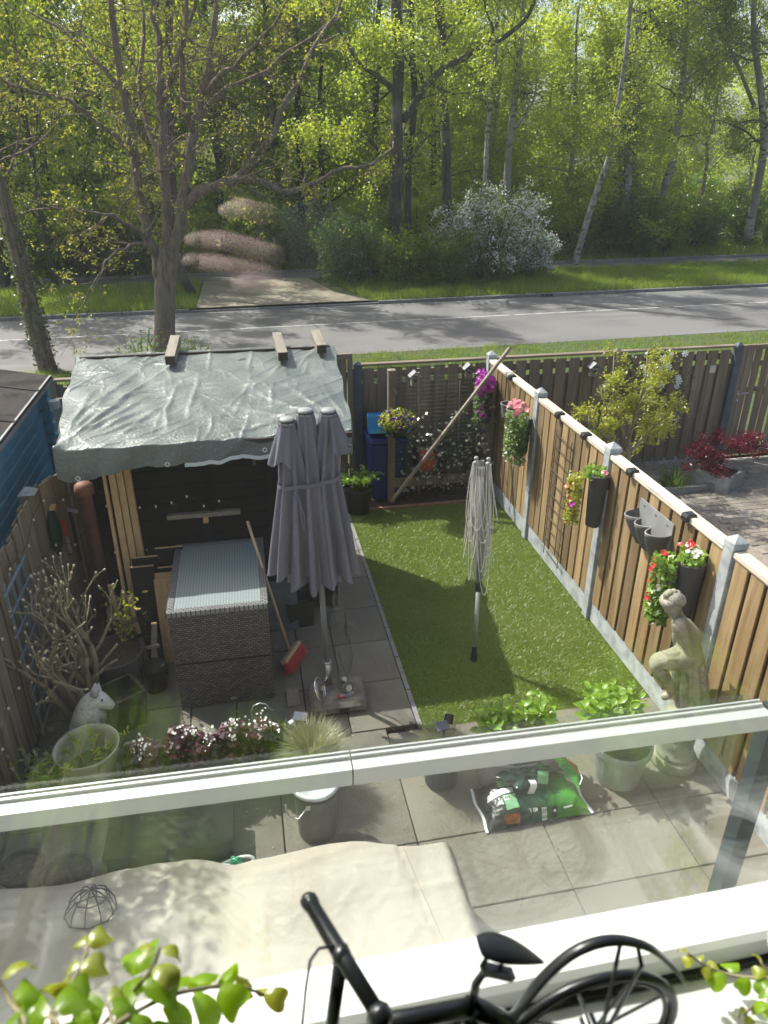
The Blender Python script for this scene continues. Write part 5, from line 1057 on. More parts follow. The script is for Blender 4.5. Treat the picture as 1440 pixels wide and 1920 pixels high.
MB().box((1.27, 4.17, 0.52), (0.10, 0.075, 0.012), rotx(R(18)) @ rotz(0.1)).build('panel', M['blue_post'], so2); MB().tube([(1.33, 4.21, 0.50), (1.35, 4.25, 0.555)], 0.035, 12).build('lamp_head', M['black_plastic'], so2); MB().tube([(1.29, 4.19, 0.26), (1.29, 4.19, 0.51)], 0.012, 6).build('stake', M['black_plastic'], so2)
so3 = thing('garden_solar_lamp', 'small solar spotlight among the ivy beside the pale grass tuft', 'solar lamp', (0.18, 4.62, 0.2))
MB().box((0.21, 4.62, 0.40), (0.11, 0.08, 0.012), rotx(R(14)) @ rotz(-0.3)).build('panel', M['blue_post'], so3); MB().tube([(0.12, 4.60, 0.34), (0.16, 4.62, 0.35)], 0.034, 12).build('lamp_head', M['steel'], so3); MB().tube([(0.19, 4.62, 0.02), (0.19, 4.62, 0.39)], 0.012, 6).build('stake', M['black_plastic'], so3)
fe = round_pot('fescue_pot', 'pale blue-green tufted grass in a pot behind the metal bin', (0.265, 4.26), 0.16, 0.30, 'dgreen_plastic', cat='potted plant')
tuft(fe, prg, (0.265, 4.26, 0.28), 2600, 0.27, 0.0019, 'L_fescue', 1.15)
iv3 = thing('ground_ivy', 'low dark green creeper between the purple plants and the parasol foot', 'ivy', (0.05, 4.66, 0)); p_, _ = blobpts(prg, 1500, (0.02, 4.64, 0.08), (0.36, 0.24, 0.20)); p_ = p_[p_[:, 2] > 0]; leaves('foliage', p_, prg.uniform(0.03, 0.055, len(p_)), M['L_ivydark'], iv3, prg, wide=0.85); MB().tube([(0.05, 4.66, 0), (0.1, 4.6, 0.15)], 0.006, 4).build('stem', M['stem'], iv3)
bn = thing('metal_bin', 'dark metal bin with a pale grey lid and a wire handle', 'bin', (0.25, 3.84, 0))
MB().lathe([(0.135, 0.0), (0.14, 0.01), (0.160, 0.46), (0.168, 0.465), (0.168, 0.485)], (0.25, 3.84, 0), 32).build('body', pm('bin_grey', (0.085, 0.09, 0.085), 0.5, 0.3, var=[(5, (0.12, 0.125, 0.12), 0.45, 0.7)]), bn, smooth=False)
MB().lathe([(0.176, 0.470), (0.178, 0.485), (0.172, 0.497), (0.150, 0.500), (0.148, 0.494), (0.05, 0.499), (0.0, 0.500)], (0.25, 3.84, 0), 36, cap=False).build('lid', pm('bin_lid', (0.46, 0.49, 0.50), 0.5, 0.2, var=[(9, (0.62, 0.64, 0.64), 0.5, 0.7)]), bn, smooth=True)
MB().lathe([(0.174, 0.44), (0.180, 0.45), (0.180, 0.469), (0.174, 0.472)], (0.25, 3.84, 0), 36, cap=False).build('rim', M['black_plastic'], bn, smooth=True)
MB().tube([(0.17, 3.69, 0.40), (0.11, 3.66, 0.34), (0.05, 3.70, 0.33), (0.03, 3.72, 0.38), (0.03, 3.73, 0.42)], 0.006, 6).build('handle', M['steel'], bn, smooth=True); MB().box((0.18, 3.695, 0.40), (0.03, 0.02, 0.04)).build('bracket', M['steel'], bn)

def oxalis(name, lab, c, w_, d_, m, seed, clumps):
    t = thing(name, lab, 'potted plant', (c[0], c[1], 0)); rg = np.random.default_rng(seed); mb = MB()
    x, y = c; mb.box((x, y-d_/2, 0.15), (w_, 0.025, 0.30)); mb.box((x, y+d_/2, 0.15), (w_, 0.025, 0.30)); mb.box((x-w_/2+0.012, y, 0.15), (0.025, d_-0.026, 0.30)); mb.box((x+w_/2-0.012, y, 0.15), (0.025, d_-0.026, 0.30)); mb.box((x, y, 0.012), (w_-0.06, d_-0.03, 0.02))
    mb.build('box', M[m], t, bevel=0.004); MB().box((x, y, 0.26), (w_-0.052, d_-0.03, 0.02)).build('soil', M['soil'], t)
    P = []; 
    for (dx, dy, r, h) in clumps:
        p, _ = blobpts(rg, 900, (x+dx, y+dy, 0.34), (r, r*0.9, h)); P.append(p[p[:, 2] > 0.22])
    P = np.concatenate(P)
    vs, fs = [], []
    for s in range(3):
        v, f = leaf_arrays(P+rg.normal(size=P.shape)*0.012, rg.uniform(0.040, 0.068, len(P)), rg, up=0.9, wide=0.95); vs.append(v); fs.append(f+s*len(P)*4)
    o = link('foliage', raw_mesh('foliage', np.concatenate(vs)-W[t], np.concatenate(fs), M['L_purple']), t)
    fpnt = []; sm = MB()
    for (dx, dy, r, h) in clumps:
        for k in range(9):
            a = rg.uniform(0, 6.28); q_ = np.array([x+dx+math.cos(a)*r*0.7*rg.uniform(0, 1), y+dy+math.sin(a)*r*0.7*rg.uniform(0, 1), 0.36+h*rg.uniform(0.8, 1.25)]); sm.tube([q_*np.array([1, 1, 0])+np.array([0, 0, 0.32]), q_], 0.0018, 3)
            for j in range(3): fpnt.append(q_+rg.normal(size=3)*0.016)
    sm.build('stalk', M['L_fescue'], t); fpnt = np.array(fpnt)
    pieces(t, 'flower', FM['white'], fpnt, rg.normal(size=fpnt.shape)*0.6+np.array([0, -0.6, 0.9]), rg.uniform(0.008, 0.013, len(fpnt)), rg)
oxalis('purple_shamrock', 'purple-leaved plant with small white flowers next to the cream pot', (-0.78, 4.40), 0.62, 0.28, 'dgreen_plastic', 1, ((-0.22, 0, 0.17, 0.17), (0.08, 0.05, 0.17, 0.22), (0.25, -0.04, 0.14, 0.18)))
oxalis('purple_shamrock', 'purple-leaved plant in a terracotta box next to the metal bin', (-0.22, 4.40), 0.46, 0.28, 'terracotta', 2, ((-0.10, 0.04, 0.16, 0.20), (0.12, 0.02, 0.15, 0.22)))
one('wire_hook', MB().tube([(-0.17, 4.62, 0.05), (-0.17, 4.62, 0.52), (-0.15, 4.62, 0.57), (-0.10, 4.62, 0.59), (-0.05, 4.62, 0.57), (-0.03, 4.62, 0.52), (0.0, 4.62, 0.50)], 0.006, 6), M['steel'], 'curved steel hook rising behind the terracotta box', 'hook', (-0.17, 4.62, 0), smooth=True)
cp = thing('cream_pot', 'big cream pot of yellow-green sprigs in front of the wolf statue', 'potted plant', (-1.40, 4.50, 0))
MB().lathe([(0.17, 0), (0.18, 0.01), (0.215, 0.38), (0.232, 0.48), (0.238, 0.50), (0.228, 0.50), (0.215, 0.46), (0.20, 0.30), (0.19, 0.26)], (-1.40, 4.50, 0), 40).build('pot', M['cream'], cp, smooth=True); MB().lathe([(0, 0.28), (0.205, 0.28)], (-1.40, 4.50, 0), 24, cap=False).build('soil', M['L_ivydark'], cp)
sm = MB(); P = []; D = []; S = []
for k in range(15):
    a = prg.uniform(0, 6.28); b = np.array([-1.40+0.12*math.cos(a), 4.46+0.10*math.sin(a), 0.28]); d = np.array([math.cos(a)*0.5+prg.normal()*0.4, math.sin(a)*0.4, 0.9]); d /= np.linalg.norm(d); e = b+d*prg.uniform(0.18, 0.34); m1 = (b+e)/2+prg.normal(size=3)*0.02; sm.tube([b, m1, e], [0.005, 0.004, 0.002], 5)
    for j in range(7): P.append(e-d*0.012*j); aa = prg.uniform(0, 6.28); D.append((math.cos(aa), math.sin(aa), 0.5)); S.append(prg.uniform(0.035, 0.055))
sm.build('twig', M['stem'], cp); leaf_pieces(cp, big_leaf('leaf', M['L_shrub'], 1, 0.35), P, S, prg, D)
ls = thing('leafy_shrub', 'glossy green shrub in the lower corner beside the cream pot', 'shrub', (-1.72, 4.30, 0)); bushy(ls, prg, (-1.72, 4.30, 0.05), (0.30, 0.36, 0.62), 130, 0.085, 'L_shrub', 15, big_leaf('leaf', leafm('leaf_glossy', (0.08, 0.14, 0.02), (0.16, 0.22, 0.03), 0.35, gloss=0.1), 1, 0.36))
round_pot('round_pot', 'dark scalloped pot in the shade beyond the beige cover', (-1.42, 3.62), 0.17, 0.22, 'dgreen_plastic'); round_pot('round_pot', 'empty dark pot under the handrail shade, nearest the mossy fence', (-1.72, 3.70), 0.14, 0.26, 'black_plastic')
None and one('clay_saucer', MB().lathe([(0.0, 0.0), (0.14, 0.0), (0.17, 0.035), (0.16, 0.035), (0.13, 0.012), (0, 0.012)], (-0.15, 3.82, 0), 20, cap=False), M['terracotta'], 'shallow terracotta saucer on the patio next to the metal bin', 'saucer', (-0.15, 3.82, 0), smooth=True)

db = thing('dark_patch_box', 'low black box added to darken the shaded patch beyond the beige cover', 'box', (-0.75, 3.85, 0)); MB().box((-0.78, 3.86, 0.10), (0.85, 0.36, 0.20)).build('body', M['black_wood'], db, bevel=0.012); MB().box((-0.78, 3.86, 0.215), (0.88, 0.39, 0.03)).build('lid', M['black_wood'], db, bevel=0.008)  # box added to make the shaded ground here darker
nsh = thing('tall_shrub', 'tall dense green shrub standing beyond the mossy fence near the house', 'shrub', (-2.75, 5.0, 0)); p_, _ = blobpts(prg, 9000, (-2.75, 5.0, 2.3), (0.72, 1.25, 2.1)); leaves('foliage', p_, prg.uniform(0.05, 0.09, len(p_)), M['L_dark'], nsh, prg); MB().tube([(-2.75, 5.0, 0), (-2.75, 5.0, 2.5)], [0.06, 0.02], 6).build('stem', M['dark_bark'], nsh)

# bare shrub with tan stems
bsb = thing('bare_shrub', 'bare many-stemmed shrub with tan twigs against the mossy fence', 'shrub', (-1.62, 5.45, 0)); sb = MB(); tips = []; brg = np.random.default_rng(77)
def bare(p, d, L_, r, lev):
    k = 5; pts = [p]; dd = d.copy()
    for i in range(k): dd = dd+brg.normal(size=3)*0.13+np.array([0, 0, 0.07]); dd /= np.linalg.norm(dd); pts.append(pts[-1]+dd*L_/k)
    r1 = r*0.72; sb.tube(pts, np.linspace(r, r1, k+1), 6 if lev > 1 else 5)
    if lev == 0: tips.append((pts[-1], dd)); return
    for j in range(2 if lev != 2 else 3):
        nd = dd+brg.normal(size=3)*0.42; nd[2] = abs(nd[2])+0.1; nd /= np.linalg.norm(nd); bare(pts[-1], nd, L_*brg.uniform(0.50, 0.75), r1*0.78, lev-1)
    if lev >= 2: nd = dd+brg.normal(size=3)*0.7; nd /= np.linalg.norm(nd); bare(pts[3], nd, L_*0.45, r*0.5, 0)
for k in range(9):
    a = brg.uniform(0, 6.28); d = np.array([math.cos(a)*0.20-0.08, math.sin(a)*0.30, 1.0]); d /= np.linalg.norm(d); bare(np.array([-1.62+0.09*math.cos(a), 5.42+0.09*math.sin(a), 0.0]), d, brg.uniform(0.50, 0.72), 0.033, 3)
sb.build('branches', M['stem'], bsb, smooth=True); bme2 = MB().ball((0, 0, 0), 1.0, 6, sc=(1, 1, 1.5)).mesh('bud', M['bud'])
pieces(bsb, 'bud', bme2, [t[0] for t in tips[:220]], [t[1] for t in tips[:220]], brg.uniform(0.007, 0.012, min(220, len(tips))), brg)
tg = thing('young_rose', 'thin young twig plant with small leaves in front of the barrel pot', 'plant', (-1.33, 5.95, 0)); sm = MB(); P = []
for k in range(7):
    d = np.array([brg.normal()*0.25, brg.normal()*0.2, 1.0]); b = np.array([-1.33, 5.95, 0.3]); pts = [b+d*t+brg.normal(size=3)*0.01 for t in np.linspace(0, brg.uniform(0.4, 0.65), 6)]; sm.tube(pts, 0.005, 4); P += [p+brg.normal(size=3)*0.04 for p in pts[2:] for _ in range(5)]
sm.build('stem', M['stem'], tg); leaves('foliage', P, 0.05, M['L_shrub'], tg, brg)

# ------------------------------------------------------------------ soil bags
def bagmat(name, cols, band):
    m = bpy.data.materials.new(name); m.use_nodes = True; N, L = nodes(m); b = N['Principled BSDF']; tc = N.new('ShaderNodeTexCoord'); sx = N.new('ShaderNodeSeparateXYZ'); L(tc.outputs['Object'], sx.inputs[0])
    nz = N.new('ShaderNodeTexNoise'); nz.inputs['Scale'].default_value = 16; nz.inputs['Detail'].default_value = 6; nz.inputs['Distortion'].default_value = 0.8; L(tc.outputs['Object'], nz.inputs['Vector'])
    ad = N.new('ShaderNodeMath'); ad.operation = 'MULTIPLY_ADD'; ad.inputs[1].default_value = 0.42; L(nz.outputs['Fac'], ad.inputs[0])
    mr = N.new('ShaderNodeMapRange'); mr.inputs[1].default_value = -0.42; mr.inputs[2].default_value = 0.42; mr.inputs[3].default_value = -0.18; mr.inputs[4].default_value = 0.78; L(sx.outputs[0], mr.inputs[0]); L(mr.outputs[0], ad.inputs[2])
    cr_ = N.new('ShaderNodeValToRGB'); e = cr_.color_ramp.elements; e[0].position = 0.0; e[0].color = (*cols[0], 1); e[1].position = 1.0; e[1].color = (*cols[-1], 1)
    for i, c in enumerate(cols[1:-1]): n_ = e.new((i+1)/(len(cols)-1)); n_.color = (*c, 1)
    L(ad.outputs[0], cr_.inputs[0]); L(cr_.outputs[0], b.inputs['Base Color']); b.inputs['Roughness'].default_value = 0.28; b.inputs['Specular IOR Level'].default_value = 0.6
    n2 = N.new('ShaderNodeTexNoise'); n2.inputs['Scale'].default_value = 26; n2.inputs['Detail'].default_value = 5; L(tc.outputs['Object'], n2.inputs['Vector']); bp = N.new('ShaderNodeBump'); bp.inputs['Strength'].default_value = 0.6; bp.inputs['Distance'].default_value = 0.012; L(n2.outputs['Fac'], bp.inputs['Height']); L(bp.outputs[0], b.inputs['Normal']); return m
m_bag = bagmat('soil_bag_print', [(0.01, 0.012, 0.01), (0.012, 0.014, 0.012), (0.01, 0.05, 0.025), (0.015, 0.10, 0.02), (0.06, 0.26, 0.03), (0.16, 0.36, 0.05)], 0)
m_bag2 = bagmat('folded_bag_print', [(0.01, 0.012, 0.011), (0.01, 0.03, 0.02), (0.012, 0.05, 0.03), (0.02, 0.12, 0.03), (0.05, 0.25, 0.04)], 0)
m_lg = pm('print_pale_green', (0.20, 0.42, 0.22), 0.35); m_or = pm('print_orange', (0.45, 0.14, 0.03), 0.35, var=[(20, (0.2, 0.07, 0.02), 0.45, 0.65)]); m_wt = pm('print_white', (0.75, 0.77, 0.76), 0.35); m_bk = pm('print_black', (0.02, 0.02, 0.02), 0.4)
bgt = thing('soil_bag', 'full green and black potting soil bag lying on the patio', 'bag', (1.88, 3.78, 0)); bgt.rotation_euler = (0, 0, R(1.5))
BL, BW, BH = 0.80, 0.42, 0.15; nu, nv = 60, 36; bu = np.linspace(-1, 1, nu); bv = np.linspace(-1, 1, nv); BU, BV = np.meshgrid(bu, bv); bgr = np.random.default_rng(6)
def bag_h(u, v): return BH*(np.clip(1-np.abs(u)**3.0, 0, 1)**0.55)*(np.clip(1-np.abs(v)**2.6, 0, 1)**0.5)
Hb = bag_h(BU, BV); wr = folds(BU*0.4, BV*0.2, bgr, 60, 0.008, 0.012, 0.12)*(Hb/BH)
top_ = np.stack([BU*BL/2*(1+0.02*np.sin(BV*5)), BV*BW/2*(1-0.07*(1-BU**2)), 0.012+Hb+wr+0.01*np.sin(BU*9+1)*(Hb/BH)], -1); bot_ = np.stack([top_[..., 0], top_[..., 1], np.full_like(Hb, 0.006)], -1)
OB = np.array([1.88, 3.78, 0]); mb = MB(); mb.grid(top_+OB); mb.grid(bot_[::-1]+OB); mb.build('sack', m_bag, bgt, smooth=True)
for s_ in (-1, 1):
    e = top_[:, 0 if s_ < 0 else -1]+OB; mb = MB(); mb.grid(np.stack([e, e+np.array([s_*0.022, 0, 0.004])])); mb.build('seam', m_wt, bgt)
def on_bag(x0, x1, y0, y1, m, name, dz=0.006, n=14, parent=None, skew=0):
    xs = np.linspace(x0, x1, n); ys = np.linspace(y0, y1, n); XX, YY = np.meshgrid(xs, ys); XX = XX+skew*YY
    from_u = np.clip(XX/(BL/2), -1, 1); from_v = np.clip(YY/(BW/2)/(1-0.07*(1-from_u**2)), -1, 1)
    iu = np.clip(((from_u+1)/2*(nu-1)), 0, nu-1.001); iv_ = np.clip((from_v+1)/2*(nv-1), 0, nv-1.001); a, b = iu.astype(int), iv_.astype(int); fu, fv = iu-a, iv_-b; Z = top_[..., 2]
    z = (Z[b, a]*(1-fu)*(1-fv)+Z[b, a+1]*fu*(1-fv)+Z[b+1, a]*(1-fu)*fv+Z[b+1, a+1]*fu*fv)+dz
    return MB().grid(np.stack([XX, YY, z], -1)+OB).build(name, m, parent or bgt, smooth=True)
on_bag(-0.35, -0.15, -0.02, 0.03, m_wt, 'white_band', n=20, skew=0.3); on_bag(-0.25, -0.15, -0.14, -0.03, m_lg, 'label_panel', n=16); on_bag(-0.24, -0.155, 0.05, 0.15, m_lg, 'label_panel', 0.004); on_bag(-0.245, -0.20, -0.075, -0.040, m_wt, 'label_panel', 0.009, 8)
on_bag(0.30, 0.37, 0.02, 0.06, m_wt, 'white_band'); on_bag(-0.28, -0.16, -0.195, -0.165, m_or, 'picture_print'); on_bag(-0.15, -0.115, -0.20, -0.17, m_bk, 'picture_print', 0.005)
on_bag(0.015, 0.055, -0.199, -0.165, m_wt, 'barcode_panel', 0.008)
for k in range(6): on_bag(0.019+k*0.006, 0.021+k*0.006+0.001*(k % 2), -0.194, -0.172, m_bk, 'barcode_bar', 0.010, 3)
for k in range(3): on_bag(-0.235+0.013*k, -0.227+0.013*k, -0.068, -0.047, m_bk, 'label_mark', 0.011, 3)
on_bag(0.10, 0.135, -0.196, -0.166, m_bk, 'logo_panel', 0.007); on_bag(0.108, 0.128, -0.186, -0.178, m_wt, 'logo_mark', 0.009, 4); on_bag(0.19, 0.26, -0.180, -0.172, m_wt, 'small_print', 0.007, 8, skew=0.0)
cu = bpy.data.curves.new('lettering', 'FONT'); cu.body = '40 L'; cu.size = 0.042; cu.extrude = 0.0005; cu.align_x = 'CENTER'; cu.materials.append(m_wt)
lt = bpy.data.objects.new('lettering', cu); COL.objects.link(lt); lt.parent = bgt; lt.location = (-0.055, -0.168, 0.135); lt.rotation_euler = (R(38), 0, 0)
lt.rotation_euler = (Matrix.Rotation(R(42), 3, 'X') @ Matrix.Rotation(R(180), 3, 'Z')).to_euler()
bpy.context.view_layer.update(); lm_ = bpy.data.meshes.new_from_object(lt.evaluated_get(bpy.context.evaluated_depsgraph_get())); l2 = link('lettering', lm_, bgt); l2.location = lt.location; l2.rotation_euler = lt.rotation_euler; bpy.data.objects.remove(lt); l2.name = 'lettering'
if not lm_.materials: lm_.materials.append(m_wt)
def crumple(name, lab, c, dims, m, seed, rot, grp=None):
    t = thing(name, lab, 'bag', c); rg = np.random.default_rng(seed); nA, nB = 46, 34; A = np.linspace(0, 2*math.pi, nA, endpoint=False); B = np.linspace(0.05, math.pi-0.05, nB); AA, BB = np.meshgrid(A, B)
    d = np.stack([np.cos(AA)*np.sin(BB), np.sin(AA)*np.sin(BB), -np.cos(BB)], -1); r = np.ones_like(AA)
    for k in range(26):
        ax_ = rg.normal(size=3); ax_ /= np.linalg.norm(ax_); dd = np.abs(d@ax_-rg.uniform(-0.6, 0.6)); r += 0.16*rg.uniform(-1, 1)*np.maximum(0, 1-dd/0.22)
    V = d*r[..., None]*np.array(dims)/2; V = V @ rot.T+np.array(c); V[..., 2] = np.maximum(V[..., 2], 0.02)
    MB().grid(V, closed_u=True).build('sack', m, t, smooth=False); return t
c2 = crumple('folded_bag', 'crumpled half-empty green soil bag heaped on the full bag', (1.86, 3.86, 0.215), (0.40, 0.26, 0.20), m_bag2, 12, rotz(0.1))
rows = []
for s in np.linspace(0, 1, 10):
    rows.append(np.array([[1.83+0.05*k, 3.755-0.01*k-0.02*math.sin(s*3), 0.27-0.11*s+0.0*k] for k in (0, 1)])+np.array([0.01*math.sin(s*4), -0.03*s, 0.03*math.sin(s*math.pi)]))
MB().grid(np.array(rows)).build('white_band', m_wt, c2, smooth=True)
rows = [np.array([[1.90+0.09*k+0.03*s, 3.74-0.02*s, 0.235-0.03*k] for k in (0, 1)])+np.array([0, 0.09*s, 0.06*math.sin(s*2)]) for s in np.linspace(0, 1, 5)]; MB().grid(np.array(rows)).build('label_panel', m_lg, c2)
fl_ = thing('bag_flap', 'stiff open bag end with green and orange print standing over the soil bag', 'bag', (2.08, 3.82, 0.25)); rows = []
P0, P1, P2, P3 = np.array([1.97, 4.02, 0.40]), np.array([2.12, 4.03, 0.36]), np.array([2.22, 3.68, 0.19]), np.array([2.28, 3.86, 0.20])
for mi_, (s0, s1, m) in enumerate(((0.0, 0.28, M['rail']), (0.28, 0.62, m_or), (0.62, 1.0, pm('print_green', (0.03, 0.22, 0.03), 0.3, var=[(18, (0.10, 0.36, 0.06), 0.45, 0.65)])))):
    g_ = []
    for t in np.linspace(0, 1, 14):
        g_.append([((P1*(1-t)+P3*t)*(1-s)+(P0*(1-t)+P2*t)*s)+np.array([0, -0.02*math.sin(t*9+s*4), 0.05*math.sin(s*math.pi)+0.02*math.sin(t*7+s*5)]) for s in np.linspace(s0, s1, 8)])
    MB().grid(np.array(g_)).build('flap_print', m, fl_, smooth=True)
g_ = [[(np.array([2.00, 4.03, 0.41])*(1-t)+np.array([2.17, 3.97, 0.28])*t)+np.array([0.06*s, 0.05*s, 0.02*math.sin(s*5+t*3)]) for s in np.linspace(0, 1, 8)] for t in np.linspace(0, 1, 10)]; MB().grid(np.array(g_)).build('flap_print', m_bag2, fl_, smooth=True)
MB().tube([P2+np.array([0, 0, 0.03]), P2*0.5+P3*0.5+np.array([0, -0.06, 0.05]), P3+np.array([0, 0, 0.03])], 0.005, 5).build('flap_edge', m_wt, fl_)

# ------------------------------------------------------------------ covered garden furniture near the house
cv = thing('furniture_cover', 'beige fabric cover draped over a low garden sofa by the house', 'furniture cover', (-0.3, 2.1, 0))
xs = np.concatenate([np.linspace(-1.92, -1.50, 34), np.linspace(-1.49, 0.90, 110), np.linspace(0.905, 1.16, 30)]); ys = np.concatenate([np.linspace(0.9, 1.1, 10), np.linspace(1.12, 2.9, 90), np.linspace(2.91, 3.45, 50)]); CX, CY = np.meshgrid(xs, ys)
sg = lambda x: 1/(1+np.exp(-x)); crg = np.random.default_rng(14)
rgt = sg((CX+0.25)/0.08); hgt = 0.62+0.05*rgt; yb = 3.34-0.10*rgt-0.10*sg((CX-0.6)/0.12)+0.02*np.sin(CX*6)
ex = np.minimum(np.clip((CX+1.86)/0.16, 0, 1), np.clip((1.12-CX)/0.18, 0, 1)); ey = np.clip((yb-CY)/0.16, 0, 1); sm_ = lambda t: 1-(1-t)**2.4
CZ = 0.03+hgt*sm_(ex)*sm_(ey); inner = sm_(ex)*sm_(ey)
CZ += inner*(folds(CX, CY, crg, 30, 0.022, 0.030, 0.5, (-0.3, 0.9))+folds(CX, CY, crg, 110, 0.009, 0.016, 0.22)-0.012*np.exp(-((CX-0.68-0.15*(3-CY))/0.01)**2)-0.05*np.exp(-((CX+0.33)/0.10)**2)*np.clip((CY-2.2)/0.8, 0, 1)+0.04*np.exp(-((CX-0.45)/0.3)**2-((CY-2.9)/0.22)**2))
CZ += 0.012*np.sin(CX*19+CY*3)*(1-inner)*inner*3
MB().grid(np.stack([CX, CY, CZ], -1)).build('cover', M['cover'], cv, smooth=True)
def cover_z(x, y): i = np.argmin(abs(ys-y)); j = np.argmin(abs(xs-x)); return CZ[i, j]
sp = [(0.70+0.15*(3-y), y, cover_z(0.70+0.15*(3-y), y)+0.002) for y in np.linspace(1.3, 3.0, 30)]; MB().tube(sp, 0.0035, 4).build('seam', pm('seam_thread', (0.34, 0.29, 0.22), 0.9), cv)
wb_ = thing('wire_basket', 'bent black wire basket frame lying on the beige cover', 'wire basket', (-1.13, 2.95, 0.68)); bc = np.array([-1.10, 2.95, cover_z(-1.1, 2.95)+0.012]); ri = np.linspace(0, 6.283, 9)
ring = [bc+np.array([0.14*math.cos(a), 0.10*math.sin(a), 0.012]) for a in ri]; MB().tube(ring, 0.0045, 5, cap=False).build('rim', M['black_metal'], wb_)
for k in range(5):
    a = k*math.pi/5+0.2; arc = [bc+np.array([0.14*math.cos(a)*math.cos(t)+0.02*math.sin(t), 0.10*math.sin(a)*math.cos(t)+0.03*math.sin(t), 0.012+0.15*math.sin(t)]) for t in np.linspace(0, math.pi, 9)]; MB().tube(arc, 0.0042, 5).build('wire', M['black_metal'], wb_)
MB().tube([bc+np.array([0.09*math.cos(a)+0.015, 0.065*math.sin(a)+0.02, 0.105]) for a in ri], 0.004, 5, cap=False).build('wire', M['black_metal'], wb_)
gk = thing('rope_knot', 'knotted green rope over a grey ring at the edge of the beige cover', 'rope', (-0.28, 3.36, 0.5)); kc = PX(443, 1613, Y=3.36)
MB().tube([kc+np.array([0.10*math.cos(a)+0.01, 0.03*math.sin(a), -0.02+0.01*math.sin(a*2)]) for a in np.linspace(0, 6.283, 18)], 0.014, 6, cap=False).build('ring', M['rail'], gk, smooth=True)
tt = np.linspace(0, 12, 90); MB().tube(np.stack([kc[0]+0.028*np.cos(tt*1.3)+0.012*np.sin(tt*2.1), kc[1]-0.015+0.02*np.sin(tt*1.7), kc[2]+0.012+0.02*np.cos(tt*2.3)], 1), 0.0055, 5).build('knot', M['rope'], gk, smooth=True)

# ------------------------------------------------------------------ neighbour's garden
def side_branches(rng, pts, rads, n, L_, depth, mb, tips, t0=0.2, up=0.25, ratio=0.5, wander=0.22, n2=6, sides=4, grav=0.0, lr=0.45):
    pts = np.asarray(pts, float); k = len(pts); rads = np.broadcast_to(np.asarray(rads, float), (k,))
    for i in range(n):
        t = rng.uniform(t0, 0.98)*(k-1); a = int(t); f = t-a; p = pts[a]*(1-f)+pts[min(a+1, k-1)]*f; tg_ = pts[min(a+1, k-1)]-pts[a]; tg_ = tg_/max(np.linalg.norm(tg_), 1e-6)
        r = (rads[a]*(1-f)+rads[min(a+1, k-1)]*f)*ratio; d = rng.normal(size=3); d -= tg_*np.dot(d, tg_); d = d/np.linalg.norm(d)+tg_*rng.uniform(0.1, 0.8)+np.array([0, 0, up]); d /= np.linalg.norm(d)
        ln = L_*rng.uniform(0.55, 1.2)*(1.15-0.5*t/(k-1)); q_ = [p]; s = 6 if depth else 5
        for j in range(s): d = d+rng.normal(size=3)*wander+np.array([0, 0, -grav]); d /= np.linalg.norm(d); q_.append(q_[-1]+d*ln/s)
        rr = np.linspace(r, max(r*0.25, 0.003), s+1); mb.tube(q_, rr, sides if depth else 3, cap=False)
        if depth: side_branches(rng, q_, rr, n2, L_*lr, depth-1, mb, tips, 0.15, up*0.6, 0.55, wander*1.1, n2, 3, grav, lr)
        else: tips += q_[1:]
mg = thing('magnolia_shrub', 'spreading shrub with yellow-green spring leaves behind the brown fence', 'shrub', (5.25, 8.7, 0)); mrg = np.random.default_rng(51); mb = MB(); tips = []
MB_t = np.array([(5.25, 8.7, 0), (5.20, 8.7, 0.5), (5.12, 8.68, 0.95)]); mb.tube(MB_t, [0.05, 0.042, 0.036], 8)
for (ex_, ey_, ez_) in ((4.55, 8.6, 1.75), (4.85, 8.9, 2.1), (5.1, 8.5, 2.2), (5.45, 8.8, 2.0), (5.8, 8.6, 1.55), (5.95, 8.8, 1.15), (4.3, 8.75, 1.45), (5.6, 8.9, 1.75)):
    b = MB_t[2]-np.array([0, 0, mrg.uniform(0, 0.3)]); e = np.array([ex_, ey_, ez_]); m1 = (b+e)/2+np.array([mrg.normal()*0.08, mrg.normal()*0.08, -0.06]); pt = [b, (b+m1)/2, m1, (m1+e)/2+mrg.normal(size=3)*0.03, e]; mb.tube(pt, np.linspace(0.024, 0.007, 5), 6); side_branches(mrg, pt, np.linspace(0.024, 0.007, 5), 9, 0.36, 1, mb, tips, 0.3, 0.25, 0.5, 0.3, 5)
mb.build('branches', M['stem'], mg, smooth=True); tips = np.array(tips); sel = tips[mrg.integers(0, len(tips), 6500)]+mrg.normal(size=(6500, 3))*0.03
leaves('foliage', sel, mrg.uniform(0.025, 0.055, 6500), M['L_shrub'], mg, mrg)
cl = thing('white_clematis', 'white star-flowered climber on the dark back fence', 'climber', (6.1, 9.75, 0)); p_, _ = blobpts(mrg, 500, (6.05, 9.72, 1.25), (0.65, 0.10, 0.75)); leaves('foliage', p_, mrg.uniform(0.04, 0.07, len(p_)), M['L_ivydark'], cl, mrg); MB().tube([(6.1, 9.75, 0), (6.0, 9.73, 0.9), (6.2, 9.72, 1.7)], 0.01, 5).build('stem', M['stem'], cl)
fw = petal_flower('flower', M['F_white'], 7, 0.25, 0.32); fpz = [PX(px+mrg.normal()*3, py+mrg.normal()*3, Y=9.62+mrg.uniform(-0.05, 0.05)) for px, py in ((1205, 685), (1243, 672), (1254, 680), (1238, 688), (1285, 667), (1262, 665), (1228, 692), (1245, 680), (1272, 712), (1278, 706), (1240, 755), (1212, 790), (1188, 783), (1236, 777), (1225, 700), (1250, 690), (1270, 720), (1220, 730), (1232, 730), (1195, 760), (1210, 700), (1218, 810))]
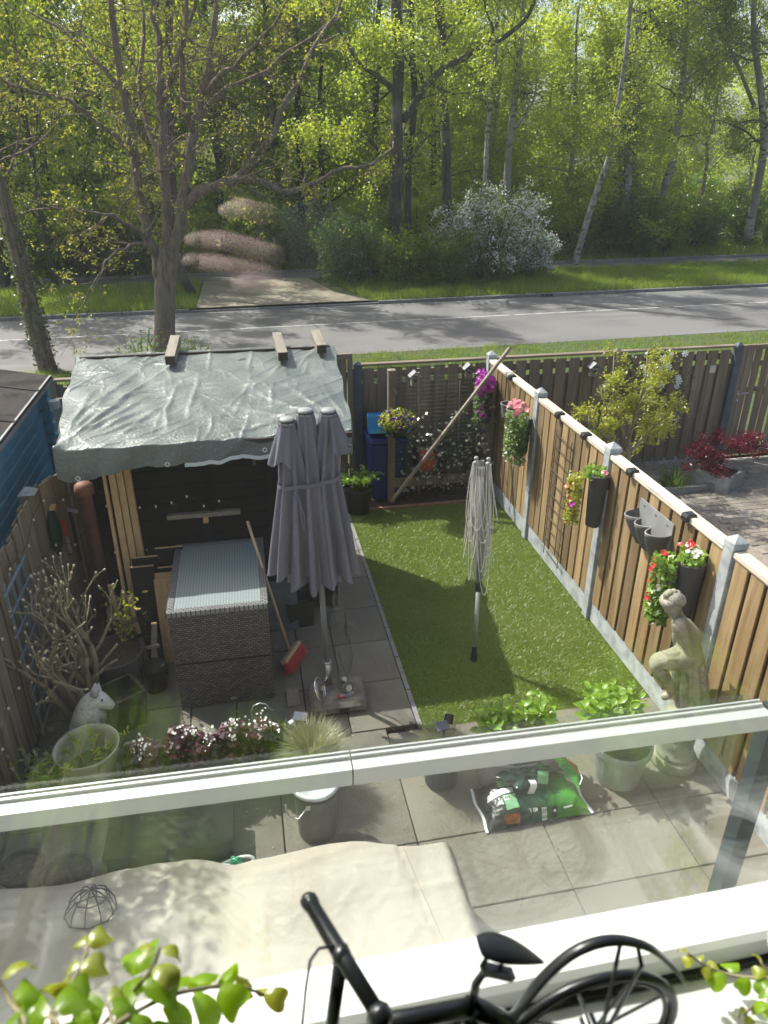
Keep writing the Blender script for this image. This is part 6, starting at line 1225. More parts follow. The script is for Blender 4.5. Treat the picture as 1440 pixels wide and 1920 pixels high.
pieces(cl, 'flower', fw, fpz, mrg.normal(size=(len(fpz), 3))*0.4+np.array([-0.3, -1, 0.4]), mrg.uniform(0.042, 0.065, len(fpz)), mrg)
birdhouse((5.0, 9.70, 1.62), 'pale mottled bird house behind the yellow-green shrub', 'stone')
mp_ = thing('maple_planter', 'red-leaved maple in a square grey concrete planter on the neighbour paving', 'potted plant', (6.80, 8.90, 0)); rr = rotz(R(33)); s_ = 0.27
for a in range(4):
    r2 = rr @ rotz(a*math.pi/2); MB().box(np.array([6.85, 8.93, 0.125])+r2 @ np.array([0, -s_+0.02, 0]), (2*s_-0.001, 0.04, 0.25), r2).build('side', M['conc_post'] if a else M['kerb'], mp_)
MB().box((6.85, 8.93, 0.2), (2*s_-0.09, 2*s_-0.09, 0.02), rr).build('soil', M['soil'], mp_)
mb = MB(); tips = []; tpt = [(6.85, 8.95, 0.2), (6.9, 9.0, 0.45), (7.0, 9.0, 0.62)]; mb.tube(tpt, [0.035, 0.03, 0.025], 7)
for (ex_, ey_, ez_) in ((6.15, 8.9, 0.42), (6.40, 9.1, 0.55), (7.0, 8.9, 0.66), (7.45, 9.0, 0.55), (7.8, 9.05, 0.42), (6.6, 8.7, 0.30), (6.95, 9.3, 0.62), (6.5, 8.8, 0.40), (7.5, 9.3, 0.5)):
    e = np.array([ex_, ey_, ez_]); b = np.array(tpt[1]); pt = [b, b*0.6+e*0.4+np.array([0, 0, 0.08]), b*0.3+e*0.7+np.array([0, 0, 0.06]), e]; mb.tube(pt, np.linspace(0.014, 0.005, 4), 5); side_branches(mrg, pt, np.linspace(0.014, 0.005, 4), 9, 0.25, 0, mb, tips, 0.3, 0.0, 0.5, 0.3, 5, 4, 0.05)
mb.build('branches', M['dark_bark'], mp_, smooth=True); tips = np.array(tips); n_ = 4200; sel = tips[mrg.integers(0, len(tips), n_)]+mrg.normal(size=(n_, 3))*np.array([0.05, 0.05, 0.035]); leaves('foliage', sel, mrg.uniform(0.03, 0.065, n_), M['L_maple'], mp_, mrg, hang=0.6, wide=0.3)
gs = thing('border_grass', 'dark strappy tuft on the border behind the brown fence', 'plant', (6.1, 8.9, 0)); tuft(gs, mrg, (6.1, 8.95, 0.0), 160, 0.35, 0.008, 'L_dark', 1.2)
one('border_edge', MB().box((6.0, 8.75, 0.02), (1.4, 0.06, 0.16)), M['kerb'], 'low concrete edge between the paving and the maple border', 'edging', (6.0, 8.75, 0))

# ------------------------------------------------------------------ trees on the verge
org = np.random.default_rng(101)
OY = 19.0
def plx(ps, y0, dys=None): return np.array([PX(px, py, Y=y0+(dys[i] if dys else 0)) for i, (px, py) in enumerate(ps)])
def smooth_path(P, n=4):
    P = np.asarray(P); t = np.arange(len(P)); tt = np.linspace(0, len(P)-1, (len(P)-1)*n+1); out = np.empty((len(tt), 3))
    for k, s in enumerate(tt):
        i = min(int(s), len(P)-2); f = s-i; p0, p1, p2, p3 = P[max(i-1, 0)], P[i], P[i+1], P[min(i+2, len(P)-1)]
        out[k] = 0.5*((2*p1)+(-p0+p2)*f+(2*p0-5*p1+4*p2-p3)*f*f+(-p0+3*p1-3*p2+p3)*f**3)
    return out
oak = thing('oak_tree', 'many-stemmed oak with sparse yellow-green buds between the shed and the road', 'tree', (-1.9, OY, 0)); tk = MB(); lb = MB(); tips = []
tk.tube(smooth_path(np.concatenate([[[-1.93, OY, -0.05]], plx([(309, 600), (309, 545), (312, 505)], OY), plx([(318, 470)], OY)])), np.interp(np.linspace(0, 1, 17), [0, .15, 0.6, 1], [0.33, 0.25, 0.245, 0.28]), 16)
limbs = [([(300, 520), (288, 470), (272, 415), (258, 340), (248, 270), (232, 180), (215, 60), (203, -60), (180, -220)], 0.17, 0.05, [0, 0, 0, 0, -0.2, -0.4, -0.6, -0.9, -1.3]),
         ([(312, 500), (314, 420), (308, 340), (305, 230), (300, 120), (285, 0), (270, -140)], 0.18, 0.05, [0, 0.1, 0.3, 0.5, 0.6, 0.8, 1.0]),
         ([(322, 500), (335, 420), (352, 340), (362, 250), (378, 180), (398, 90), (408, -20), (420, -180)], 0.19, 0.05, [0, -0.1, -0.2, -0.2, -0.1, 0, 0.2, 0.4]),
         ([(330, 460), (350, 375), (420, 345), (470, 335), (530, 358), (580, 345), (640, 318), (700, 308), (740, 270)], 0.13, 0.025, [0, -0.2, -0.5, -0.8, -1, -1.2, -1.4, -1.6, -1.7]),
         ([(352, 372), (400, 352), (450, 325), (500, 265), (545, 180), (590, 90), (640, 0), (690, -110)], 0.12, 0.03, [-0.2, -0.5, -0.6, -0.7, -0.6, -0.4, 0, 0.3]),
         ([(308, 330), (285, 260), (262, 170), (270, 60), (262, -60)], 0.10, 0.03, [0.3, 0.8, 1.2, 1.4, 1.8]), ([(300, 200), (330, 120), (355, 40), (372, -60)], 0.09, 0.03, [0.5, 0.2, -0.2, -0.5]), ([(362, 250), (345, 180), (340, 90), (350, 0), (345, -120)], 0.09, 0.03, [-0.2, -0.8, -1.2, -1.5, -1.8]),
         ([(250, 290), (200, 240), (130, 190), (60, 170), (-20, 140)], 0.07, 0.02, [-0.2, -0.6, -1, -1.4, -1.8]), ([(292, 480), (262, 455), (225, 470), (190, 505), (160, 560), (140, 600)], 0.055, 0.012, [-0.1, -0.6, -1.0, -1.3, -1.5, -1.6]), ([(285, 460), (240, 420), (180, 400), (100, 390), (30, 360)], 0.06, 0.015, [0, -0.6, -1.1, -1.6, -2]),
         ([(370, 215), (430, 165), (500, 130), (580, 70), (640, 30)], 0.08, 0.02, [-0.1, 0.4, 0.8, 1.2, 1.6]), ([(380, 175), (440, 120), (510, 50), (560, -30)], 0.08, 0.02, [-0.1, -0.7, -1.4, -2.0]), ([(232, 180), (180, 110), (120, 60), (50, 20)], 0.07, 0.02, [-0.4, -0.2, 0.2, 0.5])]
for ps, r0, r1, dy in limbs:
    r0, r1 = r0*0.84, r1*0.84; P = smooth_path(plx(ps, OY, dy)); P[1:] += org.normal(size=P[1:].shape)*0.025; rr = np.linspace(r0, r1, len(P)); (tk if r0 > 0.125 else lb).tube(P, rr, 10 if r0 > 0.1 else 7)
    big = r0 > 0.125; side_branches(org, P, rr*(0.6 if big else 0.9), 13 if big else 11, 2.2 if big else 1.7, 1, lb, tips, 0.30 if big else 0.12, 0.12, 0.42, 0.26, 6, 4, 0.03, 0.42)
# upper crown above the picture, which shades the garden
for k in range(16):
    b = np.array([-1.6+org.normal()*0.8, OY+org.normal()*0.8, org.uniform(8, 11.5)]); e = b+np.array([org.normal()*2.4, org.normal()*2.4, org.uniform(2, 5)]); P = [b+(e-b)*t+org.normal(size=3)*0.12*t for t in np.linspace(0, 1, 7)]; rr = np.linspace(0.08, 0.02, 7); lb.tube(P, rr, 5); side_branches(org, P, rr, 10, 1.8, 1, lb, tips, 0.2, 0.1, 0.5, 0.25, 6, 3)
tk.build('trunk', M['oak_bark'], oak, smooth=True); lb.build('branches', M['oak_bark'], oak, smooth=True); tips = np.array(tips)
cl_ = tips[org.integers(0, len(tips), 3400)]; P = np.repeat(cl_, 5, 0)+org.normal(size=(len(cl_)*5, 3))*0.055; leaves('crown', P, org.uniform(0.05, 0.10, len(P)), M['L_oak'], oak, org, hang=0.4, wide=0.45)
ln_ = thing('leaning_tree', 'leaning trunk with ivy beside the blue shed roof', 'tree', (-4.42, 17.6, 0)); tk = MB(); P = smooth_path(plx([(92, 700), (72, 630), (52, 555), (30, 460), (8, 380), (-20, 300), (-70, 170), (-130, 20), (-190, -140)], 17.6)); tk.tube(P, np.linspace(0.21, 0.10, len(P)), 12)
lb = MB(); tips = []; side_branches(org, P, np.linspace(0.1, 0.06, len(P)), 18, 2.6, 1, lb, tips, 0.45, 0.1, 0.4, 0.25, 6); tk.build('trunk', M['oak_bark'], ln_, smooth=True); lb.build('branches', M['oak_bark'], ln_, smooth=True); tips = np.array(tips)
cl_ = tips[org.integers(0, len(tips), 500)]; Q = np.repeat(cl_, 5, 0)+org.normal(size=(len(cl_)*5, 3))*0.06; leaves('crown', Q, org.uniform(0.05, 0.09, len(Q)), M['L_oak'], ln_, org)
k_ = org.integers(0, 15, 900); Q = P[k_]+org.normal(size=(900, 3))*0.02; a = org.uniform(0, 6.28, 900); Q[:, 0] += 0.23*np.cos(a); Q[:, 1] += 0.23*np.sin(a); Q[:, 2] += org.uniform(-0.15, 0.15, 900); leaves('ivy', Q, org.uniform(0.05, 0.09, 900), M['L_ivydark'], ln_, org, wide=0.85)
cps = [(262, 648), (275, 625), (368, 640), (352, 655), (255, 660)]
clab = ['white-flowered wild plant beside the oak trunk, tallest of the row', 'white-flowered wild plant hard against the oak trunk', 'white-flowered wild plant standing alone beyond the first timber block', 'low white-flowered plant beside the first timber block', 'white-flowered wild plant behind the tarpaulin, farthest from the oak']
for i, (px, py) in enumerate(cps):
    p0 = PX(px, 668, Y=17.0); t = thing('cow_parsley', clab[i], 'wild plant', (p0[0], 17.0, 0), 'cow parsley on the verge'); hgt_ = max(0.5, PX(px, py, Y=17.0)[2]+0.1); sm = MB(); Q = []
    for k in range(5): e = np.array([p0[0]+org.normal()*0.18, 17.0+org.normal()*0.15, hgt_*org.uniform(0.75, 1.1)]); sm.tube([(p0[0], 17.0, 0), (np.array([p0[0], 17.0, 0])+e)/2+org.normal(size=3)*0.04, e], 0.008, 4); Q += [e+org.normal(size=3)*np.array([0.06, 0.06, 0.015]) for _ in range(16)]
    sm.build('stem', M['L_bright'], t); leaves('flowers', Q, 0.035, M['F_white'], t, org); Q = np.array([p0[0], 17.0, hgt_*0.45])+org.normal(size=(110, 3))*np.array([0.22, 0.2, 0.22]); leaves('foliage', Q, 0.09, M['L_bright'], t, org)

# ------------------------------------------------------------------ woodland across the road
def crown_pts(rng, tips, n, j): tips = np.asarray(tips); return tips[rng.integers(0, len(tips), n)]+rng.normal(size=(n, 3))*j
def wood_tree(seed, H, lo, Rr, nl, ls, lm, bark, tr, label, grav=0.02, hang=0.2, nlimb=30, name='woodland_tree'):
    rng = np.random.default_rng(seed); t = thing(name, label, 'tree', (0, 0, 0), 'trees of the woodland across the road'); mb = MB(); tips = []
    P = np.array([(0, 0, -0.1)]+[(0.12*math.sin(z*0.5+seed)*z*0.15+rng.normal()*0.05, 0.1*math.cos(z*0.4+seed)*z*0.12+rng.normal()*0.05, z) for z in np.linspace(1, H, 12)]); rr = np.linspace(tr, 0.03, 13); mb.tube(P, rr, 8)
    for i in range(nlimb):
        z = lo+(H*0.97-lo)*((i+0.5)/nlimb); f = (z-lo)/(H-lo); a = i*2.4+rng.uniform(-0.4, 0.4); L_ = Rr*(0.55+0.6*math.sin(math.pi*min(1, f*0.85+0.18)))*rng.uniform(0.7, 1.15); k = np.searchsorted(P[:, 2], z); b = P[min(k, 12)].copy(); b[2] = z
        d = np.array([math.cos(a), math.sin(a), rng.uniform(0.1, 0.7)]); q_ = [b]
        for j in range(6): d = d/np.linalg.norm(d)+rng.normal(size=3)*0.16+np.array([0, 0, -grav]); q_.append(q_[-1]+d/np.linalg.norm(d)*L_/6)
        r_ = np.linspace(tr*0.32*(1.1-f), 0.008, 7); mb.tube(q_, r_, 5, cap=False); side_branches(rng, q_, r_, 7, L_*0.38, 0, mb, tips, 0.2, 0.05, 0.5, 0.25, 5, 3, grav); tips += q_[3:]
    mb.build('trunk', M[bark], t, smooth=True); c = crown_pts(rng, tips, nl, 0.20); leaves('crown', c, rng.uniform(ls*0.7, ls*1.3, nl), M[lm], t, rng, hang=hang); return t
protos = [wood_tree(1, 13.0, 1.0, 3.0, 12000, 0.16, 'L_lime', 'dark_bark', 0.16, 'dark-stemmed woodland tree in pale lime green leaf across the road'), wood_tree(2, 14.5, 1.6, 3.3, 12500, 0.16, 'L_forest', 'dark_bark', 0.20, 'dark-stemmed woodland tree in mid green leaf across the road'), wood_tree(3, 11.5, 0.7, 2.8, 11500, 0.15, 'L_lime', 'birch', 0.12, 'white-stemmed woodland birch with drooping lime green leaves', 0.06, 0.9),
          wood_tree(4, 14.0, 0.8, 3.2, 13000, 0.16, 'L_dark', 'dark_bark', 0.18, 'woodland tree with shade put into its dark leaf colour'), wood_tree(5, 15.0, 1.8, 3.2, 12000, 0.16, 'L_forest', 'birch', 0.17, 'tall white-stemmed woodland birch in mid green leaf', 0.05, 0.6)]
wr_ = random.Random(12); spots = []
for (y0, y1, n, x0, x1) in ((33.5, 37, 15, -13, 28), (38, 43, 17, -15, 32), (44, 52, 20, -18, 40), (54, 66, 22, -22, 52), (70, 90, 24, -26, 74)):
    for i in range(n):
        x = x0+(x1-x0)*(i+wr_.uniform(0.15, 0.85))/n; y = wr_.uniform(y0, y1)
        ang_ = math.degrees(math.atan2(x, y))
        gap = 21 < ang_ < 26 and y < 56 and wr_.random() < 0.6 or (ang_ > 30 and wr_.random() < 0.35) or (16 < ang_ < 30 and y > 50 and wr_.random() < 0.45)
        if not gap: spots.append((x, y))
first = [True]*5
for i, (x, y) in enumerate(spots):
    ang_ = math.degrees(math.atan2(x, y))
    left = math.degrees(math.atan2(x, y)) < 3
    k = wr_.choice([3, 3, 1, 0, 4] if left else [0, 0, 1, 2, 2, 4])  # left side favours the tree with shade put into its leaf colour
    if first[k]: o = protos[k]; first[k] = False
    else: o = dup(protos[k])
    s = wr_.uniform(0.85, 1.12)*(0.86 if y > 48 and ang_ > 8 else 1.0); o.location = (x, y, 0.0); o.rotation_euler = (0, 0, wr_.uniform(0, 6.28)); o.scale = (s*wr_.uniform(0.9, 1.1), s, s*wr_.uniform(0.9, 1.05))

def wood_bush(seed, r, h, nl, ls, lm, label, extra=None):
    rng = np.random.default_rng(seed); t = thing('bush', label, 'bush', (0, 0, 0), 'bushes along the edge of the woodland'); mb = MB(); tips = []
    for k in range(13):
        a = k*2.4; e = np.array([math.cos(a)*r*0.75*rng.uniform(0.3, 1), math.sin(a)*r*0.75*rng.uniform(0.3, 1), h*rng.uniform(0.55, 1.0)]); b = np.array([math.cos(a)*0.25, math.sin(a)*0.25, 0]); P = [b+(e-b)*t_+np.array([0, 0, 0.25*math.sin(t_*3)])+rng.normal(size=3)*0.05 for t_ in np.linspace(0, 1, 6)]; rr = np.linspace(0.035, 0.01, 6); mb.tube(P, rr, 5, cap=False); side_branches(rng, P, rr, 12, r*0.42, 0, mb, tips, 0.12, 0.0, 0.5, 0.3, 5, 3, 0.05)
    mb.build('stem', M['dark_bark'], t); c = crown_pts(rng, tips, nl, 0.17); c = c[c[:, 2] > 0.02]; leaves('crown', c, rng.uniform(ls*0.7, ls*1.3, len(c)), M[lm], t, rng)
    if extra: tp_ = np.array(tips); tp_ = tp_[(tp_[:, 2] > 0.25*h)]; c = crown_pts(rng, tp_, extra, 0.14); c += np.sign(c)*np.array([0.14, 0.14, 0.0]); leaves('blossom', c, rng.uniform(0.06, 0.13, extra), M['F_white'], t, rng)
    return t
bushes = [wood_bush(1, 2.0, 2.8, 7500, 0.13, 'L_lime', 'pale lime green bush at the foot of the woodland trees'), wood_bush(2, 1.9, 2.4, 7500, 0.13, 'L_forest', 'mid green bush at the foot of the woodland trees'), wood_bush(3, 2.1, 3.0, 8500, 0.13, 'L_dark', 'dark green bush at the foot of the woodland trees')]
def put(src, used, x, y, s, lab=None, z=0.05):
    o = src if not used else dup(src); o.location = (x, y, z); o.scale = (s, s, s*wr_.uniform(0.9, 1.15)); o.rotation_euler = (0, 0, wr_.uniform(0, 6.28))
    if lab:
        o['label'] = lab
        if 'group' in o: del o['group']
    return o
for k, (x, y, s) in ((1, (-8.8, 26.6, 1.0)), (0, (-2.7, 28.8, 0.95)), (0, (-6.3, 28.6, 0.9))):  # extra trees added for the broken shade they cast on the road
    o = dup(protos[k]); o.location = (x, y, 0); o.rotation_euler = (0, 0, wr_.uniform(0, 6)); o.scale = (s*0.8, s*0.8, s*1.1); o['label'] = {-8.8: 'leafy tree added beyond the leaning trunk to dapple the road', -2.7: 'slim lime green tree added by the driveway to dapple the road', -6.3: 'slim lime green tree added behind the leaning trunk to dapple the road'}[x]
bsp = [(-11, 31, 2), (-8.6, 30.5, 2), (-6.2, 31.5, 2), (-4.0, 31.2, 2), (-1.6, 32.2, 1), (1.0, 32.0, 1), (3.0, 32.6, 1), (5.2, 30.6, 1), (7.4, 31.0, 0), (9.2, 31.5, 1), (13.4, 33.2, 1), (15.6, 33.6, 0), (17.6, 33.4, 2), (20.0, 33.8, 1), (22.4, 34.6, 2), (25, 35.0, 2), (27.5, 35.0, 1), (-9, 34, 2), (-5, 35, 1), (-2, 36, 2), (1.5, 36, 0), (4.5, 36, 1), (8, 36, 0), (11, 35.5, 1), (14.5, 37, 0), (18, 38, 1), (22, 39, 0), (26, 40, 1)]
for _ in range(70):
    y_ = wr_.uniform(37, 78); x_ = y_*math.tan(R(wr_.uniform(-17, 41))); bsp.append((x_, y_, wr_.choice([0, 0, 1, 1, 2]) if x_ > 1 else wr_.choice([1, 2, 2])))
us = [False]*3
for x, y, k in bsp: put(bushes[k], us[k], x, y, wr_.uniform(0.85, 1.15)); us[k] = True
put(bushes[2], True, 4.15, 27.9, 0.85, 'dense dark bush on the corner of the brick driveway'); put(bushes[1], True, 5.9, 27.3, 0.75, 'low bush around the foot of the forked trunk'); put(bushes[2], True, 7.6, 26.7, 0.62, 'dark low bush between the forked trunk and the white hawthorn'); put(bushes[2], True, 18.2, 32.6, 0.8, 'dark green bush beyond the cycle path, below the ivy-covered trunk')
hw_ = wood_bush(9, 2.5, 3.3, 14000, 0.10, 'L_blue', 'hawthorn covered in white blossom beside the road', 9000); hw_.name = 'hawthorn'; hw_.location = (9.35, 27.5, 0.05); del hw_['group']
hw2 = dup(hw_); hw2.location = (11.15, 28.0, 0.05); hw2.scale = (0.62, 0.6, 0.55); hw2.rotation_euler = (0, 0, 2); hw2['label'] = 'smaller white-blossomed hawthorn sprawling over the grass next to the leaning birch'

def named_tree(name, lab, paths, y0, bark, nl_, lm, ls, nb, seed, ivy=0, L_=2.0, t0=0.35, grav=0.02, hang=0.2):
    rng = np.random.default_rng(seed); P0 = plx([paths[0][0][0]], y0)[0]; t = thing(name, lab, 'tree', (P0[0], y0, 0.0)); tk = MB(); lb = MB(); tips = []; first_P = None
    for ps, r0, r1 in paths:
        P = plx(ps, y0)
        if y0 < 32.5 and ps is paths[0][0]: P = np.concatenate([P, P[-1]+np.array([[0.1, 0.1, 2.2], [-0.1, 0.3, 4.4]])])
        P[:, 1] += np.cumsum(rng.normal(size=len(P))*0.12)-0; P = smooth_path(P, 3); rr = np.linspace(r0, r1, len(P)); tk.tube(P, rr, 10)
        if first_P is None: first_P = P
        side_branches(rng, P, rr, nb, L_, 1, lb, tips, t0, 0.1, 0.35, 0.25, 6, 4, grav)
    tk.build('trunk', M[bark], t, smooth=True); lb.build('branches', M[bark if bark != 'birch' else 'dark_bark'], t, smooth=True)
    nl = int(nl_*1.9)
    if nl: c = crown_pts(rng, tips, nl, 0.15); leaves('crown', c, rng.uniform(ls*0.7, ls*1.3, nl), M[lm], t, rng, hang=hang)
    if ivy:
        k = rng.integers(0, int(len(first_P)*0.6), ivy); Q = first_P[k]+rng.normal(size=(ivy, 3))*np.array([0.05, 0.05, 0.3]); a = rng.uniform(0, 6.28, ivy); r_ = paths[0][1]*1.25; Q[:, 0] += r_*np.cos(a); Q[:, 1] += r_*np.sin(a); leaves('ivy', Q, rng.uniform(0.07, 0.12, ivy), M['L_ivydark'], t, rng, wide=0.8)
    return t
named_tree('forked_tree', 'dark trunk forking into a long bent limb behind the roadside bushes', [([(742, 545), (741, 470), (740, 380), (742, 300), (744, 210), (748, 110), (742, 0), (735, -120)], 0.27, 0.12), ([(756, 225), (772, 205), (795, 165), (832, 128), (870, 108), (905, 90), (945, 68), (985, 30), (1010, -40)], 0.15, 0.05), ([(795, 165), (790, 140), (770, 120), (757, 100)], 0.07, 0.03), ([(742, 170), (705, 140), (675, 118), (640, 60), (600, 0)], 0.10, 0.03), ([(742, 330), (700, 270), (660, 240), (610, 225), (560, 230)], 0.08, 0.02), ([(915, 86), (925, 55), (912, 20), (905, -40)], 0.06, 0.02)], 28.0, 'dark_bark', 7000, 'L_lime', 0.11, 7, 201, L_=2.2, t0=0.25)
named_tree('tall_tree', 'second dark trunk close beside the forked one', [([(770, 545), (768, 470), (764, 380), (768, 280), (775, 180), (770, 60), (775, -80)], 0.15, 0.08)], 28.6, 'dark_bark', 1500, 'L_lime', 0.11, 14, 202)
named_tree('tall_tree', 'straight dark trunk rising out of the white hawthorn', [([(838, 500), (837, 390), (836, 280), (834, 180), (832, 90), (830, 0), (832, -120)], 0.20, 0.12)], 29.4, 'dark_bark', 2200, 'L_lime', 0.11, 14, 203)
named_tree('birch_tree', 'pale slim birch to the right of the straight dark trunk', [([(905, 470), (910, 380), (918, 290), (926, 200), (936, 110), (942, 0), (945, -100)], 0.11, 0.06)], 31.0, 'birch', 2200, 'L_lime', 0.11, 16, 204, grav=0.07, hang=0.8)
named_tree('birch_tree', 'mottled birch standing right behind the white hawthorn', [([(948, 480), (952, 400), (960, 290), (972, 190), (984, 90), (992, -20), (995, -120)], 0.17, 0.08), ([(966, 240), (1000, 190), (1010, 130)], 0.06, 0.02)], 31.0, 'birch', 2600, 'L_lime', 0.11, 16, 205, grav=0.06, hang=0.7)
named_tree('birch_tree', 'white birch leaning to one side above the grass verge', [([(1079, 500), (1090, 455), (1110, 400), (1130, 345), (1146, 300), (1154, 250), (1158, 210), (1168, 120), (1178, 20)], 0.15, 0.06)], 30.9, 'birch', 2400, 'L_lime', 0.11, 16, 206, grav=0.08, hang=0.9, t0=0.45)
named_tree('ivy_tree', 'forked birch trunk with dark ivy wrapped round its foot', [([(1168, 455), (1170, 390), (1177, 300), (1182, 220), (1186, 160), (1190, 80), (1190, 0), (1190, -120)], 0.24, 0.10), ([(1187, 170), (1205, 130), (1228, 90), (1250, 50), (1276, 0), (1310, -80)], 0.15, 0.06), ([(1268, 110), (1290, 60), (1340, 20), (1372, 0)], 0.07, 0.03)], 33.0, 'birch', 4200, 'L_lime', 0.12, 14, 207, ivy=1500, L_=2.4, grav=0.08, hang=0.9)
named_tree('birch_tree', 'black and white mottled birch leaning over the cycle path', [([(1228, 425), (1236, 370), (1250, 310), (1262, 250), (1268, 190), (1274, 100), (1280, 0), (1290, -110)], 0.22, 0.09), ([(1270, 170), (1310, 130), (1350, 100)], 0.07, 0.03)], 35.0, 'birch', 4200, 'L_lime', 0.12, 16, 208, L_=2.6, grav=0.09, hang=1.0)
named_tree('weeping_birch', 'weeping birch with curtains of hanging leaves at the edge of view', [([(1400, 450), (1412, 380), (1425, 280), (1420, 180), (1405, 60), (1400, -80), (1395, -200)], 0.22, 0.08), ([(1418, 200), (1370, 100), (1330, 30), (1300, -60)], 0.09, 0.03)], 29.5 if False else 33.5, 'birch', 9000, 'L_blue', 0.10, 22, 209, L_=2.8, grav=0.16, hang=2.2, t0=0.3)
named_tree('tall_tree', 'dark trunk in the shade, first past the driveway entrance', [([(514, 470), (512, 380), (510, 280), (505, 180), (500, 60), (500, -60)], 0.15, 0.08)], 34.0, 'dark_bark', 1600, 'L_forest', 0.11, 14, 210)
named_tree('tall_tree', 'dark trunk in the shade, second past the driveway entrance', [([(566, 460), (564, 370), (560, 270), (556, 160), (552, 40), (550, -60)], 0.17, 0.09)], 34.5, 'dark_bark', 1600, 'L_lime', 0.11, 14, 211)
named_tree('slanting_trunk', 'short dark mottled trunk slanting behind the oak', [([(362, 553), (350, 530), (340, 505), (330, 440), (322, 330), (318, 200), (316, 50), (318, -120)], 0.17, 0.09)], 26.5, 'dark_bark', 3600, 'L_lime', 0.10, 14, 212, L_=2.6, t0=0.6)
named_tree('tall_tree', 'dark trunk in the deep shade beyond the leaning ivy trunk', [([(12, 560), (8, 480), (0, 420), (-10, 330), (-20, 200)], 0.17, 0.10)], 29.5, 'dark_bark', 1200, 'L_dark', 0.11, 12, 213)
named_tree('tall_tree', 'slim dark trunk between the leaning ivy trunk and the oak', [([(160, 520), (158, 420), (150, 300), (140, 180), (136, 40)], 0.13, 0.07)], 32.5, 'dark_bark', 1500, 'L_dark', 0.11, 14, 214)
pl = thing('marker_post', 'thin wooden post at the entrance of the brick driveway', 'post', (3.2, 29.26, 0.1)); MB().tube([(3.2, 29.26, 0.05), (3.2, 29.26, 1.75)], 0.045, 8).build('post', M['old_timber'], pl); MB().box((3.2, 29.21, 1.66), (0.10, 0.02, 0.12)).build('plate', M['old_timber'], pl)

# ------------------------------------------------------------------ on the window sill
BYk = 0.225
bk = thing('model_bicycle', 'small black metal ornamental bicycle on the white window sill', 'ornament', (0.17, BYk, 3.976))
def b(px, py, y=BYk): return PX(px, py, Y=y)
wc = np.array([0.170, BYk, 4.031]); wr2 = 0.0515; a = np.linspace(0, 2*math.pi, 49)
MB().tube(np.stack([wc[0]+wr2*np.cos(a), np.full(49, BYk), wc[2]+wr2*np.sin(a)], 1), 0.0031, 8, cap=False).build('wheel', M['black_metal'], bk, smooth=True); whl = bk.children[-1]
MB().tube(np.stack([wc[0]+(wr2-0.005)*np.cos(a), np.full(49, BYk), wc[2]+(wr2-0.005)*np.sin(a)], 1), 0.0016, 6, cap=False).build('rim', M['black_metal'], whl, smooth=True)
for k in range(9): t = k*2*math.pi/9+0.5; MB().tube([wc, wc+np.array([(wr2-0.004)*math.cos(t), 0, (wr2-0.004)*math.sin(t)])], 0.0010, 5).build('spoke', M['black_metal'], whl)
MB().tube([wc-np.array([0, 0.008, 0]), wc+np.array([0, 0.008, 0])], 0.005, 8).build('hub', M['black_metal'], whl)
gd = smooth_path(np.array([b(948, 1925), b(985, 1872), b(1030, 1820), b(1085, 1778), b(1150, 1760), b(1215, 1772), b(1258, 1805), b(1283, 1836)]), 4); rows = np.stack([gd+np.array([0, dy, dz]) for dy, dz in ((-0.0036, -0.0012), (-0.002, 0.0005), (0, 0.0009), (0.002, 0.0005), (0.0036, -0.0012))])
g_ = MB().grid(rows).build('mudguard', M['black_metal'], bk, smooth=True); g_.modifiers.new('thick', 'SOLIDIFY').thickness = 0.0012
for x in (1163, 1195): MB().tube([b(x, 1772), b(x-8 if x < 1180 else x+8, 1810, BYk-0.008), wc+np.array([0, -0.008, 0])], 0.0013, 5).build('stay', M['black_metal'], bk)
MB().tube([b(690, 1922), b(760, 1912), b(885, 1888)], 0.0052, 10).build('frame_tube', M['black_metal'], bk, smooth=True)
MB().tube([b(880, 1886), b(940, 1912), b(1040, 1985), wc], [0.006, 0.0055, 0.004, 0.003], 8).build('frame_tube', M['black_metal'], bk, smooth=True)
MB().tube([b(885, 1888), b(875, 1960), b(870, 2000)], 0.005, 8).build('frame_tube', M['black_metal'], bk, smooth=True)
MB().tube([b(884, 1886), b(892, 1845), b(905, 1826), b(935, 1820)], 0.0024, 6).build('seat_post', M['black_metal'], bk, smooth=True)
MB().bar(b(905, 1816), b(960, 1828), 0.006, 0.004).build('seat_clamp', M['black_metal'], bk); sp2 = np.array([b(912, 1798), b(905, 1808), b(912, 1818), b(925, 1818)]); MB().tube(sp2, 0.0014, 5).build('seat_spring', M['black_metal'], bk); MB().tube([b(940, 1806), b(938, 1820), b(950, 1822)], 0.0014, 5).build('seat_spring', M['black_metal'], bk)
s0, s1 = b(898, 1776), b(1020, 1806); rows = []
for t in np.linspace(0, 1, 14):
    c = s0*(1-t)+s1*t+np.array([0, 0, 0.003*math.sin(t*math.pi)]); hwid = 0.0095*math.sin(math.pi*(0.08+0.9*t)**0.75)**0.7*(1-0.25*t); th = np.linspace(0, 6.283, 14, endpoint=False); rows.append(np.stack([np.full(14, c[0]), c[1]+hwid*np.cos(th), c[2]+0.40*hwid*np.sin(th)+0.001], 1))
MB().grid(np.array(rows), closed_u=True).build('saddle', M['black_metal'], bk, smooth=True)
HZ = 4.118; h0, hm, h1 = PX(580, 1690, z=HZ), PX(640, 1790, z=HZ), PX(712, 1905, z=HZ-0.004)
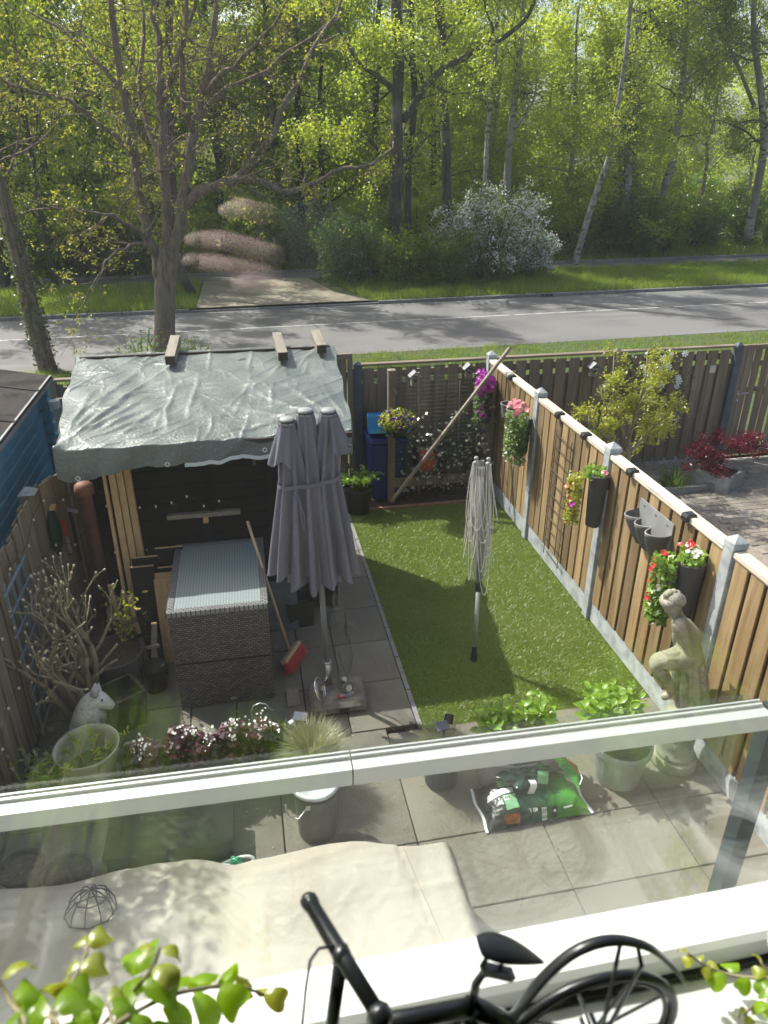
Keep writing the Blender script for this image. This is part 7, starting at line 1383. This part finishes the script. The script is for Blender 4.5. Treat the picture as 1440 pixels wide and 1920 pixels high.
MB().tube([h0, h0*0.97+h1*0.03, h0*0.94+h1*0.06, hm, h1], [0.0050, 0.0052, 0.0044, 0.0048, 0.0044], 10).build('handlebar', M['black_metal'], bk, smooth=True); MB().ball(h0, 0.0054, 8).build('grip_end', M['black_metal'], bk, smooth=True); MB().ball(h1, 0.0068, 10).build('grip_end', M['black_metal'], bk, smooth=True); MB().ball(hm, 0.0053, 10, sc=(1, 1.3, 1)).build('stem_clamp', M['black_metal'], bk, smooth=True)
fk = np.array([0.004, 0.215, 4.008]); MB().tube([hm+np.array([0, 0, -0.002]), hm*0.6+fk*0.4, fk], [0.0042, 0.0036, 0.0032], 8).build('fork', M['black_metal'], bk, smooth=True)
MB().tube([hm+np.array([0.0, 0.004, 0.002]), PX(598, 1778, Y=hm[1]), PX(582, 1800, Y=hm[1]), PX(574, 1850, Y=hm[1]), PX(566, 1930, Y=hm[1])], 0.0009, 5).build('brake_cable', M['black_metal'], bk)
fw_ = np.array([0.004, 0.215, 4.008]); MB().tube(np.stack([fw_[0]+0.020*np.cos(a), np.full(49, fw_[1]), fw_[2]+0.020*np.sin(a)], 1), 0.0032, 6, cap=False).build('tyre', M['black_metal'], bk, smooth=True)
for k in range(6): t = k*math.pi/3; MB().tube([fw_, fw_+np.array([0.019*math.cos(t), 0, 0.019*math.sin(t)])], 0.001, 4).build('spoke', M['black_metal'], bk)

# curly trailing house plants
def curl_leaf(name, m):
    n = 9; t = np.linspace(0, 1, n); ang = t*2.3; cx_ = np.cumsum(np.cos(ang))/n*1.25; cz_ = -np.cumsum(np.sin(ang))/n*1.25; w_ = 0.42*np.sin(math.pi*(0.10+0.84*t))**0.7
    V = np.stack([np.stack([cx_, k*w_, cz_-0.22*abs(k)*w_*2], -1) for k in (-1, -0.5, 0, 0.5, 1)], 1); return MB().grid(V).mesh(name, m, smooth=True)
hl, hy = curl_leaf('leaf', M['L_house']), curl_leaf('leaf', M['L_yellowtip']); hrg = np.random.default_rng(61)
def house_plant(lab, potc, stems, mass, seed):
    rng = np.random.default_rng(seed); t = thing('house_plant', lab, 'house plant', (potc[0], potc[1], 3.975)); pt = MB().lathe([(0.022, 3.976), (0.030, 4.03), (0.033, 4.032), (0.033, 4.045), (0.029, 4.045), (0.028, 4.03)], (potc[0], potc[1], 0), 24); pt.build('pot', M['white'], t, smooth=True); MB().lathe([(0, 4.035), (0.028, 4.035)], (potc[0], potc[1], 0), 16, cap=False).build('soil', M['soil'], t)
    sm = MB()
    for P, n, tipn, size in stems:
        P = smooth_path(np.concatenate([[np.array([potc[0], potc[1], 4.035])], P]), 5); sm.tube(P, np.linspace(0.0015, 0.0008, len(P)), 5)
        Q = []; D = []; S = []; Ty = []
        m_ = len(P)
        for k in range(n):
            f = 0.22+0.78*k/(n-1); i = min(int(f*(m_-1)), m_-2); tg_ = P[i+1]-P[i]; tg_ /= np.linalg.norm(tg_); sd = np.cross(tg_, (0, 0, 1)); sd /= max(np.linalg.norm(sd), 1e-6); sgn = 1 if k % 2 else -1
            Q.append(P[i]); D.append(sd*sgn*0.9+tg_*0.5+np.array([0, 0, 0.5])+rng.normal(size=3)*0.25); S.append(size*(1.0 if k < n-tipn else 0.62)*rng.uniform(0.8, 1.15)); Ty.append(k >= n-tipn)
        for ty, me in ((False, hl), (True, hy)):
            ii = [j for j in range(n) if Ty[j] == ty]
            if ii: leaf_pieces(t, me, [Q[j] for j in ii], [S[j] for j in ii], rng, [D[j] for j in ii])
    if mass:
        c, r, n, size = mass; p, d = blobpts(rng, n, c, r); leaf_pieces(t, hl, p, rng.uniform(size*0.7, size*1.15, n), rng, d+np.array([0, 0, 0.3]))
    sm.build('stem', M['stem'], t, smooth=True); return t
v_ = lambda *ps: np.array([PX(px, py, Y=min(y+0.038, 0.266)) for px, py, y in ps])
house_plant('trailing house plant with glossy curled green leaves next to the bicycle ornament', (-0.185, 0.236),
            [(v_((60, 1990, 0.15), (110, 1880, 0.18), (150, 1815, 0.2), (168, 1765, 0.215)), 9, 5, 0.021), (v_((130, 1980, 0.16), (230, 1880, 0.19), (285, 1815, 0.205), (300, 1775, 0.215)), 11, 4, 0.022), (v_((160, 1960, 0.16), (300, 1875, 0.2), (390, 1852, 0.215), (450, 1850, 0.225), (512, 1872, 0.23)), 13, 4, 0.023),
             (v_((40, 1960, 0.15), (20, 1880, 0.18), (-10, 1830, 0.19)), 7, 2, 0.022), (v_((90, 1960, 0.15), (90, 1900, 0.17), (60, 1850, 0.19)), 7, 2, 0.022), (v_((200, 1980, 0.15), (210, 1920, 0.17), (200, 1880, 0.18)), 6, 1, 0.020), (v_((120, 1990, 0.14), (280, 1940, 0.18), (330, 1930, 0.19)), 9, 1, 0.021)],
            ((-0.075, 0.125, 4.055), (0.100, 0.030, 0.040), 170, 0.036), 1)
house_plant('house plant with small curled leaves at the rear wheel side of the bicycle ornament', (0.335, 0.236),
            [(v_((1480, 1830, 0.19), (1430, 1835, 0.205), (1370, 1828, 0.215), (1325, 1812, 0.22), (1288, 1786, 0.225)), 12, 5, 0.014), (v_((1470, 1880, 0.18), (1420, 1880, 0.2), (1395, 1905, 0.2)), 7, 3, 0.014), (v_((1480, 1860, 0.19), (1450, 1840, 0.2), (1425, 1800, 0.21)), 6, 3, 0.014)],
            ((0.33, 0.125, 4.06), (0.09, 0.035, 0.055), 120, 0.028), 2)

# the hand that shows as a faint reflection in the pane
HY = -0.035; VY = 2*0.281-HY
def hv(px, py, dy=0): p = PX(px, py, Y=VY-dy); return np.array([p[0], HY+dy, p[2]])
hd_ = thing('hand', 'bare hand with curled fingers held up close to the window glass', 'hand', (0.06, HY, 4.42))
kn = hv(590, 475, -0.06); wrist = kn+np.array([0.055, -0.06, -0.03]); arm = wrist+np.array([0.12, -0.20, -0.16])
V = [wrist, kn, arm]; E = [(0, 1), (0, 2)]; Rr_ = [(0.026, 0.018), (0.034, 0.014), 0.038]
for (tip, mid, base) in (((418, 398), (455, 390), (498, 402)), ((352, 452), (420, 452), (520, 478)), ((348, 490), (420, 500), (515, 516)), ((430, 528), (470, 532), (520, 538))):
    i = len(V); V += [hv(base[0]+12, base[1], -0.045), hv(base[0]-12, base[1], -0.010), hv(*mid, 0.002), hv(*tip, -0.004)]; E += [(1, i), (i, i+1), (i+1, i+2), (i+2, i+3)]; Rr_ += [0.0080, 0.0090, 0.0080, 0.0066]
i = len(V); V += [wrist+np.array([-0.02, 0.0, 0.03]), hv(660, 470, -0.12), hv(640, 480, -0.14)]; E += [(0, i), (i, i+1), (i+1, i+2)]; Rr_ += [0.016, 0.0115, 0.0092]
hs_ = skin('skin', V, E, Rr_, M['skin'], hd_, 2, 0)
for tip in ((424, 396), (360, 452), (356, 490)): MB().ball(hv(*tip, 0.0048), 0.0050, 8, sc=(1.3, 0.5, 0.9)).build('nail', pm('nail', (0.85, 0.66, 0.62), 0.3), hs_, smooth=True)
MB().tube([hv(552, 478, -0.020), kn, kn*0.4+wrist*0.6, wrist*0.75+arm*0.25, arm, arm+np.array([0.05, -0.15, -0.15])], [0.036, 0.044, 0.044, 0.044, 0.050, 0.058], 16).build('shade_sleeve', pm('dark_shade_sleeve', (0.03, 0.035, 0.05), 0.9), hd_, smooth=True)  # dark sleeve drawn up over the palm to stand for its shade

# ------------------------------------------------------------------ thin haze added over the whole place to brighten the woodland
m_hz = bpy.data.materials.new('haze'); m_hz.use_nodes = True; N, L = nodes(m_hz); N.remove(N['Principled BSDF'])
pv = N.new('ShaderNodeVolumePrincipled'); pv.inputs['Color'].default_value = (0.92, 0.95, 0.95, 1); pv.inputs['Density'].default_value = 0.0008; pv.inputs['Anisotropy'].default_value = 0.35
L(pv.outputs[0], N['Material Output'].inputs['Volume'])
try: m_hz.cycles.homogeneous_volume = True
except Exception: pass
tag(MB().box((20, 50, 10.4), (180, 120, 23)).build('haze', m_hz), kind='stuff')
